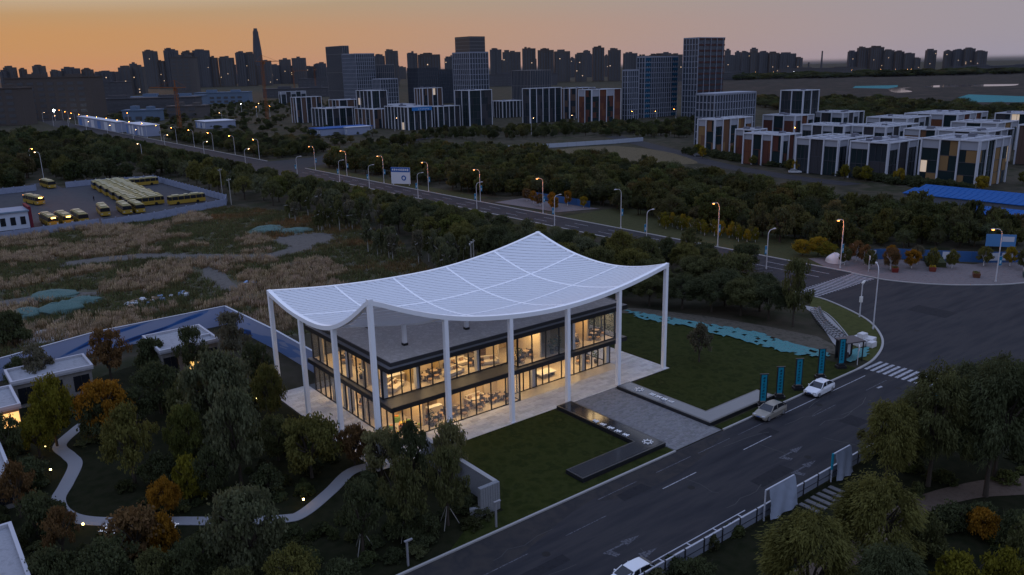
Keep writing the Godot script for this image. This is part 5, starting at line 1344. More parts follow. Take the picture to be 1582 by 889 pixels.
# ---------------------------------------------------------------- cars and buses
func car(label: String, at: Vector3, turn: float, paint: Material, hatch: bool, group := "") -> Node3D:   # front towards +z
	var t := thing("parked_car", label, "car", at, turn, group)
	var prof := [[2.25, 0.42, 0.60, 0.72], [2.15, 0.32, 0.72, 0.80], [1.5, 0.25, 0.86, 0.88], [0.95, 0.25, 0.94, 0.90], [0.0, 0.25, 0.97, 0.90], [-1.0, 0.25, 0.99, 0.90], [-1.6, 0.27, 1.0, 0.88], [-2.15, 0.34, 0.98 if hatch else 0.94, 0.80], [-2.25, 0.45, 0.8, 0.72]]
	var b := MB.new()
	loft(b, prof.map(func(q): return [Vector3(-q[3], q[1], q[0]), Vector3(q[3], q[1], q[0]), Vector3(q[3] * 1.0, lerpf(q[1], q[2], 0.7), q[0]), Vector3(q[3] * 0.9, q[2], q[0]), Vector3(-q[3] * 0.9, q[2], q[0]), Vector3(-q[3], lerpf(q[1], q[2], 0.7), q[0])]))
	obj("body", b.mesh(), paint, t)
	var cab := [[1.0, 0.93, 0.93, 0.78], [0.28, 0.94, 1.40, 0.64], [-0.3, 0.95, 1.46, 0.63], [-1.1, 0.96, 1.42, 0.62], [-1.65 if not hatch else -1.85, 0.96, 1.22 if not hatch else 1.3, 0.62], [-1.95 if not hatch else -2.08, 0.97, 0.985, 0.72]]
	b = MB.new()
	loft(b, cab.map(func(q): return [Vector3(-q[3] * 1.14, q[1], q[0]), Vector3(q[3] * 1.14, q[1], q[0]), Vector3(q[3], maxf(q[2], q[1] + 0.004), q[0]), Vector3(-q[3], maxf(q[2], q[1] + 0.004), q[0])]))
	obj("cabin_glass", b.mesh(), mat("car_glass", 0.012, 0.014, 0.018, 0.08), t)
	b = MB.new()
	loft(b, [[0.26, 1.405, 0.62], [-0.3, 1.468, 0.61], [-1.1, 1.43, 0.60], [-1.5, 1.3 if not hatch else 1.37, 0.60]].map(func(q): return [Vector3(-q[2], q[1] - 0.03, q[0]), Vector3(q[2], q[1] - 0.03, q[0]), Vector3(q[2] * 0.92, q[1] + 0.02, q[0]), Vector3(-q[2] * 0.92, q[1] + 0.02, q[0])]))
	obj("car_roof", b.mesh(), paint, t)
	for s in [-1, 1]:
		b = MB.new()
		for q in [[1.02, 0.92, 0.26, 1.41, 0.84, 0.63], [-0.34, 0.95, -0.36, 1.46, 0.77, 0.635], [-1.95, 0.97, -1.5, 1.3, 0.82, 0.62]]:
			b.beam(Vector3(s * q[4], q[1], q[0]), Vector3(s * q[5], q[3], q[2]), 0.07, 0.06)
		obj("pillar", b.mesh(), paint, t)
		for z in [1.42, -1.38]:
			b = MB.new(); b.lathe([Vector2(0, 0), Vector2(0.24, 0), Vector2(0.325, 0.03), Vector2(0.325, 0.19), Vector2(0.24, 0.22)], 14)
			var w := obj("wheel", b.mesh(), mat("tyre", 0.015, 0.015, 0.016, 0.9), t, Vector3(s * 0.68, 0.325, z)); w.rotation.z = -s * PI / 2
			b = MB.new(); b.lathe([Vector2(0, 0.225), Vector2(0.2, 0.225), Vector2(0.235, 0.20)], 10)
			obj("rim", b.mesh(), mat("rim_metal", 0.35, 0.35, 0.36, 0.35, 0.6), w)
		b = MB.new(); b.box(Vector3(s * 0.58, 0.68, 2.12), Vector3(0.36, 0.13, 0.2), Color.WHITE, Basis(Vector3.UP, s * 0.25)); obj("headlight", b.mesh(), mat("light_glass", 0.4, 0.42, 0.45, 0.1), t)
		b = MB.new(); b.box(Vector3(s * 0.58, 0.82, -2.16), Vector3(0.36, 0.14, 0.12), Color.WHITE, Basis(Vector3.UP, -s * 0.2)); obj("tail_light", b.mesh(), mat("tail_red", 0.30, 0.02, 0.02, 0.3), t)
		b = MB.new(); b.box(Vector3(s * 0.96, 0.98, 0.72), Vector3(0.18, 0.12, 0.1)); obj("mirror", b.mesh(), paint, t)
	b = MB.new(); b.box(Vector3(0, 0.46, 2.24), Vector3(1.1, 0.14, 0.05)); obj("grille", b.mesh(), mat("tyre", 0.015, 0.015, 0.016, 0.9), t)
	b = MB.new(); b.box(Vector3(0, 0.60, 2.245), Vector3(0.46, 0.11, 0.03)); obj("number_plate", b.mesh(), mat("plate_blue", 0.03, 0.08, 0.25, 0.5), t)
	return t

func loft(b: MB, rings: Array) -> void:
	var n: int = rings[0].size()
	for k in rings.size() - 1:
		for s in n:
			var e := (s + 1) % n
			b.quad(rings[k][s], rings[k][e], rings[k + 1][e], rings[k + 1][s])
	for e in [0, rings.size() - 1]:
		for s in range(1, n - 1): b.tri(rings[e][0], rings[e][s], rings[e][s + 1])

func vehicles() -> void:
	car("white sedan parked at the kerb beside the banner posts", Vector3(49.7, 0, 17.55), -PI / 2 + 0.03, mat("car_white", 0.62, 0.63, 0.65, 0.25), false)
	car("beige hatchback parked at the kerb nearest the right pond", Vector3(39.6, 0, 17.65), -PI / 2 + 0.03, mat("car_beige", 0.22, 0.20, 0.165, 0.3), true)
	car("white car parked by the panel fence at the bottom edge", Vector3(5.4, 0, 28.9), -PI / 2, mat("car_white", 0.62, 0.63, 0.65, 0.25), true)
	car("silver car parked among the white framed buildings", Vector3(222, 0, -98), 0.6, mat("car_silver", 0.35, 0.36, 0.38, 0.3), true)
	car("dark car parked by the orange block", Vector3(243, 0, -158), 0.5, mat("car_dark", 0.04, 0.045, 0.05, 0.3), false)
	for k in 5: car("car parked beside the depot office, %s in the row" % ["first", "second", "third", "fourth", "last"][k], Vector3(-7.6 - k * 0.9, 0, -199 - k * 3.4), PI / 2, mats[["car_silver", "car_dark", "car_white", "car_silver", "car_dark"][k]], k % 2 == 0, "cars by the depot office")
	# buses of the depot
	var bus := thing("parked_bus", "", "bus")
	var yellow := mat("bus_yellow", 0.27, 0.17, 0.010, 0.5)
	var b := MB.new(); b.span(Vector3(-1.25, 0.35, -5.4), Vector3(1.25, 1.45, 5.4)); obj("body", b.mesh(), yellow, bus)
	b = MB.new(); b.span(Vector3(-1.22, 1.45, -5.37), Vector3(1.22, 2.5, 5.37)); obj("window_band", b.mesh(), mat("car_glass", 0.012, 0.014, 0.018, 0.08), bus)
	b = MB.new(); b.span(Vector3(-1.02, 2.5, -5.25), Vector3(1.02, 2.72, 5.25)); var roof := obj("roof", b.mesh(), mat("bus_cream", 0.26, 0.22, 0.085, 0.6), bus)
	for q in [[-3.2, 1.9], [2.6, 2.4], [0.0, 0.9]]:
		b = MB.new(); b.span(Vector3(-0.8, 2.78, q[0] - q[1] / 2), Vector3(0.8, 3.0, q[0] + q[1] / 2)); obj("roof_unit", b.mesh(), mat("bus_unit", 0.36, 0.33, 0.20, 0.6), roof)
	b = MB.new()
	for z in 6:
		for s in [-1, 1]: b.span(Vector3(s * 1.235 - 0.012, 1.45, -4.6 + z * 1.8), Vector3(s * 1.235 + 0.012, 2.5, -4.5 + z * 1.8))
	obj("window_post", b.mesh(), yellow, bus)
	for s in [-1, 1]:
		for z in [3.0, -2.9]:
			b = MB.new(); b.lathe([Vector2(0, 0), Vector2(0.45, 0), Vector2(0.48, 0.05), Vector2(0.48, 0.28), Vector2(0, 0.3)], 12)
			obj("wheel", b.mesh(), mat("tyre", 0.015, 0.015, 0.016, 0.9), bus, Vector3(s * 0.97, 0.48, z)).rotation.z = -s * PI / 2
		b = MB.new(); b.box(Vector3(s * 0.9, 0.9, 5.41), Vector3(0.4, 0.22, 0.06)); obj("headlight", b.mesh(), mat("light_glass", 0.4, 0.42, 0.45, 0.1), bus)
	bus.position = Vector3(28.9, 0, -196); bus.rotation.y = PI / 2; tag(bus, "yellow bus at the near end of the long parked row", "", "yellow buses parked in the depot")
	for k in range(1, 17):
		dup(bus, "parked_bus", "yellow bus in the long parked row, %s from its near end" % ["", "second", "third", "fourth", "fifth", "sixth", "seventh", "eighth", "ninth", "tenth", "eleventh", "twelfth", "thirteenth", "fourteenth", "fifteenth", "sixteenth", "last"][k], Vector3(28.9 + k * 0.12 + (k % 3) * 0.25, 0, -196 - k * 3.5), PI / 2, "yellow buses parked in the depot")
	for q in [[0.6, -182.0, 0.05, "first of three by the low wall, headlights on"], [4.2, -181.4, 0.03, "middle of three by the low wall, headlights on"], [8.0, -181.0, 0.0, "right one of three by the low wall"], [15.6, -188.6, -0.1, "alone in the middle of the yard front"], [21.0, -187.6, -0.06, "left of the pair before the long row"], [24.2, -187.2, -0.02, "right of the pair before the long row"], [3.8, -227.0, 0.2, "standing apart at the left of the yard, lit"], [14.4, -268.0, 0.1, "at the depot gate"], [40.0, -191.6, PI / 2, "parked across the right corner of the yard"], [41.0, -246.0, PI / 2, "at the back wall of the yard"]]:
		dup(bus, "parked_bus", "yellow bus " + q[3], Vector3(q[0], 0, q[1]), q[2], "yellow buses parked in the depot")
	for q in [[0.6, -182.0, 0.05], [4.2, -181.4, 0.03], [3.8, -227.0, 0.2]]:
		var p := Vector3(q[0], 1.6, q[1]) + Basis(Vector3.UP, q[2]) * Vector3(0.1, 0.2, 5.46)
		var t := thing("bus_sign", "small lit amber destination sign on a bus %s" % ["by the low wall, left", "by the low wall, middle", "standing apart"][[0.6, 4.2, 3.8].find(q[0])], "lit sign", p + Vector3(0, 0.55, 0), q[2])
		b = MB.new(); b.span(Vector3(-0.55, -0.16, -0.03), Vector3(0.55, 0.16, 0.03)); obj("lamp_panel", b.mesh(), glow("bus_lamp", 1.0, 0.62, 0.12, 6.0), t)
		light_at(p + Vector3(0, 0.5, 0.5), Color(1, 0.65, 0.2), 0.8)

# ---------------------------------------------------------------- banners, bikes, kiosk, fence
func roadside() -> void:
	var black := mat("black_metal", 0.012, 0.012, 0.014, 0.45)
	var teal := mat("banner_teal", 0.012, 0.20, 0.29, 0.7)
	var ink := mat("banner_ink", 0.004, 0.022, 0.04, 0.8)
	var names := ["first from the pond, behind the beige car", "second from the pond", "third from the pond", "fourth, behind the white car", "fifth, in front of the dark kiosk", "alone across the road by the park trees"]
	var proto: Node3D
	for k in 6:
		var at := Vector3([41.2, 44.6, 48.6, 53.8, 59.0, 53.9][k], 0, [15.6, 15.5, 15.4, 15.2, 14.9, 29.3][k])
		var label: String = "tall teal banner post on a black base, " + names[k]
		if proto: dup(proto, "banner_post", label, at, -0.62, "teal banner posts along the road"); continue
		proto = thing("banner_post", label, "banner", at, -0.62, "teal banner posts along the road")
		var b := MB.new(); b.span(Vector3(-0.62, 0, -0.42), Vector3(0.62, 0.38, 0.42)); b.span(Vector3(-0.45, 0.38, -0.3), Vector3(0.45, 0.62, 0.3)); obj("base", b.mesh(), black, proto)
		b = MB.new(); b.span(Vector3(-0.43, 0.62, -0.07), Vector3(-0.33, 3.95, 0.07)); b.span(Vector3(0.33, 0.62, -0.07), Vector3(0.43, 3.95, 0.07)); b.span(Vector3(-0.52, 3.95, -0.09), Vector3(0.52, 4.02, 0.09)); obj("frame", b.mesh(), black, proto)
		b = MB.new(); b.span(Vector3(-0.325, 0.7, -0.045), Vector3(0.325, 3.94, 0.045)); var face := obj("panel", b.mesh(), teal, proto)
		rng.seed = 60
		for j in 7:
			b = MB.new()
			for s in 3: b.box(Vector3(rf(-0.05, 0.05), 3.5 - j * 0.38 + s * 0.09 - 0.09, 0.052), Vector3(rf(0.16, 0.34), 0.035, 0.016))
			for s in 2: b.box(Vector3(rf(-0.12, 0.12), 3.5 - j * 0.38, 0.053), Vector3(0.035, rf(0.2, 0.28), 0.016))
			obj("character", b.mesh(), ink, face)
	# shared bicycles on the island path
	var bike: Node3D
	for k in 16:
		var u := k / 15.0
		var p := Vector3(lerpf(78.2, 69.2, u), 0.05, lerpf(-0.6, 8.9, u)) + Vector3(sin(u * PI) * -0.5, 0, sin(u * PI) * -0.5)
		var label: String = "shared bicycle, %s from the upper end of the row on the island" % nth(k)
		if bike: dup(bike, "shared_bicycle", label, p, 0.75 + rf(-0.12, 0.12), "shared bicycles on the island path"); continue
		bike = thing("shared_bicycle", label, "bicycle", p, 0.75, "shared bicycles on the island path")
		for z in [0.52, -0.52]:
			var b := MB.new()
			for s in 14:
				var a0 := TAU * s / 14; var a1 := TAU * (s + 1) / 14
				b.beam(Vector3(0, 0.33 + sin(a0) * 0.31, z + cos(a0) * 0.31), Vector3(0, 0.33 + sin(a1) * 0.31, z + cos(a1) * 0.31), 0.045, 0.045)
			var w := obj("wheel", b.mesh(), mat("tyre", 0.015, 0.015, 0.016, 0.9), bike)
			b = MB.new()
			for s in 6: b.beam(Vector3(0, 0.33, z), Vector3(0, 0.33 + sin(TAU * s / 6) * 0.3, z + cos(TAU * s / 6) * 0.3), 0.012, 0.012)
			obj("spoke", b.mesh(), mat("rim_metal", 0.35, 0.35, 0.36, 0.35, 0.6), w)
			b = MB.new(); b.beam(Vector3(0, 0.66, z - 0.25), Vector3(0, 0.68, z + 0.25), 0.1, 0.03); obj("mudguard", b.mesh(), mat("bike_white", 0.30, 0.30, 0.31, 0.5), bike)
		var b := MB.new()
		for q in [[0.33, -0.52, 0.35, -0.02], [0.35, -0.02, 0.82, -0.18], [0.35, -0.02, 0.80, 0.38], [0.74, -0.16, 0.80, 0.38], [0.33, 0.52, 0.98, 0.34]]:
			b.beam(Vector3(0, q[0], q[1]), Vector3(0, q[2], q[3]), 0.06, 0.06)
		obj("frame", b.mesh(), mat("bike_white", 0.30, 0.30, 0.31, 0.5), bike)
		b = MB.new(); b.box(Vector3(0, 0.9, -0.2), Vector3(0.18, 0.07, 0.28)); obj("saddle", b.mesh(), black, bike)
		b = MB.new(); b.beam(Vector3(-0.28, 1.0, 0.3), Vector3(0.28, 1.0, 0.3), 0.04, 0.04); obj("handlebar", b.mesh(), black, bike)
		b = MB.new()
		b.span(Vector3(-0.16, 0.7, 0.42), Vector3(0.16, 0.92, 0.7)); obj("basket", b.mesh(), mat("bike_basket", 0.10, 0.11, 0.12, 0.6), bike)
	# dark kiosk by the last banner
	var k := thing("kiosk", "small dark flat roofed kiosk behind the last banner post", "kiosk", Vector3(62.6, 0, 13.9), -0.35)
	var b := MB.new(); b.span(Vector3(-1.5, 2.7, -1.2), Vector3(1.5, 2.86, 1.2)); obj("roof", b.mesh(), mat("kiosk_roof", 0.045, 0.035, 0.038, 0.6), k)
	for q in [[-1.3, -1.0], [1.3, -1.0], [-1.3, 1.0], [1.3, 1.0]]:
		b = MB.new(); b.span(Vector3(q[0] - 0.06, 0, q[1] - 0.06), Vector3(q[0] + 0.06, 2.7, q[1] + 0.06)); obj("post", b.mesh(), black, k)
	b = MB.new(); b.span(Vector3(-1.22, 0.05, -1.06), Vector3(1.22, 2.6, -0.98)); obj("back_panel", b.mesh(), black, k)
	b = MB.new(); b.span(Vector3(0.3, 0.3, -0.97), Vector3(1.0, 2.2, -0.92)); obj("notice", b.mesh(), mat("sign_white", 0.55, 0.55, 0.57, 0.6), k)
	b = MB.new(); b.span(Vector3(-1.1, 0.0, -0.7), Vector3(0.2, 0.9, -0.2)); obj("counter", b.mesh(), mat("kiosk_roof", 0.045, 0.035, 0.038, 0.6), k)
	# white blocks stacked on the island
	for q in [[69.0, 11.9, 0.0, 1.5, 0.75, 1.3, "left one at the bottom of the pile"], [70.7, 12.3, 0.0, 1.7, 0.8, 1.4, "right one at the bottom of the pile"], [70.2, 11.0, 0.0, 1.4, 0.8, 1.1, "back one at the bottom of the pile"], [70.1, 11.6, 0.81, 1.2, 0.6, 0.9, "lying on top of the pile"], [69.6, 13.3, 0.0, 1.2, 0.7, 0.8, "front one of the pile"]]:
		b = MB.new(); b.box(Vector3(0, q[4] / 2, 0), Vector3(q[3], q[4], q[5])); b.box(Vector3(0, q[4] / 2, 0), Vector3(q[3] * 0.94, q[4] + 0.06, q[5] * 0.94)); b.box(Vector3(0, q[4] / 2, 0), Vector3(q[3] + 0.06, q[4] * 0.9, q[5] * 0.93))
		tag(obj("white_sack", b.mesh(), mat("sack_white", 0.50, 0.49, 0.49, 0.85), null, Vector3(q[0], q[2] + 0.03, q[1]), rf(-0.3, 0.3)), "square white bulk sack on the grass island, " + q[6], "bulk sack", "white sacks piled on the island")
	# white panel fence with dark posts along the park
	var f := thing("panel_fence", "long fence of pale panels between dark posts along the front road", "fence", Vector3(0, 0, 29.95))
	var panel := mat("fence_panel", 0.20, 0.215, 0.255, 0.7)
	for j in 24:
		var x := -6.0 + j * 2.35
		b = MB.new(); b.span(Vector3(x + 0.05, 0.1, -0.02), Vector3(x + 2.29, 1.28, 0.02)); obj("fence_panel", b.mesh(), panel, f)
		b = MB.new(); b.span(Vector3(x + 0.05, 0.62, 0.02), Vector3(x + 2.29, 0.66, 0.05)); obj("rail", b.mesh(), black, f)
		b = MB.new(); b.span(Vector3(x - 0.05, 0, -0.06), Vector3(x + 0.05, 1.42, 0.08)); obj("post", b.mesh(), black, f)
	b = MB.new(); b.span(Vector3(-6, 1.29, -0.05), Vector3(50.4, 1.36, 0.05)); obj("top_rail", b.mesh(), mat("rail_white", 0.40, 0.41, 0.45, 0.6), f)
	b = MB.new(); b.span(Vector3(-6, 1.24, -0.62), Vector3(19.0, 1.30, -0.56)); obj("front_rail", b.mesh(), mats["rail_white"], f)
	for j in 8: b = MB.new(); b.span(Vector3(-5.2 + j * 3.3, 1.24, -0.55), Vector3(-5.12 + j * 3.3, 1.29, 0.05)); obj("cross_bar", b.mesh(), mats["rail_white"], f)
	for q in [[22.7, 4.2, 2.9, "nearer the bottom of the picture"], [32.6, 2.9, 2.8, "farther, with a teal edge"]]:
		var t := thing("covered_sign", "framed roadside sign under a pale loose tarpaulin, " + q[3], "covered sign", Vector3(q[0], 0, 30.2))
		for s in [-1, 1]:
			b = MB.new(); b.span(Vector3(s * q[1] / 2 - 0.05, 0, -0.05), Vector3(s * q[1] / 2 + 0.05, q[2], 0.05)); obj("post", b.mesh(), mats["rail_white"], t)
		b = MB.new(); b.span(Vector3(-q[1] / 2, q[2], -0.06), Vector3(q[1] / 2, q[2] + 0.1, 0.06)); obj("top_bar", b.mesh(), mats["rail_white"], t)
		if q[1] < 3:
			b = MB.new(); b.span(Vector3(-q[1] / 2 - 0.12, 1.3, -0.07), Vector3(-q[1] / 2 + 0.1, q[2] + 0.12, 0.07)); obj("teal_edge", b.mesh(), teal, t)
		b = MB.new()
		var nx := 14; var ny := 10
		for i in nx + 1:
			for j in ny + 1:
				var u := i / float(nx); var v := j / float(ny)
				b.pt(Vector3((u - 0.45) * q[1] * (0.92 + v * 0.05), q[2] + 0.06 - v * (q[2] - 0.15), 0.1 + v * 0.5 + sin(u * 13 + v * 5) * 0.09 * (0.3 + v) + rf(-.03, .03)), Color.WHITE)
		for i in nx:
			for j in ny:
				var a := i * (ny + 1) + j
				b.ix.append_array(PackedInt32Array([a, a + 1, a + ny + 2, a, a + ny + 2, a + ny + 1]))
		obj("tarpaulin", b.mesh(true), mat("tarp", 0.26, 0.29, 0.35, 0.7), t)
	# paved square: planters, young trees with whitewashed trunks, blue hoarding with posters
	for q in [[112.0, -5.2, 0.17, 0.03, 0.025, "red planter box nearest the long crossing"], [118.6, 6.4, 0.12, 0.05, 0.03, "brown planter box in the middle of the paved square"], [117.5, -0.9, 0.16, 0.04, 0.03, "red planter box with yellow flowers by the kerb"], [124.8, 12.4, 0.03, 0.06, 0.06, "grey green planter box at the right end of the square"], [127.0, 12.2, 0.10, 0.05, 0.03, "brown planter box at the right end of the square"]]:
		var t := thing("planter", q[5], "planter", Vector3(q[0], 0.03, q[1]), 0.5)
		b = MB.new(); b.hexa([Vector3(-0.8, 0, 0.5), Vector3(0.8, 0, 0.5), Vector3(0.8, 0, -0.5), Vector3(-0.8, 0, -0.5), Vector3(-0.92, 0.75, 0.6), Vector3(0.92, 0.75, 0.6), Vector3(0.92, 0.75, -0.6), Vector3(-0.92, 0.75, -0.6)]); obj("box", b.mesh(), mat("planter_%d" % int(q[0]), q[2], q[3], q[4], 0.7), t)
		b = MB.new(); for j in 120: leaf(b, Vector3(rf(-0.8, 0.8), rf(0.75, 1.0), rf(-0.5, 0.5)), 0.2, Vector3.UP, rf(0.7, 1.3))
		obj("flowers", b.mesh(), leaf_mat("gold" if q[0] > 117 and q[0] < 118 else "olive"), t)
	rng.seed = 17
	var met := {}
	for q in [[110.6, -9.4, "olivedark"], [113.2, -11.8, "rust"], [113.0, -6.6, "rust"], [116.5, -8.4, "orange"], [116.6, -4.4, "orange"], [119.0, -1.6, "olive"], [120.4, -5.2, "grey"], [122.0, 0.6, "olive"], [128.4, 3.6, "olive"], [131.5, 7.0, "gold"], [129.8, 10.0, "olivedark"], [110.0, -14.2, "olivedark"], [114.6, -14.4, "rust"]]:
		var base: String = "%s young tree on the paved square, %s" % [{"olivedark": "dull olive", "rust": "rust tinged", "orange": "orange", "olive": "olive", "grey": "bare greyish", "gold": "golden"}[q[2]], "near the long crossing" if q[0] < 112 else ("left of the blue hoarding" if q[0] < 115.5 else ("in the middle" if q[0] < 121 else ("in front of the low hedge" if q[0] < 125 else ("near the right end" if q[0] < 129 else ("right of the street lamp" if q[0] > 131 else "beside the street lamp")))))]
		met[base] = met.get(base, 0) + 1
		tree("plaza_tree", base if met[base] == 1 else base + ", %s one" % nth(met[base] - 1), "round", q[2], Vector3(q[0], 0.03, q[1]), rf(3.6, 4.4), rf(1.3, 1.8), rng.randi() % 3, "young trees on the paved square", true, "whitewashed_bark")
	for q in [[111.5, -101, "orange"], [113.6, -104.5, "orange"], [113.0, -109, "rust"], [114.8, -114, "orange"], [116.4, -119, "rust"], [119.6, -98, "gold"], [119.0, -104, "orange"]]:
		met["terrace"] = met.get("terrace", 0) + 1
		tree("plaza_tree", "small %s tree on the terrace across the main road, %s of seven" % [{"orange": "orange", "rust": "rust", "gold": "golden"}[q[2]], nth(met["terrace"] - 1)], "round", q[2], Vector3(q[0], 0, q[1]), rf(3.4, 4.6), rf(1.2, 1.7), rng.randi() % 3, "small trees on the terrace", true, "whitewashed_bark")
	for j in 30: tree("golden_shrub", "tall golden shrub across the main road, %s from the left of its row" % nth(j), "vase", ["gold", "yellowgreen", "olive"][rng.randi() % 3], Vector3(114 + rf(-1, 1.6) + (j % 2) * 2.2, 0, -66.0 + j * 0.95), rf(2.8, 3.8), rf(0.9, 1.3), rng.randi() % 3, "golden shrubs across the main road", false, "whitewashed_bark")
	for q in [[111, -24.0, "gold"], [113.5, -22.0, "gold"], [112.6, -19.6, "yellowgreen"]]: tree("golden_shrub", "round golden bush left of the long crossing, %s" % {-24.0: "left one", -22.0: "tallest one", -19.6: "right one"}[q[1]], "round", q[2], Vector3(q[0], 0, q[1]), rf(3.4, 4.2), rf(1.9, 2.4), rng.randi() % 3)
	b = MB.new(); heap(b, 1.7, 1.7, 12, 5); tag(obj("boulder", b.mesh(true), mat("sack_white", 0.50, 0.49, 0.49, 0.85), null, Vector3(111.4, 0, -17.0)), "big pale boulder beside the golden bush", "boulder")
	var hoard := thing("blue_hoarding", "blue metal hoarding with white posters along the back of the paved square", "hoarding")
	var line := V([117.2, -13.6, 121.8, -10.2, 126.2, -3.4, 131.0, 3.0, 137.0, 8.0, 146.0, 14.0])
	for j in line.size() - 1:
		for s in 3:
			var a: Vector2 = line[j].lerp(line[j + 1], s / 3.0); var e: Vector2 = line[j].lerp(line[j + 1], (s + 0.985) / 3.0)
			b = MB.new(); b.beam(Vector3(a.x, 1.1, a.y), Vector3(e.x, 1.1, e.y), 0.06, 2.1)
			var o := obj("panel", b.mesh(), mat("hoarding_blue", 0.012, 0.075, 0.22, 0.6), hoard)
			if (j * 3 + s) in [0, 6, 9, 10]:
				var n := (e - a).normalized().orthogonal() * -0.06
				if n.dot(Vector2(-1, 0.6)) < 0: n = -n
				b = MB.new(); b.beam(Vector3(a.lerp(e, 0.08).x + n.x, 1.2, a.lerp(e, 0.08).y + n.y), Vector3(a.lerp(e, 0.92).x + n.x, 1.2, a.lerp(e, 0.92).y + n.y), 0.03, 1.5); obj("poster", b.mesh(), mat("poster_white", 0.42, 0.45, 0.50, 0.7), o)
	var hb := thing("hedge_box", "low clipped dark hedge block on the paved square", "hedge", Vector3(123.6, 0.03, -3.4), 0.55)
	b = MB.new()
	for j in 1500: leaf(b, Vector3(rf(-3.4, 3.4), rf(0.05, 1.0), rf(-1.7, 1.7)), 0.2, Vector3.UP, rf(0.6, 1.2))
	obj("foliage", b.mesh(), leaf_mat("dark"), hb)
	b = MB.new(); b.span(Vector3(-3.3, 0, -1.6), Vector3(3.3, 0.9, 1.6)); obj("body", b.mesh(), leaf_mat("dark"), hb)
	var pb := thing("poster_board", "blue poster board above the hoarding at the right edge", "poster board", Vector3(135.5, 0, 3.4), -0.95)
	b = MB.new(); b.span(Vector3(-2.6, 2.6, -0.06), Vector3(2.6, 5.0, 0.06)); obj("board", b.mesh(), mat("board_sky", 0.05, 0.17, 0.36, 0.6), pb)
	b = MB.new(); b.span(Vector3(0.2, 3.6, 0.06), Vector3(2.3, 4.6, 0.08)); obj("white_patch", b.mesh(), mat("poster_white", 0.42, 0.45, 0.50, 0.7), pb)
	for s in [-1, 1]: b = MB.new(); b.span(Vector3(s * 2.2 - 0.08, 0, -0.2), Vector3(s * 2.2 + 0.08, 4.8, -0.06)); obj("post", b.mesh(), mat("grey_pole", 0.20, 0.20, 0.21, 0.6), pb)
	var bf := thing("terrace_fence", "blue fence at the back of the small terrace", "fence")
	for j in 9: b = MB.new(); b.beam(Vector3(121.0 + sin(j) * 0.1, 1.0, -122 + j * 2.8), Vector3(121.0, 1.0, -119.25 + j * 2.8), 0.06, 1.9); obj("panel", b.mesh(), mat("hoarding_blue", 0.012, 0.075, 0.22, 0.6), bf)
	# utility poles at the field edge
	for q in [[54.0, -60.0, 6.0, 2, "double pole carrying a small platform behind the canopy"], [49.0, -178.0, 8.0, 1, "pole with a cross arm at the corner of the depot wall"], [56.0, -206.0, 8.0, 1, "pole with a cross arm farther along the depot wall"]]:
		var t := thing("utility_pole", q[4], "utility pole", Vector3(q[0], 0, q[1]), 0.7)
		for s in q[3]:
			b = MB.new(); b.tube([Vector3(s * 2.0, 0, 0), Vector3(s * 2.0, q[2], 0)], [0.16, 0.11], 7); obj("pole", b.mesh(), mats["pale_bark"], t)
		b = MB.new(); b.beam(Vector3(-1.1, q[2] - 0.5, 0), Vector3(1.1 + (q[3] - 1) * 2.0, q[2] - 0.5, 0), 0.12, 0.14); obj("cross_arm", b.mesh(), mats["pale_bark"], t)
		for s in 3: b = MB.new(); b.lathe([Vector2(0.05, 0), Vector2(0.09, 0.12), Vector2(0.03, 0.26), Vector2(0, 0.26)], 6, Vector3(-0.9 + s * 0.9, q[2] - 0.43, 0)); obj("insulator", b.mesh(), mat("sign_white", 0.55, 0.55, 0.57, 0.6), t)

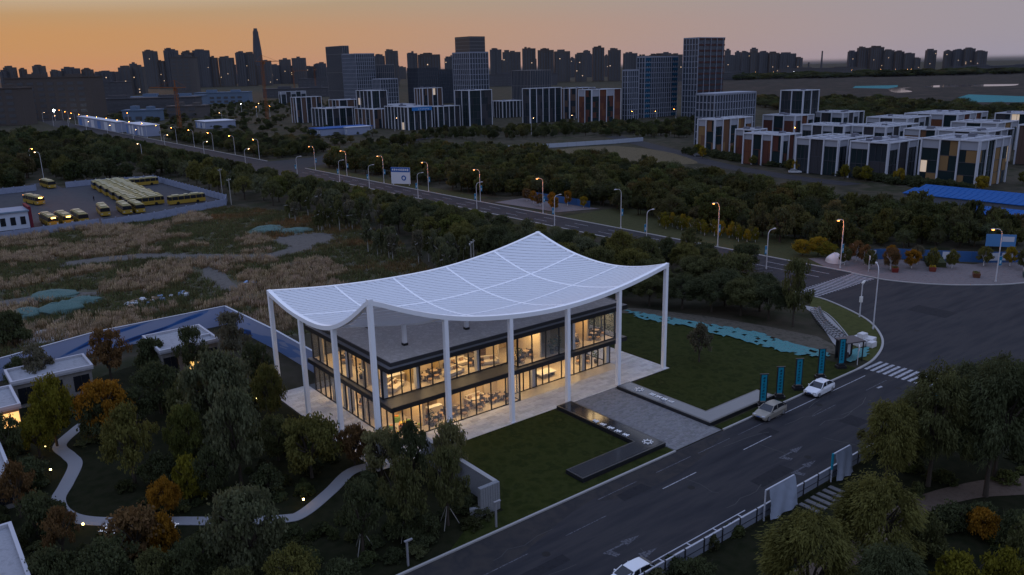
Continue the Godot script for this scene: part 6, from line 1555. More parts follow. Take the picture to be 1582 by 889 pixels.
# ---------------------------------------------------------------- walls and villas of the garden, bus depot
func garden_buildings() -> void:
	# the long painted wall: a blue and white mural of waves
	var wall := thing("painted_wall", "long garden wall painted with blue and white waves", "wall")
	var im := Image.create_empty(1024, 64, false, Image.FORMAT_RGB8)
	var n := FastNoiseLite.new(); n.seed = 12; n.frequency = 0.006; n.fractal_octaves = 3
	for x in 1024:
		for y in 64:
			var v := n.get_noise_2d(x * 1.2 + y * 3.0, y * 2.0) + n.get_noise_2d(x * 0.4, 300.0) * 0.9
			var c := Color(0.24, 0.28, 0.42)
			if x > 790: v = minf(v - 0.35, 0.24)
			if v > 0.42: c = Color(0.008, 0.03, 0.12)
			elif v > 0.26: c = Color(0.015, 0.09, 0.30)
			elif v > 0.17: c = Color(0.10, 0.18, 0.38)
			im.set_pixel(x, y, c.linear_to_srgb())
	var mural := StandardMaterial3D.new()
	mural.resource_name = "mural"; mural.albedo_texture = ImageTexture.create_from_image(im); mural.roughness = 0.7
	var line := V([-64, -47.5, -26.2, -54.3, -13.6, -58.2, 5.3, -58.6, 6.4, -41.0, 6.6, -26])
	var total := 0.0
	for k in line.size() - 1: total += line[k].distance_to(line[k + 1])
	var run := 0.0
	var cap := mat("wall_cap", 0.38, 0.40, 0.44, 0.7)
	for k in line.size() - 1:
		var a: Vector2 = line[k]; var e: Vector2 = line[k + 1]
		var b := MB.new()
		var u0 := run / total; run += a.distance_to(e); var u1 := run / total
		var nrm := (e - a).normalized().orthogonal() * 0.1
		for s in [1.0, -1.0]:
			var i := b.v.size()
			for q in [[a, 0.0, u0], [e, 0.0, u1], [e, 3.0, u1], [a, 3.0, u0]]: b.pt(Vector3(q[0].x + nrm.x * s, q[1], q[0].y + nrm.y * s), Color.WHITE, Vector2(q[2] * 1.0, 1.0 - q[1] / 3.0))
			b.ix.append_array(PackedInt32Array([i, i + 2, i + 1, i, i + 3, i + 2]))
		obj("painted_face", b.mesh(), mural, wall)
		b = MB.new(); b.beam(Vector3(a.x, 3.03, a.y), Vector3(e.x, 3.03, e.y), 0.3, 0.06); obj("coping", b.mesh(), cap, wall)
	# flat roofed villas
	var plaster := ground_mat("villa_wall", [[0.14, 0.135, 0.13], [0.19, 0.185, 0.18], [0.16, 0.155, 0.15]], 5.0, 0.7, 0.9, 0.3)
	var roofm := ground_mat("villa_roof", [[0.20, 0.205, 0.225], [0.28, 0.285, 0.31], [0.24, 0.245, 0.265]], 6.0, 0.8, 0.9, 0.35)
	var winm := glow("lit_window", 1.0, 0.55, 0.12, 1.1)
	for q in [[-9.4, -49.4, -1.6, -41.0, 3.5, "flat roofed villa by the painted wall, right one with an L-shaped parapet", true], [-26.2, -47.2, -17.2, -41.6, 3.4, "flat roofed villa by the painted wall, left one behind a bare tree", false], [-33.5, -41.4, -26.2, -34.0, 3.2, "flat roofed villa with a lit window at the left edge", false], [-37.0, -26.0, -29.4, -15.4, 3.4, "low flat roof cut by the left edge, above the lower one", false], [-38.0, -5.2, -30.8, 8.0, 3.6, "grey flat roof in the bottom left corner", false]]:
		var t := thing("garden_villa", q[5], "villa")
		var b := MB.new(); b.span(Vector3(q[0] + 0.25, 0, q[1] + 0.25), Vector3(q[2] - 0.25, q[4] - 0.35, q[3] - 0.25)); obj("wall", b.mesh(), plaster, t)
		b = MB.new(); b.span(Vector3(q[0], q[4] - 0.35, q[1]), Vector3(q[2], q[4] - 0.1, q[3])); var r := obj("roof", b.mesh(), roofm, t)
		for e in [[q[0], q[1], q[2], q[1] + 0.28], [q[0], q[3] - 0.28, q[2], q[3]], [q[0], q[1] + 0.28, q[0] + 0.28, q[3] - 0.28], [q[2] - 0.28, q[1] + 0.28, q[2], q[3] - 0.28]]:
			b = MB.new(); b.span(Vector3(e[0], q[4] - 0.1, e[1]), Vector3(e[2], q[4] + 0.22, e[3])); obj("parapet", b.mesh(), mat("parapet_pale", 0.38, 0.385, 0.42, 0.8), r)
		if q[6]:
			b = MB.new(); b.span(Vector3(-3.4, q[4] - 0.1, -44.2), Vector3(-1.9, q[4] + 0.22, -43.9)); obj("parapet", b.mesh(), mats["parapet_pale"], r)
		for j in 3:
			var x: float = lerpf(q[0], q[2], (j + 0.5) / 3.0)
			b = MB.new(); b.span(Vector3(x - 0.9, 0.5, q[3] - 0.24), Vector3(x + 0.9, 2.5, q[3] - 0.2))
			var lit: bool = q[5].contains("lit window") and j == 2
			var wn := obj("window", b.mesh(), winm if lit else mat("car_glass", 0.012, 0.014, 0.018, 0.08), t)
			b = MB.new(); b.span(Vector3(x - 0.03, 0.5, q[3] - 0.2), Vector3(x + 0.03, 2.5, q[3] - 0.17)); obj("frame", b.mesh(), mat("black_metal", 0.012, 0.012, 0.014, 0.45), wn)
			if lit: light_at(Vector3(x, 1.6, q[3] + 0.5), Color(1.0, 0.6, 0.2), 1.2)
	# lit glass front deep among the garden trees
	var g := thing("garden_lantern_window", "small amber lit window glowing between the trees", "window", Vector3(-5.6, 0, -37.8), -0.6)
	var b := MB.new(); b.span(Vector3(-1.2, 0.3, -0.04), Vector3(1.2, 2.2, 0.04)); obj("lamp_pane", b.mesh(), winm, g)
	b = MB.new()
	for x in [-1.25, -0.4, 0.4, 1.25]: b.span(Vector3(x - 0.04, 0, -0.08), Vector3(x + 0.04, 2.3, 0.08))
	obj("frame", b.mesh(), mat("black_metal", 0.012, 0.012, 0.014, 0.45), g)
	# garden spot lights
	var k := 0
	for q in [[-25.3, -27.0], [-25.9, -20.6], [-25.6, -7.2], [-8.9, 1.5], [-20.4, -26.6], [-3.2, -24.6]]:
		var t := thing("garden_light", "small warm garden light %s" % ["at the upper bend of the winding path", "on the left side of the winding path", "at the lower bend of the winding path", "beside the path before the pavilion", "below the orange tree", "near the back left canopy column"][k], "garden light", Vector3(q[0], 0, q[1]))
		b = MB.new(); b.tube([Vector3.ZERO, Vector3(0, 0.45, 0)], [0.04, 0.04], 6); obj("post", b.mesh(), mat("black_metal", 0.012, 0.012, 0.014, 0.45), t)
		b = MB.new(); b.lathe([Vector2(0, 0), Vector2(0.09, 0.02), Vector2(0.1, 0.16), Vector2(0, 0.2)], 8, Vector3(0, 0.45, 0)); obj("lamp_glass", b.mesh(true), glow("garden_lamp", 1.0, 0.70, 0.25, 9.0), t)
		light_at(Vector3(q[0], 0.56, q[1]), Color(1.0, 0.75, 0.32), 0.28 if k != 5 else 0.2, 0.06)
		k += 1
	# two lit sparkling screens by the lower path
	for q in [[-23.6, -5.4, "left one"], [-20.0, -3.0, "right one"]]:
		rng.seed = int(-q[0] * 10)
		var t := thing("light_lattice", "low white lattice of tiny lights across the garden path, " + q[2], "light lattice", Vector3(q[0], 0.06, q[1]), -0.75)
		b = MB.new()
		for j in 150: b.box(Vector3(rf(-1.1, 1.1), rf(0.0, 0.1), rf(-0.75, 0.75)), Vector3(0.08, 0.04, 0.08), Color.WHITE, Basis(Vector3.UP, rf(0, 1.5)))
		obj("lamp_beads", b.mesh(), glow("bead_white", 0.75, 0.8, 1.0, 0.4), t)

func depot() -> void:
	var wallm := ground_mat("depot_wall", [[0.15, 0.18, 0.26], [0.23, 0.26, 0.35], [0.18, 0.21, 0.30]], 12.0, 1.5, 0.85, 0.3)
	var line_a := V([-60, -166, -12.9, -165.4, 10.4, -168.6])
	var line_b := V([10.6, -166.2, 24.2, -168.0, 47.3, -178.0, 50.4, -186.0, 48.0, -257.4, 26, -262.4, 19, -262.4])
	var line_c := V([9.6, -262, -60, -253])
	for q in [[line_a, "low white wall in front of the depot office"], [line_b, "long pale wall round the right side of the bus depot"], [line_c, "pale wall along the back left of the bus depot"]]:
		var t := thing("depot_wall", q[1], "wall")
		for k in q[0].size() - 1:
			var a: Vector2 = q[0][k]; var e: Vector2 = q[0][k + 1]
			var n := maxi(1, int(a.distance_to(e) / 3.2))
			for s in n:
				var p := a.lerp(e, s / float(n)); var r := a.lerp(e, (s + 0.96) / float(n))
				var b := MB.new(); b.beam(Vector3(p.x, 1.0, p.y), Vector3(r.x, 1.0, r.y), 0.14, 2.0); obj("panel", b.mesh(), wallm, t)
				b = MB.new(); b.span(Vector3(p.x - 0.16, 0, p.y - 0.16), Vector3(p.x + 0.16, 2.25, p.y + 0.16)); obj("post", b.mesh(), wallm, t)
	var t := thing("depot_office", "low depot office with a pale front, red end walls and a blue grey roof", "office")
	var b := MB.new(); b.span(Vector3(-30, 0, -188), Vector3(-4.2, 4.4, -180)); obj("wall", b.mesh(), mat("office_pale", 0.40, 0.44, 0.52, 0.8), t)
	b = MB.new(); b.span(Vector3(-30.4, 4.4, -188.4), Vector3(-3.9, 4.8, -179.6)); obj("roof", b.mesh(), mat("office_roof", 0.16, 0.22, 0.29, 0.7), t)
	b = MB.new(); b.span(Vector3(-4.1, 0, -188.2), Vector3(-3.4, 5.6, -179.8)); obj("end_wall", b.mesh(), mat("office_red", 0.12, 0.02, 0.03, 0.8), t)
	b = MB.new(); b.span(Vector3(-30, 0, -196), Vector3(-11, 5.4, -188.5)); obj("rear_wing", b.mesh(), mat("office_red", 0.12, 0.02, 0.03, 0.8), t)
	for k in 9:
		b = MB.new(); b.span(Vector3(-6.2 - k * 2.3, 1.1, -180.0), Vector3(-5.0 - k * 2.3, 3.2, -179.93)); obj("window", b.mesh(), mat("car_glass", 0.012, 0.014, 0.018, 0.08), t)
	# a person crossing the yard, a few pixels tall
	var p := thing("person", "person in dark clothes walking across the depot yard", "person", Vector3(19.4, 0, -219.0), 0.8)
	b = MB.new()
	b.tube([Vector3(0.09, 0.0, 0.12), Vector3(0.1, 0.45, 0.1), Vector3(0.09, 0.86, 0.0), Vector3(0.05, 1.0, 0.0)], [0.055, 0.06, 0.085, 0.09], 8)
	b.tube([Vector3(-0.09, 0.0, -0.16), Vector3(-0.1, 0.45, -0.02), Vector3(-0.09, 0.86, 0.0), Vector3(-0.05, 1.0, 0.0)], [0.055, 0.06, 0.085, 0.09], 8)
	b.tube([Vector3(0, 0.88, 0), Vector3(0, 1.1, 0.01), Vector3(0, 1.35, 0.02), Vector3(0, 1.48, 0.02), Vector3(0, 1.53, 0.02)], [0.15, 0.15, 0.19, 0.13, 0.06], 10)
	for s in [-1, 1]: b.tube([Vector3(s * 0.17, 1.43, 0.02), Vector3(s * 0.24, 1.15, -0.02 * s), Vector3(s * 0.25, 0.88, 0.08 * s)], [0.06, 0.05, 0.04], 7)
	obj("body", b.mesh(true), mat("dark_cloth", 0.02, 0.02, 0.025, 0.9), p)
	b = MB.new(); b.lathe([Vector2(0.0, 1.50), Vector2(0.055, 1.51), Vector2(0.06, 1.56), Vector2(0.095, 1.62), Vector2(0.1, 1.69), Vector2(0.07, 1.76), Vector2(0, 1.78)], 10, Vector3(0, 0, 0.03)); obj("face", b.mesh(true), mat("skin", 0.25, 0.15, 0.10, 0.7), p)
	b = MB.new(); b.lathe([Vector2(0.104, 1.67), Vector2(0.105, 1.71), Vector2(0.075, 1.78), Vector2(0, 1.80)], 10, Vector3(0, 0, 0.015)); obj("hair", b.mesh(true), mat("hair_dark", 0.01, 0.01, 0.01, 0.7), p)

# ---------------------------------------------------------------- the white framed buildings and office towers
func face_frame(x: float, z: float, w: float, d: float) -> Array:   # origin, direction and outward normal of the two faces towards the road
	return [[Vector3(x, 0, z - d), Vector3(0, 0, 1), Vector3(-1, 0, 0), d], [Vector3(x, 0, z), Vector3(1, 0, 0), Vector3(0, 0, 1), w]]

func slab_on(b: MB, o: Vector3, dir: Vector3, nrm: Vector3, u0: float, u1: float, y0: float, y1: float, t0: float, t1: float) -> void:   # a box on a face: u along it, t outwards
	b.hexa([o + dir * u0 + nrm * t1 + Vector3.UP * y0, o + dir * u1 + nrm * t1 + Vector3.UP * y0, o + dir * u1 + nrm * t0 + Vector3.UP * y0, o + dir * u0 + nrm * t0 + Vector3.UP * y0,
		o + dir * u0 + nrm * t1 + Vector3.UP * y1, o + dir * u1 + nrm * t1 + Vector3.UP * y1, o + dir * u1 + nrm * t0 + Vector3.UP * y1, o + dir * u0 + nrm * t0 + Vector3.UP * y1])

func framed(label: String, x: float, z: float, w: float, d: float, h: float, bay: float, style: String, sd: int, group := "white framed buildings of the campus") -> void:
	var t := thing("framed_building", label, "building", Vector3.ZERO, 0, group)
	rng.seed = sd
	var white := mat("frame_white", 0.46, 0.48, 0.53, 0.7)
	var dark := mat("facade_glass", 0.022, 0.03, 0.038, 0.12)
	var upper := mat("upper_panel", 0.27, 0.285, 0.33, 0.8)
	var tones: Array = {"orange": [mat("clad_orange", 0.135, 0.072, 0.042, 0.8), mat("clad_ochre", 0.20, 0.125, 0.058, 0.8), mat("facade_teal", 0.012, 0.024, 0.028, 0.15)], "red": [mat("clad_red", 0.085, 0.036, 0.028, 0.8), mat("clad_rust", 0.12, 0.050, 0.030, 0.8), mat("facade_teal", 0.012, 0.024, 0.028, 0.15)], "glass": [mat("clad_grey", 0.042, 0.042, 0.048, 0.8), mat("facade_teal", 0.012, 0.024, 0.028, 0.15), mat("facade_glass", 0.022, 0.03, 0.038, 0.12)], "yellow": [mat("facade_teal", 0.012, 0.024, 0.028, 0.15), mat("clad_ochre", 0.20, 0.125, 0.058, 0.8), mat("facade_teal", 0.012, 0.024, 0.028, 0.15)], "dark": [mat("facade_glass", 0.022, 0.03, 0.038, 0.12), mat("clad_grey", 0.042, 0.042, 0.048, 0.8), mat("facade_teal", 0.012, 0.024, 0.028, 0.15)], "brick": [mat("clad_brick", 0.095, 0.064, 0.052, 0.85), mat("clad_brick", 0.095, 0.064, 0.052, 0.85), mat("facade_glass", 0.022, 0.03, 0.038, 0.12)]}[style]
	var b := MB.new()
	b.span(Vector3(x + 0.3, -0.05, z - d + 0.02), Vector3(x + w - 0.02, h - 0.8, z - 0.3))
	obj("wall", b.mesh(), dark, t)
	b = MB.new(); b.span(Vector3(x + 0.32, h - 0.8, z - d + 0.04), Vector3(x + w - 0.04, h - 0.65, z - 0.32))
	var roof := obj("roof", b.mesh(), mat("flat_roof", 0.14, 0.145, 0.175, 0.9), t)
	var nb := maxi(1, roundi(w / bay)); var nd := maxi(1, roundi(d / bay))
	for k in nd + 1:
		b = MB.new(); b.span(Vector3(x, h - 0.38, z - d + k * d / nd - 0.16), Vector3(x + w, h - 0.07, z - d + k * d / nd + 0.16)); obj("roof_beam", b.mesh(), white, roof)
	for k in nb + 1:
		b = MB.new(); b.span(Vector3(x + k * w / nb - 0.16, h - 0.4, z - d), Vector3(x + k * w / nb + 0.16, h - 0.09, z)); obj("roof_beam", b.mesh(), white, roof)
	for k in 1 + rng.randi() % 3:
		var c := Vector3(x + rf(0.2, 0.8) * w, h - 0.65, z - rf(0.2, 0.8) * d)
		b = MB.new(); b.span(c - Vector3(rf(0.6, 1.4), 0, rf(0.6, 1.2)), c + Vector3(rf(0.6, 1.4), rf(0.9, 1.5), rf(0.6, 1.2))); obj("roof_unit", b.mesh(), mat("flat_roof", 0.14, 0.145, 0.175, 0.9), roof)
	var fi := 0
	for f in face_frame(x, z, w, d):
		var n := nd if fi == 0 else nb
		var l: float = f[3]
		b = MB.new(); slab_on(b, f[0], f[1], f[2], -0.2, l + 0.2, h - 0.42, h, 0.02, 0.46); obj("top_beam", b.mesh(), white, t)
		for k in n + 1:
			b = MB.new(); slab_on(b, f[0], f[1], f[2], k * l / n - 0.22, k * l / n + 0.22, 0, h - 0.42, 0.02, 0.45); obj("frame_post", b.mesh(), white, t)
		var floors := maxi(2, int((h * 0.78) / 3.4))
		for k in n:
			var u0 := k * l / n + 0.23; var u1 := (k + 1) * l / n - 0.23
			var solid: bool = style != "dark" and style != "brick" and (k % 2 == 0 or style == "yellow" and k != 1)
			var ytop := h - 0.44
			if solid:
				b = MB.new(); slab_on(b, f[0], f[1], f[2], u0, u1, h * 0.79, ytop, -0.28, 0.06); obj("upper_panel", b.mesh(), upper, t)
				ytop = h * 0.785
			for s in floors:
				var y0 := ytop * s / floors + 0.12; var y1 := ytop * (s + 1) / floors - 0.06
				var mu := lerpf(u0, u1, [0.36, 0.5, 0.64][rng.randi() % 3])
				for q in [[u0, mu - 0.05], [mu + 0.05, u1]]:
					var pick := 0
					var r := rng.randf()
					if style == "yellow": pick = 1 if r < 0.26 else 0
					elif style == "glass": pick = 0 if k % 3 == 1 and r < 0.8 else (1 if r < 0.6 else 2)
					else: pick = (0 if r < 0.6 else 1) if (k + fi) % 2 == 0 or r < 0.25 else 2
					var m: Material = tones[pick]
					if m.roughness < 0.5 and rng.randf() < 0.012: m = glow("lit_room_window", 1.0, 0.72, 0.40, 0.35)
					b = MB.new(); slab_on(b, f[0], f[1], f[2], q[0], q[1], y0, y1, -0.28, -0.1 if m.roughness > 0.5 else -0.2)
					obj("panel" if m.roughness > 0.5 else "pane", b.mesh(), m, t)
				b = MB.new(); slab_on(b, f[0], f[1], f[2], u0, u1, y1, y1 + 0.17, -0.28, -0.06); obj("spandrel", b.mesh(), tones[0] if style in ["orange", "red", "brick"] else mat("mullion_grey", 0.055, 0.058, 0.068, 0.7), t)
			if style in ["glass", "dark"]:
				for s in 2:
					var u := lerpf(u0, u1, (s + 1) / 3.0)
					b = MB.new(); slab_on(b, f[0], f[1], f[2], u - 0.05, u + 0.05, 0.12, ytop - 0.02, -0.28, -0.03); obj("mullion", b.mesh(), mat("mullion_grey", 0.055, 0.058, 0.068, 0.7), t)
		fi += 1

func tower(called: String, label: String, x: float, z: float, w: float, d: float, h: float, style: String, floor_h := 3.6) -> Node3D:
	var t := thing(called, label, "office tower" if h > 30 else "building")
	var glass := mat("tower_glass", 0.032, 0.042, 0.058, 0.14)
	var fin := mat("tower_fin", 0.24, 0.26, 0.31, 0.7)
	if style == "stone": fin = mat("tower_stone", 0.17, 0.165, 0.17, 0.8)
	if style == "dark": fin = mat("mullion_grey", 0.055, 0.058, 0.068, 0.7)
	var b := MB.new(); b.span(Vector3(x + 0.25, -0.05, z - d + 0.02), Vector3(x + w - 0.02, h - 0.6, z - 0.25)); obj("wall", b.mesh(), glass, t)
	b = MB.new(); b.span(Vector3(x - 0.2, h - 0.6, z - d - 0.2), Vector3(x + w + 0.2, h, z + 0.2)); obj("roof", b.mesh(), fin, t)
	var floors := int(h / floor_h)
	var fi := 0
	for f in face_frame(x, z, w, d):
		var l: float = f[3]
		var gap := 2.3 if style != "grid" else 1.9
		var n := maxi(2, int(l / gap))
		var red: bool = style == "brickglass" and fi == 1
		for k in n + 1:
			if red and k % 3 != 0: continue
			b = MB.new(); slab_on(b, f[0], f[1], f[2], k * l / n - 0.17, k * l / n + 0.17, 0, h - 0.6, -0.2, 0.12 if style == "dark" else 0.30); obj("fin", b.mesh(), fin, t)
		for s in floors:
			if style == "stone" and s % 5 != 4: continue
			b = MB.new()
			var yt := (s + 1) * h / floors - 0.62
			if red: slab_on(b, f[0], f[1], f[2], -0.1, l + 0.1, yt - 1.3, yt, -0.24, 0.05)
			else: slab_on(b, f[0], f[1], f[2], 0, l, yt - 0.38, yt, -0.24, 0.04 if style == "dark" else 0.08)
			obj("floor_band", b.mesh(), mat("clad_maroon", 0.065, 0.032, 0.030, 0.8) if red else fin, t)
		if style == "blue" and fi == 1:
			for q in [[0.0, 0.16], [0.84, 1.0]]:
				for s in floors:
					b = MB.new(); slab_on(b, f[0], f[1], f[2], l * q[0] + 0.2, l * q[1] - 0.2, s * h / floors + 0.5, (s + 1) * h / floors - 1.05, -0.2, 0.34); obj("blue_pane", b.mesh(), mat("blue_glass", 0.012, 0.065, 0.12, 0.15), t)
		fi += 1
	return t

func campus() -> void:
	framed("orange clad block with white frame standing apart at the left", 253, -158, 26, 9, 15, 5.2, "orange", 1)
	framed("narrow red block set back left of the red corner building", 245, -133, 9, 8, 12.3, 4.6, "red", 2)
	framed("red clad corner building with white frame in the front row", 234, -112, 12, 17, 12, 4.6, "red", 3)
	framed("grey glazed block right of the red one in the front row", 225, -84, 22, 16, 12.4, 5.4, "glass", 4)
	framed("grey glazed block left of the ochre chequered cube", 224, -66, 25, 13, 12.4, 5.6, "glass", 5)
	framed("big cube with ochre panels scattered over dark glass at the right", 225, -39, 21, 17, 14.5, 5.6, "yellow", 6)
	framed("second row block with red panels behind the orange one", 325, -166, 16, 18, 12.6, 5.4, "red", 7)
	framed("second row grey block right of the red panelled one", 358, -160, 20, 18, 12.6, 5.4, "glass", 8)
	framed("second row pale block behind the red corner building", 280, -114, 16, 19, 12.5, 5.4, "glass", 9)
	framed("second row pale block behind the grey glazed ones", 285, -99, 26, 14, 12.5, 5.0, "glass", 10)
	framed("second row pale block with an ochre panel behind the ochre cube", 282, -78, 14, 12, 12.5, 5.0, "orange", 11)
	framed("second row long pale block behind the ochre cube", 282, -60, 22, 17, 12.5, 5.4, "glass", 12)
	framed("back row low pale block, leftmost behind the second row", 338, -117, 22, 19, 12.4, 6.0, "glass", 13)
	framed("back row long pale block with red panels in the middle", 372, -110, 32, 25, 12.5, 6.0, "red", 14)
	framed("back row pale block with an orange panel behind the ochre cube", 328, -75, 20, 18, 12.4, 6.0, "orange", 15)
	framed("back row pale block at the far right", 394, -88, 20, 14, 12.4, 6.0, "dark", 16)
	framed("building cut by the right edge of the view with a dark brown side", 296, -47, 20, 8, 14.5, 4.4, "brick", 17)
	framed("tall dark glazed block rising behind the second row", 345, -175, 14, 13, 24, 6.6, "dark", 18)
	tower("grid_building", "pale grid fronted slab behind the orange block", 284, -183, 32, 11, 24.4, "grid", 3.4)
	# the central campus
	framed("long white framed hall, left end behind trees", 226, -478, 26, 23, 13, 5.4, "dark", 21)
	framed("long white framed hall, middle part with slim posts", 240, -434, 12, 27, 13, 5.4, "brick", 22)
	framed("long white framed hall, right part with the blue sign", 246, -399, 18, 30, 15, 4.4, "dark", 23)
	framed("set back white framed wing right of the blue sign", 273, -405, 18, 12, 14, 4.4, "dark", 24)
	framed("set back row of white frames behind the long hall", 312, -628, 30, 21, 13, 7, "brick", 25)
	framed("low white frame roof behind the blue sign", 284, -462, 20, 40, 13, 7, "dark", 26)
	framed("dark cube with four white posts above the long hall", 247, -448, 12, 22, 25, 5.0, "dark", 27)
	framed("brick cube with white posts right of the dark cube", 295, -458, 17, 11, 25, 4.4, "brick", 28)
	framed("brick and white tower house at the left end of the campus", 231, -539, 21, 9, 19.8, 4.6, "brick", 29)
	framed("green glass hall far left of the campus", 368, -893, 32, 6, 16, 6, "glass", 30)
	framed("dark glass block below the white tower", 293, -396, 19, 17, 24, 8.0, "dark", 31)
	framed("low white colonnade right of the dark glass block", 363, -450, 21, 15, 13, 3.6, "dark", 32)
	framed("dark glass block with white posts in the centre", 335, -382, 29, 8, 24, 6.2, "dark", 33)
	framed("brick and white block right of the centre glass block", 385, -396, 26, 12, 22.5, 6.0, "brick", 34)
	framed("brick block at the right end of the centre row", 360, -346, 28, 13, 22.6, 7.0, "red", 35)
	var sign_board := thing("blue_sign", "bright blue name board with white lettering over the long white hall", "sign", Vector3(248.6, 12.2, -398.3))
	var b := MB.new(); b.span(Vector3(0, 0, 0), Vector3(15.4, 2.3, 0.2)); obj("board", b.mesh(), mat("sign_blue", 0.01, 0.15, 0.42, 0.5), sign_board)
	b = MB.new()
	for k in 7: b.box(Vector3(5.2 + k * 1.25, 1.1, 0.22), Vector3(0.85, 0.18, 0.05)); b.box(Vector3(5.2 + k * 1.25, 0.85 + 0.25 * (k % 2), 0.22), Vector3(0.2, 0.9, 0.06))
	obj("lettering", b.mesh(), mat("sign_white", 0.55, 0.55, 0.57, 0.6), sign_board)
	tower("office_tower", "brown and glass mid-rise behind the colonnade", 539, -628, 29, 32, 35, "stone")
	tower("office_tower", "wide blue grey office block with vertical fins and blue glass edges", 421, -354, 36, 8, 44, "blue")
	tower("office_tower", "lower glazed wing left of the wide blue office block", 398, -349, 11, 5, 35, "grid")
	tower("office_tower", "tallest glass tower at the right with a maroon banded side", 446, -326, 30, 13.5, 56.3, "brickglass", 3.8)
	tower("office_tower", "dark slab tower at the left of the campus skyline", 374, -736, 7, 39, 64, "stone")
	tower("office_tower", "paler tower with a slanted top beside the dark slab", 362, -686, 21, 29, 55, "fins")
	var wt := tower("office_tower", "white finned tower with a dark glazed top storey block", 325, -439, 17, 22, 50, "fins")
	for q in [[327.0, -441.0, 14.0, 19.0, 50.0, 61.5]]:
		b = MB.new(); b.span(Vector3(q[0], q[4], q[1] - q[3]), Vector3(q[0] + q[2], q[5] - 0.5, q[1])); obj("crown", b.mesh(), mat("tower_crown", 0.035, 0.035, 0.04, 0.3), wt)
		b = MB.new()
		for k in 4: b.span(Vector3(q[0] - 0.1, q[4] + 2.0 + k * 2.6, q[1] - q[3] - 0.1), Vector3(q[0] + q[2] + 0.1, q[4] + 2.3 + k * 2.6, q[1] + 0.1))
		obj("crown_band", b.mesh(), mat("tower_stone", 0.17, 0.165, 0.17, 0.8), wt)
	for q in [[392, -708, 26, 22, 44, "stone", "finned block right of the pale slanted tower"], [405, -640, 24, 20, 40, "dark", "dark banded block behind the low white frames"], [470, -730, 40, 24, 38, "dark", "wide dark banded block left of the white tower"], [340, -600, 18, 14, 31, "fins", "small finned block below the slanted tower"]]:
		tower("office_block", q[6], q[0], q[1], q[2], q[3], q[4], q[5])
	# blue roofed sheds, hoardings and low things between
	var blue := mat("shed_blue", 0.008, 0.070, 0.24, 0.7)
	for q in [[191, -40, 196, 6, 4.4, "long bright blue shed roof below the ochre cube, back one"], [183, -40, 189.5, 2, 4.2, "long bright blue shed roof below the ochre cube, front one"], [168, -18, 175, 8, 3.6, "shorter bright blue shed roof nearest the wood at the right"]]:
		var t := thing("blue_shed", q[5], "shed")
		b = MB.new(); b.span(Vector3(q[0] + 0.3, 0, q[1] + 0.3), Vector3(q[2] - 0.3, q[4] - 0.9, q[3] - 0.3)); obj("wall", b.mesh(), mat("shed_grey", 0.10, 0.11, 0.14, 0.7), t)
		b = MB.new()
		b.hexa([Vector3(q[0], q[4] - 0.95, q[3]), Vector3(q[2], q[4] - 0.2, q[3]), Vector3(q[2], q[4] - 0.2, q[1]), Vector3(q[0], q[4] - 0.95, q[1]), Vector3(q[0], q[4] - 0.8, q[3]), Vector3(q[2], q[4], q[3]), Vector3(q[2], q[4], q[1]), Vector3(q[0], q[4] - 0.8, q[1])])
		var r := obj("roof", b.mesh(), blue, t)
		for k in int((q[3] - q[1]) / 1.6):
			b = MB.new(); b.beam(Vector3(q[0], q[4] - 0.78, q[1] + 0.8 + k * 1.6), Vector3(q[2], q[4] + 0.02, q[1] + 0.8 + k * 1.6), 0.12, 0.09); obj("roof_seam", b.mesh(), blue, r)
	for q in [[186, -420, 222, -404, 4.0, true, "blue roofed long shed in front of the white hall"], [200, -400, 216, -396, 4.5, false, "white low shed right of the blue roofed one"], [160, -560, 182, -538, 5.0, false, "white low shed with a pale blue wall at the left"], [108, -545, 118, -500, 7.0, false, "white site hoarding block beside the long road, near end"], [106, -690, 112, -560, 7.0, false, "long white site hoarding beside the long road"]]:
		var t := thing("site_shed", q[6], "shed")
		b = MB.new(); b.span(Vector3(q[0], 0, q[1]), Vector3(q[2], q[4], q[3])); obj("wall", b.mesh(), mat("shed_pale", 0.22, 0.25, 0.34, 0.8), t)
		b = MB.new(); b.span(Vector3(q[0] - 0.4, q[4], q[1] - 0.4), Vector3(q[2] + 0.4, q[4] + 0.35, q[3] + 0.4)); obj("roof", b.mesh(), blue if q[5] else mat("frame_white", 0.46, 0.48, 0.53, 0.7), t)
		for k in 6:
			b = MB.new(); b.span(Vector3(q[0] - 0.08, 0.4, lerpf(q[1], q[3], (k + 0.2) / 6.0)), Vector3(q[0] - 0.01, q[4] - 1.0, lerpf(q[1], q[3], (k + 0.7) / 6.0))); obj("panel", b.mesh(), mat("shed_blue_panel", 0.10, 0.17, 0.34, 0.7) if k % 3 == 0 else mats["frame_white"], t)
	# plain retaining wall along the far wood
	var rw := thing("campus_wall", "low pale wall along the far edge of the wood before the campus", "wall")
	var line := V([205, -246, 232, -236, 262, -228, 282, -226])
	for k in line.size() - 1:
		for s in 6:
			var p: Vector2 = line[k].lerp(line[k + 1], s / 6.0); var r: Vector2 = line[k].lerp(line[k + 1], (s + 0.97) / 6.0)
			b = MB.new(); b.beam(Vector3(p.x, 1.0, p.y), Vector3(r.x, 1.0, r.y), 0.25, 2.0); obj("panel", b.mesh(), mat("shed_wall", 0.33, 0.36, 0.42, 0.7), rw)
	# hedges and yellow young trees between the buildings
	rng.seed = 23
	var nth_tree := 0
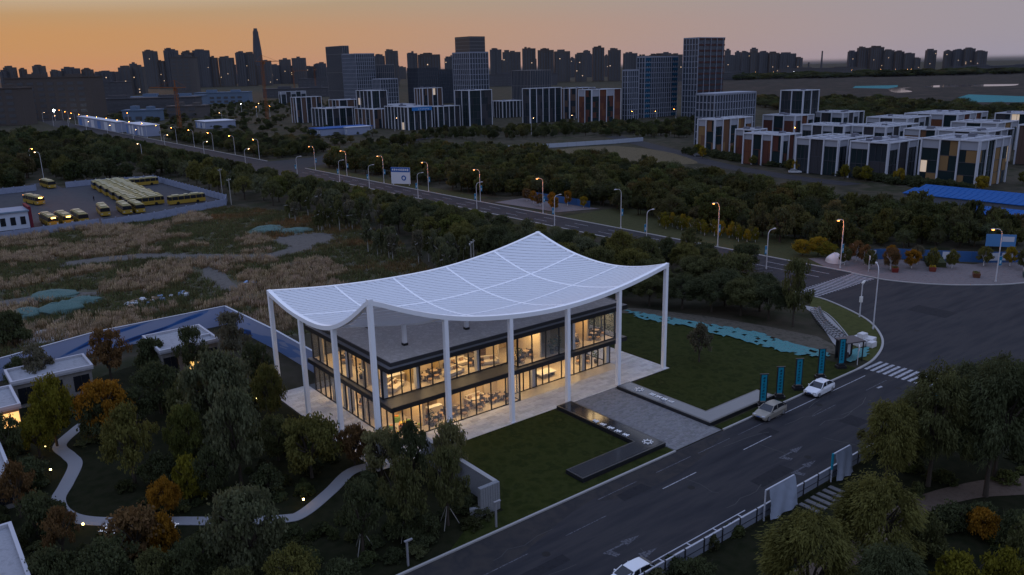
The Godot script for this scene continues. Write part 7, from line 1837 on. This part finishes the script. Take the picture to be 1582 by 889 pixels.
	for q in [[251, -165], [238, -152], [262, -154], [231, -122], [228, -104], [226, -100], [220, -78], [221, -74], [219, -70], [221, -60], [223, -36], [245, -33]]:
		tree("campus_tree", "small yellowing tree at the foot of the white framed buildings, %s from the left" % nth(nth_tree), "round", ["gold", "olive", "yellowgreen"][rng.randi() % 3], Vector3(q[0], 0, q[1]), rf(4, 5.5), rf(1.7, 2.4), rng.randi() % 3, "small trees before the white framed buildings", false)
		nth_tree += 1
	var hw := []; var ht := []
	for k in 240:
		var u := k / 240.0
		var p := Vector2(lerpf(250, 216, u) + rf(-3, 3), lerpf(-168, -36, u) + rf(-3, 3))
		hw.append(spot(Vector3(p.x, 0, p.y), rf(0, TAU), rf(1.2, 2.0), rf(1.6, 3.2))); ht.append(Color(1, 1, 1) * rf(0.7, 1.2))
	copies("hedge_planting", crown_for("shrub", 4, false), leaf_mat("dark"), hw, ht, "dark hedges and planting along the front of the white framed buildings")

# ---------------------------------------------------------------- the skyline
const TOWERS := [ [211, -1818, 21, 62], [232, -1815, 10, 58], [260, -1811, 22, 64], [289, -1806, 22, 53], [314, -1802, 32, 58], [343, -1796, 21, 55], [375, -1789, 32, 50], [412, -1781, 27, 58], [435, -1775, 25, 59], [201, -1819, 15, 54], [669, -2541, 40, 112], [693, -2534, 23, 83], [724, -2525, 40, 114], [767, -2512, 33, 107], [804, -2500, 49, 113], [835, -2490, 25, 90], [870, -2478, 45, 89], [910, -2463, 30, 104], [936, -2453, 30, 101], [977, -2437, 32, 78], [1118, -2704, 31, 66], [1148, -2691, 36, 70], [1177, -2678, 31, 61], [1217, -2660, 40, 60], [1254, -2643, 43, 66], [1022, -1749, 32, 88], [996, -1763, 25, 76], [1065, -1723, 26, 81], [1100, -1701, 58, 77], [1141, -1674, 23, 67], [1236, -1606, 31, 86], [1267, -1582, 48, 79], [1301, -1555, 35, 87], [1333, -1528, 42, 82], [1364, -1500, 39, 78], [1398, -1470, 30, 70], [1429, -1440, 30, 85], [1457, -1412, 32, 78], [1484, -1384, 35, 69], [1506, -1361, 29, 62], [1530, -1335, 43, 63], [1556, -1305, 40, 63], [1965, -2034, 18, 80], [2006, -1994, 13, 74], [1922, -2074, 16, 68], [2119, -1563, 42, 63], [2144, -1528, 28, 71], [2160, -1507, 26, 70], [2175, -1485, 28, 70], [2193, -1460, 32, 67], [2215, -1426, 49, 64], [2234, -1398, 20, 50], [2485, -1370, 27, 67], [2500, -1344, 33, 78], [2519, -1309, 43, 79], [2536, -1277, 30, 68], [2549, -1251, 28, 63], [2562, -1225, 30, 57], [2572, -1204, 18, 41], [2588, -1171, 30, 65], [2608, -1127, 26, 61], [2620, -1102, 33, 64], [2631, -1077, 31, 67], [2643, -1048, 33, 57] ]

func skyline() -> void:
	rng.seed = 71
	var kinds := [mat("far_stone", 0.085, 0.078, 0.075, 0.9), mat("far_grey", 0.070, 0.070, 0.077, 0.9), mat("far_brown", 0.078, 0.066, 0.060, 0.9)]
	var dark := mat("far_window", 0.045, 0.048, 0.055, 0.4)
	for k in TOWERS.size():
		var q: Array = TOWERS[k]
		var zone: String = "in the low group at the far left" if k < 10 else ("in the tall cluster near the tapered skyscraper" if k < 20 else ("in the faint group right of the tapered skyscraper" if k < 25 else ("in the long row behind the campus" if k < 45 else ("in the pale group right of the tallest glass tower" if k < 52 else "in the separate group at the far right"))))
		var place: Array = ["first", "second", "third", "fourth", "fifth", "sixth", "seventh", "eighth", "ninth", "tenth", "eleventh", "twelfth", "thirteenth", "fourteenth", "fifteenth", "sixteenth", "seventeenth", "eighteenth", "nineteenth", "twentieth"]
		var start: int = 0 if k < 10 else (10 if k < 20 else (20 if k < 25 else (25 if k < 45 else (45 if k < 52 else 52))))
		var t := thing("apartment_tower", "apartment tower %s" % zone, "tower", Vector3(q[0], 0, q[1]), -0.66, "apartment towers of the skyline")
		t.set_meta("label", "apartment tower %s, %s from the left" % [zone, place[k - start]])
		var w: float = q[2] * 0.94
		var d := clampf(w * 0.55, 12, 18)
		var h: float = q[3]
		var m: Material = kinds[rng.randi() % 3]
		var b := MB.new(); b.span(Vector3(-w / 2, 0, -d / 2), Vector3(w / 2, h * 0.95, d / 2)); obj("wall", b.mesh(), m, t)
		b = MB.new()
		var steps := 2 + rng.randi() % 3
		for s in steps: b.span(Vector3(w * (-0.42 + 0.5 * s / steps + rf(0, 0.1)), h * 0.95, -d * 0.4), Vector3(w * (-0.20 + 0.5 * s / steps + rf(0, 0.14)), h * (0.97 + 0.045 * rng.randf()), d * 0.4))
		obj("roof_house", b.mesh(), m, t)
		var n := maxi(2, int(w / 6.5))
		for s in n:
			var x := -w / 2 + (s + 0.5) * w / n
			b = MB.new(); b.span(Vector3(x - w / n * 0.26, 3, d / 2), Vector3(x + w / n * 0.26, h * rf(0.86, 0.92), d / 2 + 0.4)); obj("window_strip", b.mesh(), dark, t)
			if rng.randf() < 0.5:
				b = MB.new(); b.span(Vector3(x + w / n * 0.28, 0, d / 2), Vector3(x + w / n * 0.46, h * 0.93, d / 2 + 1.5)); obj("balcony_strip", b.mesh(), m, t)
		for s in rng.randi() % 4:
			var wx := -w / 2 + (rng.randi() % n + 0.5) * w / n
			var wy := h * rf(0.06, 0.8)
			b = MB.new(); b.span(Vector3(wx - 1.1, wy, d / 2 + 0.41), Vector3(wx + 1.1, wy + 1.7, d / 2 + 0.5)); obj("lit_window", b.mesh(), glow("far_lit_window", 1.0, 0.62, 0.28, 0.9), t)
	var n2 := 0
	for k in 46:
		var u := (k + rf(0.1, 0.9)) / 46.0
		var az := deg_to_rad(lerpf(8.5, 55.0, u))
		var dist := rf(2900, 3700)
		var p := Vector3(-34.6 + sin(az) * dist, 0, 66 - cos(az) * dist)
		var h := rf(58, 92) if u > 0.5 else rf(46, 84)
		var w := rf(20, 46)
		var t := thing("background_tower", "faint far block between the nearer skyline towers, %s from the left" % nth(n2), "tower", p, -0.66, "faint far blocks of the skyline")
		n2 += 1
		var b := MB.new(); b.span(Vector3(-w / 2, 0, -7), Vector3(w / 2, h, 7)); obj("wall", b.mesh(), kinds[rng.randi() % 3], t)
		b = MB.new(); b.span(Vector3(-w * rf(0.1, 0.4), h, -4), Vector3(w * rf(0.05, 0.3), h + rf(2, 6), 4)); obj("roof_house", b.mesh(), kinds[1], t)
		b = MB.new()
		for s in int(w / 8): b.span(Vector3(-w / 2 + 2 + s * 8, 4, 7), Vector3(-w / 2 + 5.5 + s * 8, h - 4, 7.5))
		obj("window_strip", b.mesh(), dark, t)
	# the tapered skyscraper
	var sk := thing("tapered_skyscraper", "lone dark tapered skyscraper rising far above the left skyline", "skyscraper", Vector3(1214, 0, -3096))
	var b := MB.new(); b.lathe([Vector2(17, 0), Vector2(18, 60), Vector2(16, 120), Vector2(12, 165), Vector2(8.5, 190), Vector2(7.5, 196)], 16); obj("shaft", b.mesh(), mat("far_grey", 0.070, 0.070, 0.077, 0.9), sk)
	b = MB.new(); b.lathe([Vector2(7.5, 196), Vector2(7, 203), Vector2(0, 203)], 16); obj("crown", b.mesh(), mat("far_window", 0.045, 0.048, 0.055, 0.4), sk)
	b = MB.new()
	for k in 8:
		var a := TAU * k / 8
		b.beam(Vector3(cos(a) * 18.5, 60, sin(a) * 18.5), Vector3(cos(a + 0.3) * 8.8, 192, sin(a + 0.3) * 8.8), 1.4, 1.4)
	obj("rib", b.mesh(), mat("far_window", 0.045, 0.048, 0.055, 0.4), sk)
	for q in [[2268, 66, -1343, "tall thin chimney between the two right hand tower groups"], [2249, 34, -1374, "short thin chimney left of the tall one"]]:
		var t := thing("chimney_stack", q[3], "chimney", Vector3(q[0], 0, q[2]))
		b = MB.new(); b.lathe([Vector2(3.4, 0), Vector2(2.0, q[1]), Vector2(0, q[1])], 8); obj("shaft", b.mesh(), kinds[1], t)
		b = MB.new(); b.lathe([Vector2(2.4, q[1] - 4), Vector2(2.4, q[1] - 2)], 8); obj("band", b.mesh(), kinds[2], t)
	# wide low buildings of the middle distance
	for q in [[116, -821, 76, 30, 38, "wide grey brown apartment slab at the left below the orange sky", 2], [213, -903, 120, 24, 14, "long low hall in the left middle distance", 1], [262, -985, 90, 20, 13, "blue grey warehouse left of the campus, near one", 3], [350, -1040, 70, 20, 14, "blue grey warehouse left of the campus, far one", 3], [346, -1177, 33, 18, 62, "square brick apartment block standing before the left towers", 0], [210, -1180, 120, 20, 30, "wide hazy slab behind the long hall", 1], [520, -1180, 110, 22, 13, "low dark station hall below the row of lights", 1], [760, -1500, 180, 24, 24, "low hazy block behind the row of lights", 1], [1080, -1320, 160, 24, 24, "low hazy block behind the white tower", 1], [1460, -1180, 240, 24, 16, "long low block below the distant row of towers", 1], [2250, -1330, 260, 24, 16, "low pale buildings at the foot of the right towers", 0], [2620, -980, 300, 24, 12, "very far low buildings at the right end of the plain", 1], [60, -760, 50, 20, 30, "grey slab at the left edge behind the lamps", 2], [160, -700, 30, 14, 9, "small blue site building beside the white hoarding", 3], [205, -720, 34, 16, 10, "small grey block with a white frame in the left middle distance", 0]]:
		var t := thing("distant_block", q[5], "building", Vector3(q[0], 0, q[1]), -0.6)
		var m: Material = kinds[q[6]] if q[6] < 3 else mat("far_blue", 0.10, 0.14, 0.20, 0.8)
		b = MB.new(); b.span(Vector3(-q[2] / 2.0, 0, -q[3] / 2.0), Vector3(q[2] / 2.0, q[4], q[3] / 2.0)); obj("wall", b.mesh(), m, t)
		b = MB.new(); b.span(Vector3(-q[2] * 0.5 - 0.6, q[4], -q[3] * 0.5 - 0.6), Vector3(q[2] * 0.5 + 0.6, q[4] + 1.0, q[3] * 0.5 + 0.6)); b.span(Vector3(-q[2] * 0.3, q[4] + 1.0, -4), Vector3(-q[2] * 0.12, q[4] + 4.0, 4)); b.span(Vector3(q[2] * 0.15, q[4] + 1.0, -4), Vector3(q[2] * 0.32, q[4] + 3.4, 4)); obj("roof", b.mesh(), m, t)
		for s in int(q[2] / 9.0):
			b = MB.new()
			for f in int(q[4] / 5.0): b.span(Vector3(-q[2] / 2.0 + 1.5 + s * 9.0, 1.5 + f * 5.0, q[3] / 2.0), Vector3(-q[2] / 2.0 + 7.0 + s * 9.0, 4.2 + f * 5.0, q[3] / 2.0 + 0.2))
			if b.v.size(): obj("window", b.mesh(), dark, t)
	# tower cranes of the left building sites
	for q in [[225, -584, 47, 26, 0.6, "rust coloured tower crane left of the campus, tallest"], [134, -510, 30, 20, 2.2, "rust coloured tower crane above the lamps at the left"], [560, -1290, 40, 30, 0.2, "crane above the row of far lights, left one"], [590, -1270, 42, 30, 1.0, "crane above the row of far lights, right one"]]:
		var t := thing("tower_crane", q[5], "crane", Vector3(q[0], 0, q[1]), q[4])
		var rust := mat("crane_rust", 0.20, 0.075, 0.03, 0.7)
		b = MB.new()
		for s in [[-.8, -.8], [.8, -.8], [.8, .8], [-.8, .8]]: b.beam(Vector3(s[0], 0, s[1]), Vector3(s[0], q[2], s[1]), 0.22, 0.22)
		for s in int(q[2] / 2.0):
			var e := 1.0 if s % 2 else -1.0
			b.beam(Vector3(-0.8 * e, s * 2.0, 0.8), Vector3(0.8 * e, s * 2.0 + 2.0, 0.8), 0.14, 0.14)
			b.beam(Vector3(-0.8, s * 2.0, -0.8 * e), Vector3(-0.8, s * 2.0 + 2.0, 0.8 * e), 0.14, 0.14)
		obj("mast", b.mesh(), rust, t)
		b = MB.new(); b.beam(Vector3(-8, q[2], 0), Vector3(q[3], q[2] + 0.4, 0), 0.9, 0.5); b.beam(Vector3(0, q[2] + 5, 0), Vector3(q[3] * 0.8, q[2] + 0.6, 0), 0.12, 0.12); b.beam(Vector3(0, q[2] + 5, 0), Vector3(-8, q[2] + 0.4, 0), 0.12, 0.12); b.beam(Vector3(0, q[2], 0), Vector3(0, q[2] + 5, 0), 0.5, 0.5); obj("jib", b.mesh(), rust, t)
		b = MB.new(); b.box(Vector3(-7, q[2] - 1, 0), Vector3(2.4, 1.8, 1.4)); obj("counterweight", b.mesh(), mat("far_grey", 0.070, 0.070, 0.077, 0.9), t)
		b = MB.new(); b.box(Vector3(1.2, q[2] - 1.2, 0.9), Vector3(1.4, 2.0, 1.4)); obj("cab", b.mesh(), rust, t)

# ----------------------------------------------------------------
func _ready() -> void:
	rng.seed = 1
	light_and_camera()
	mat("bark", 0.055, 0.045, 0.036, 0.95); mat("pale_bark", 0.26, 0.25, 0.23, 0.9); mat("whitewashed_bark", 0.50, 0.50, 0.50, 0.9)
	ground()
	pavilion()
	canopy()
	forecourt()
	campus()
	skyline()
	depot()
	garden_buildings()
	street_lamps()
	roadside()
	vehicles()
	furniture()
	garden_trees()
	woods()
	field()
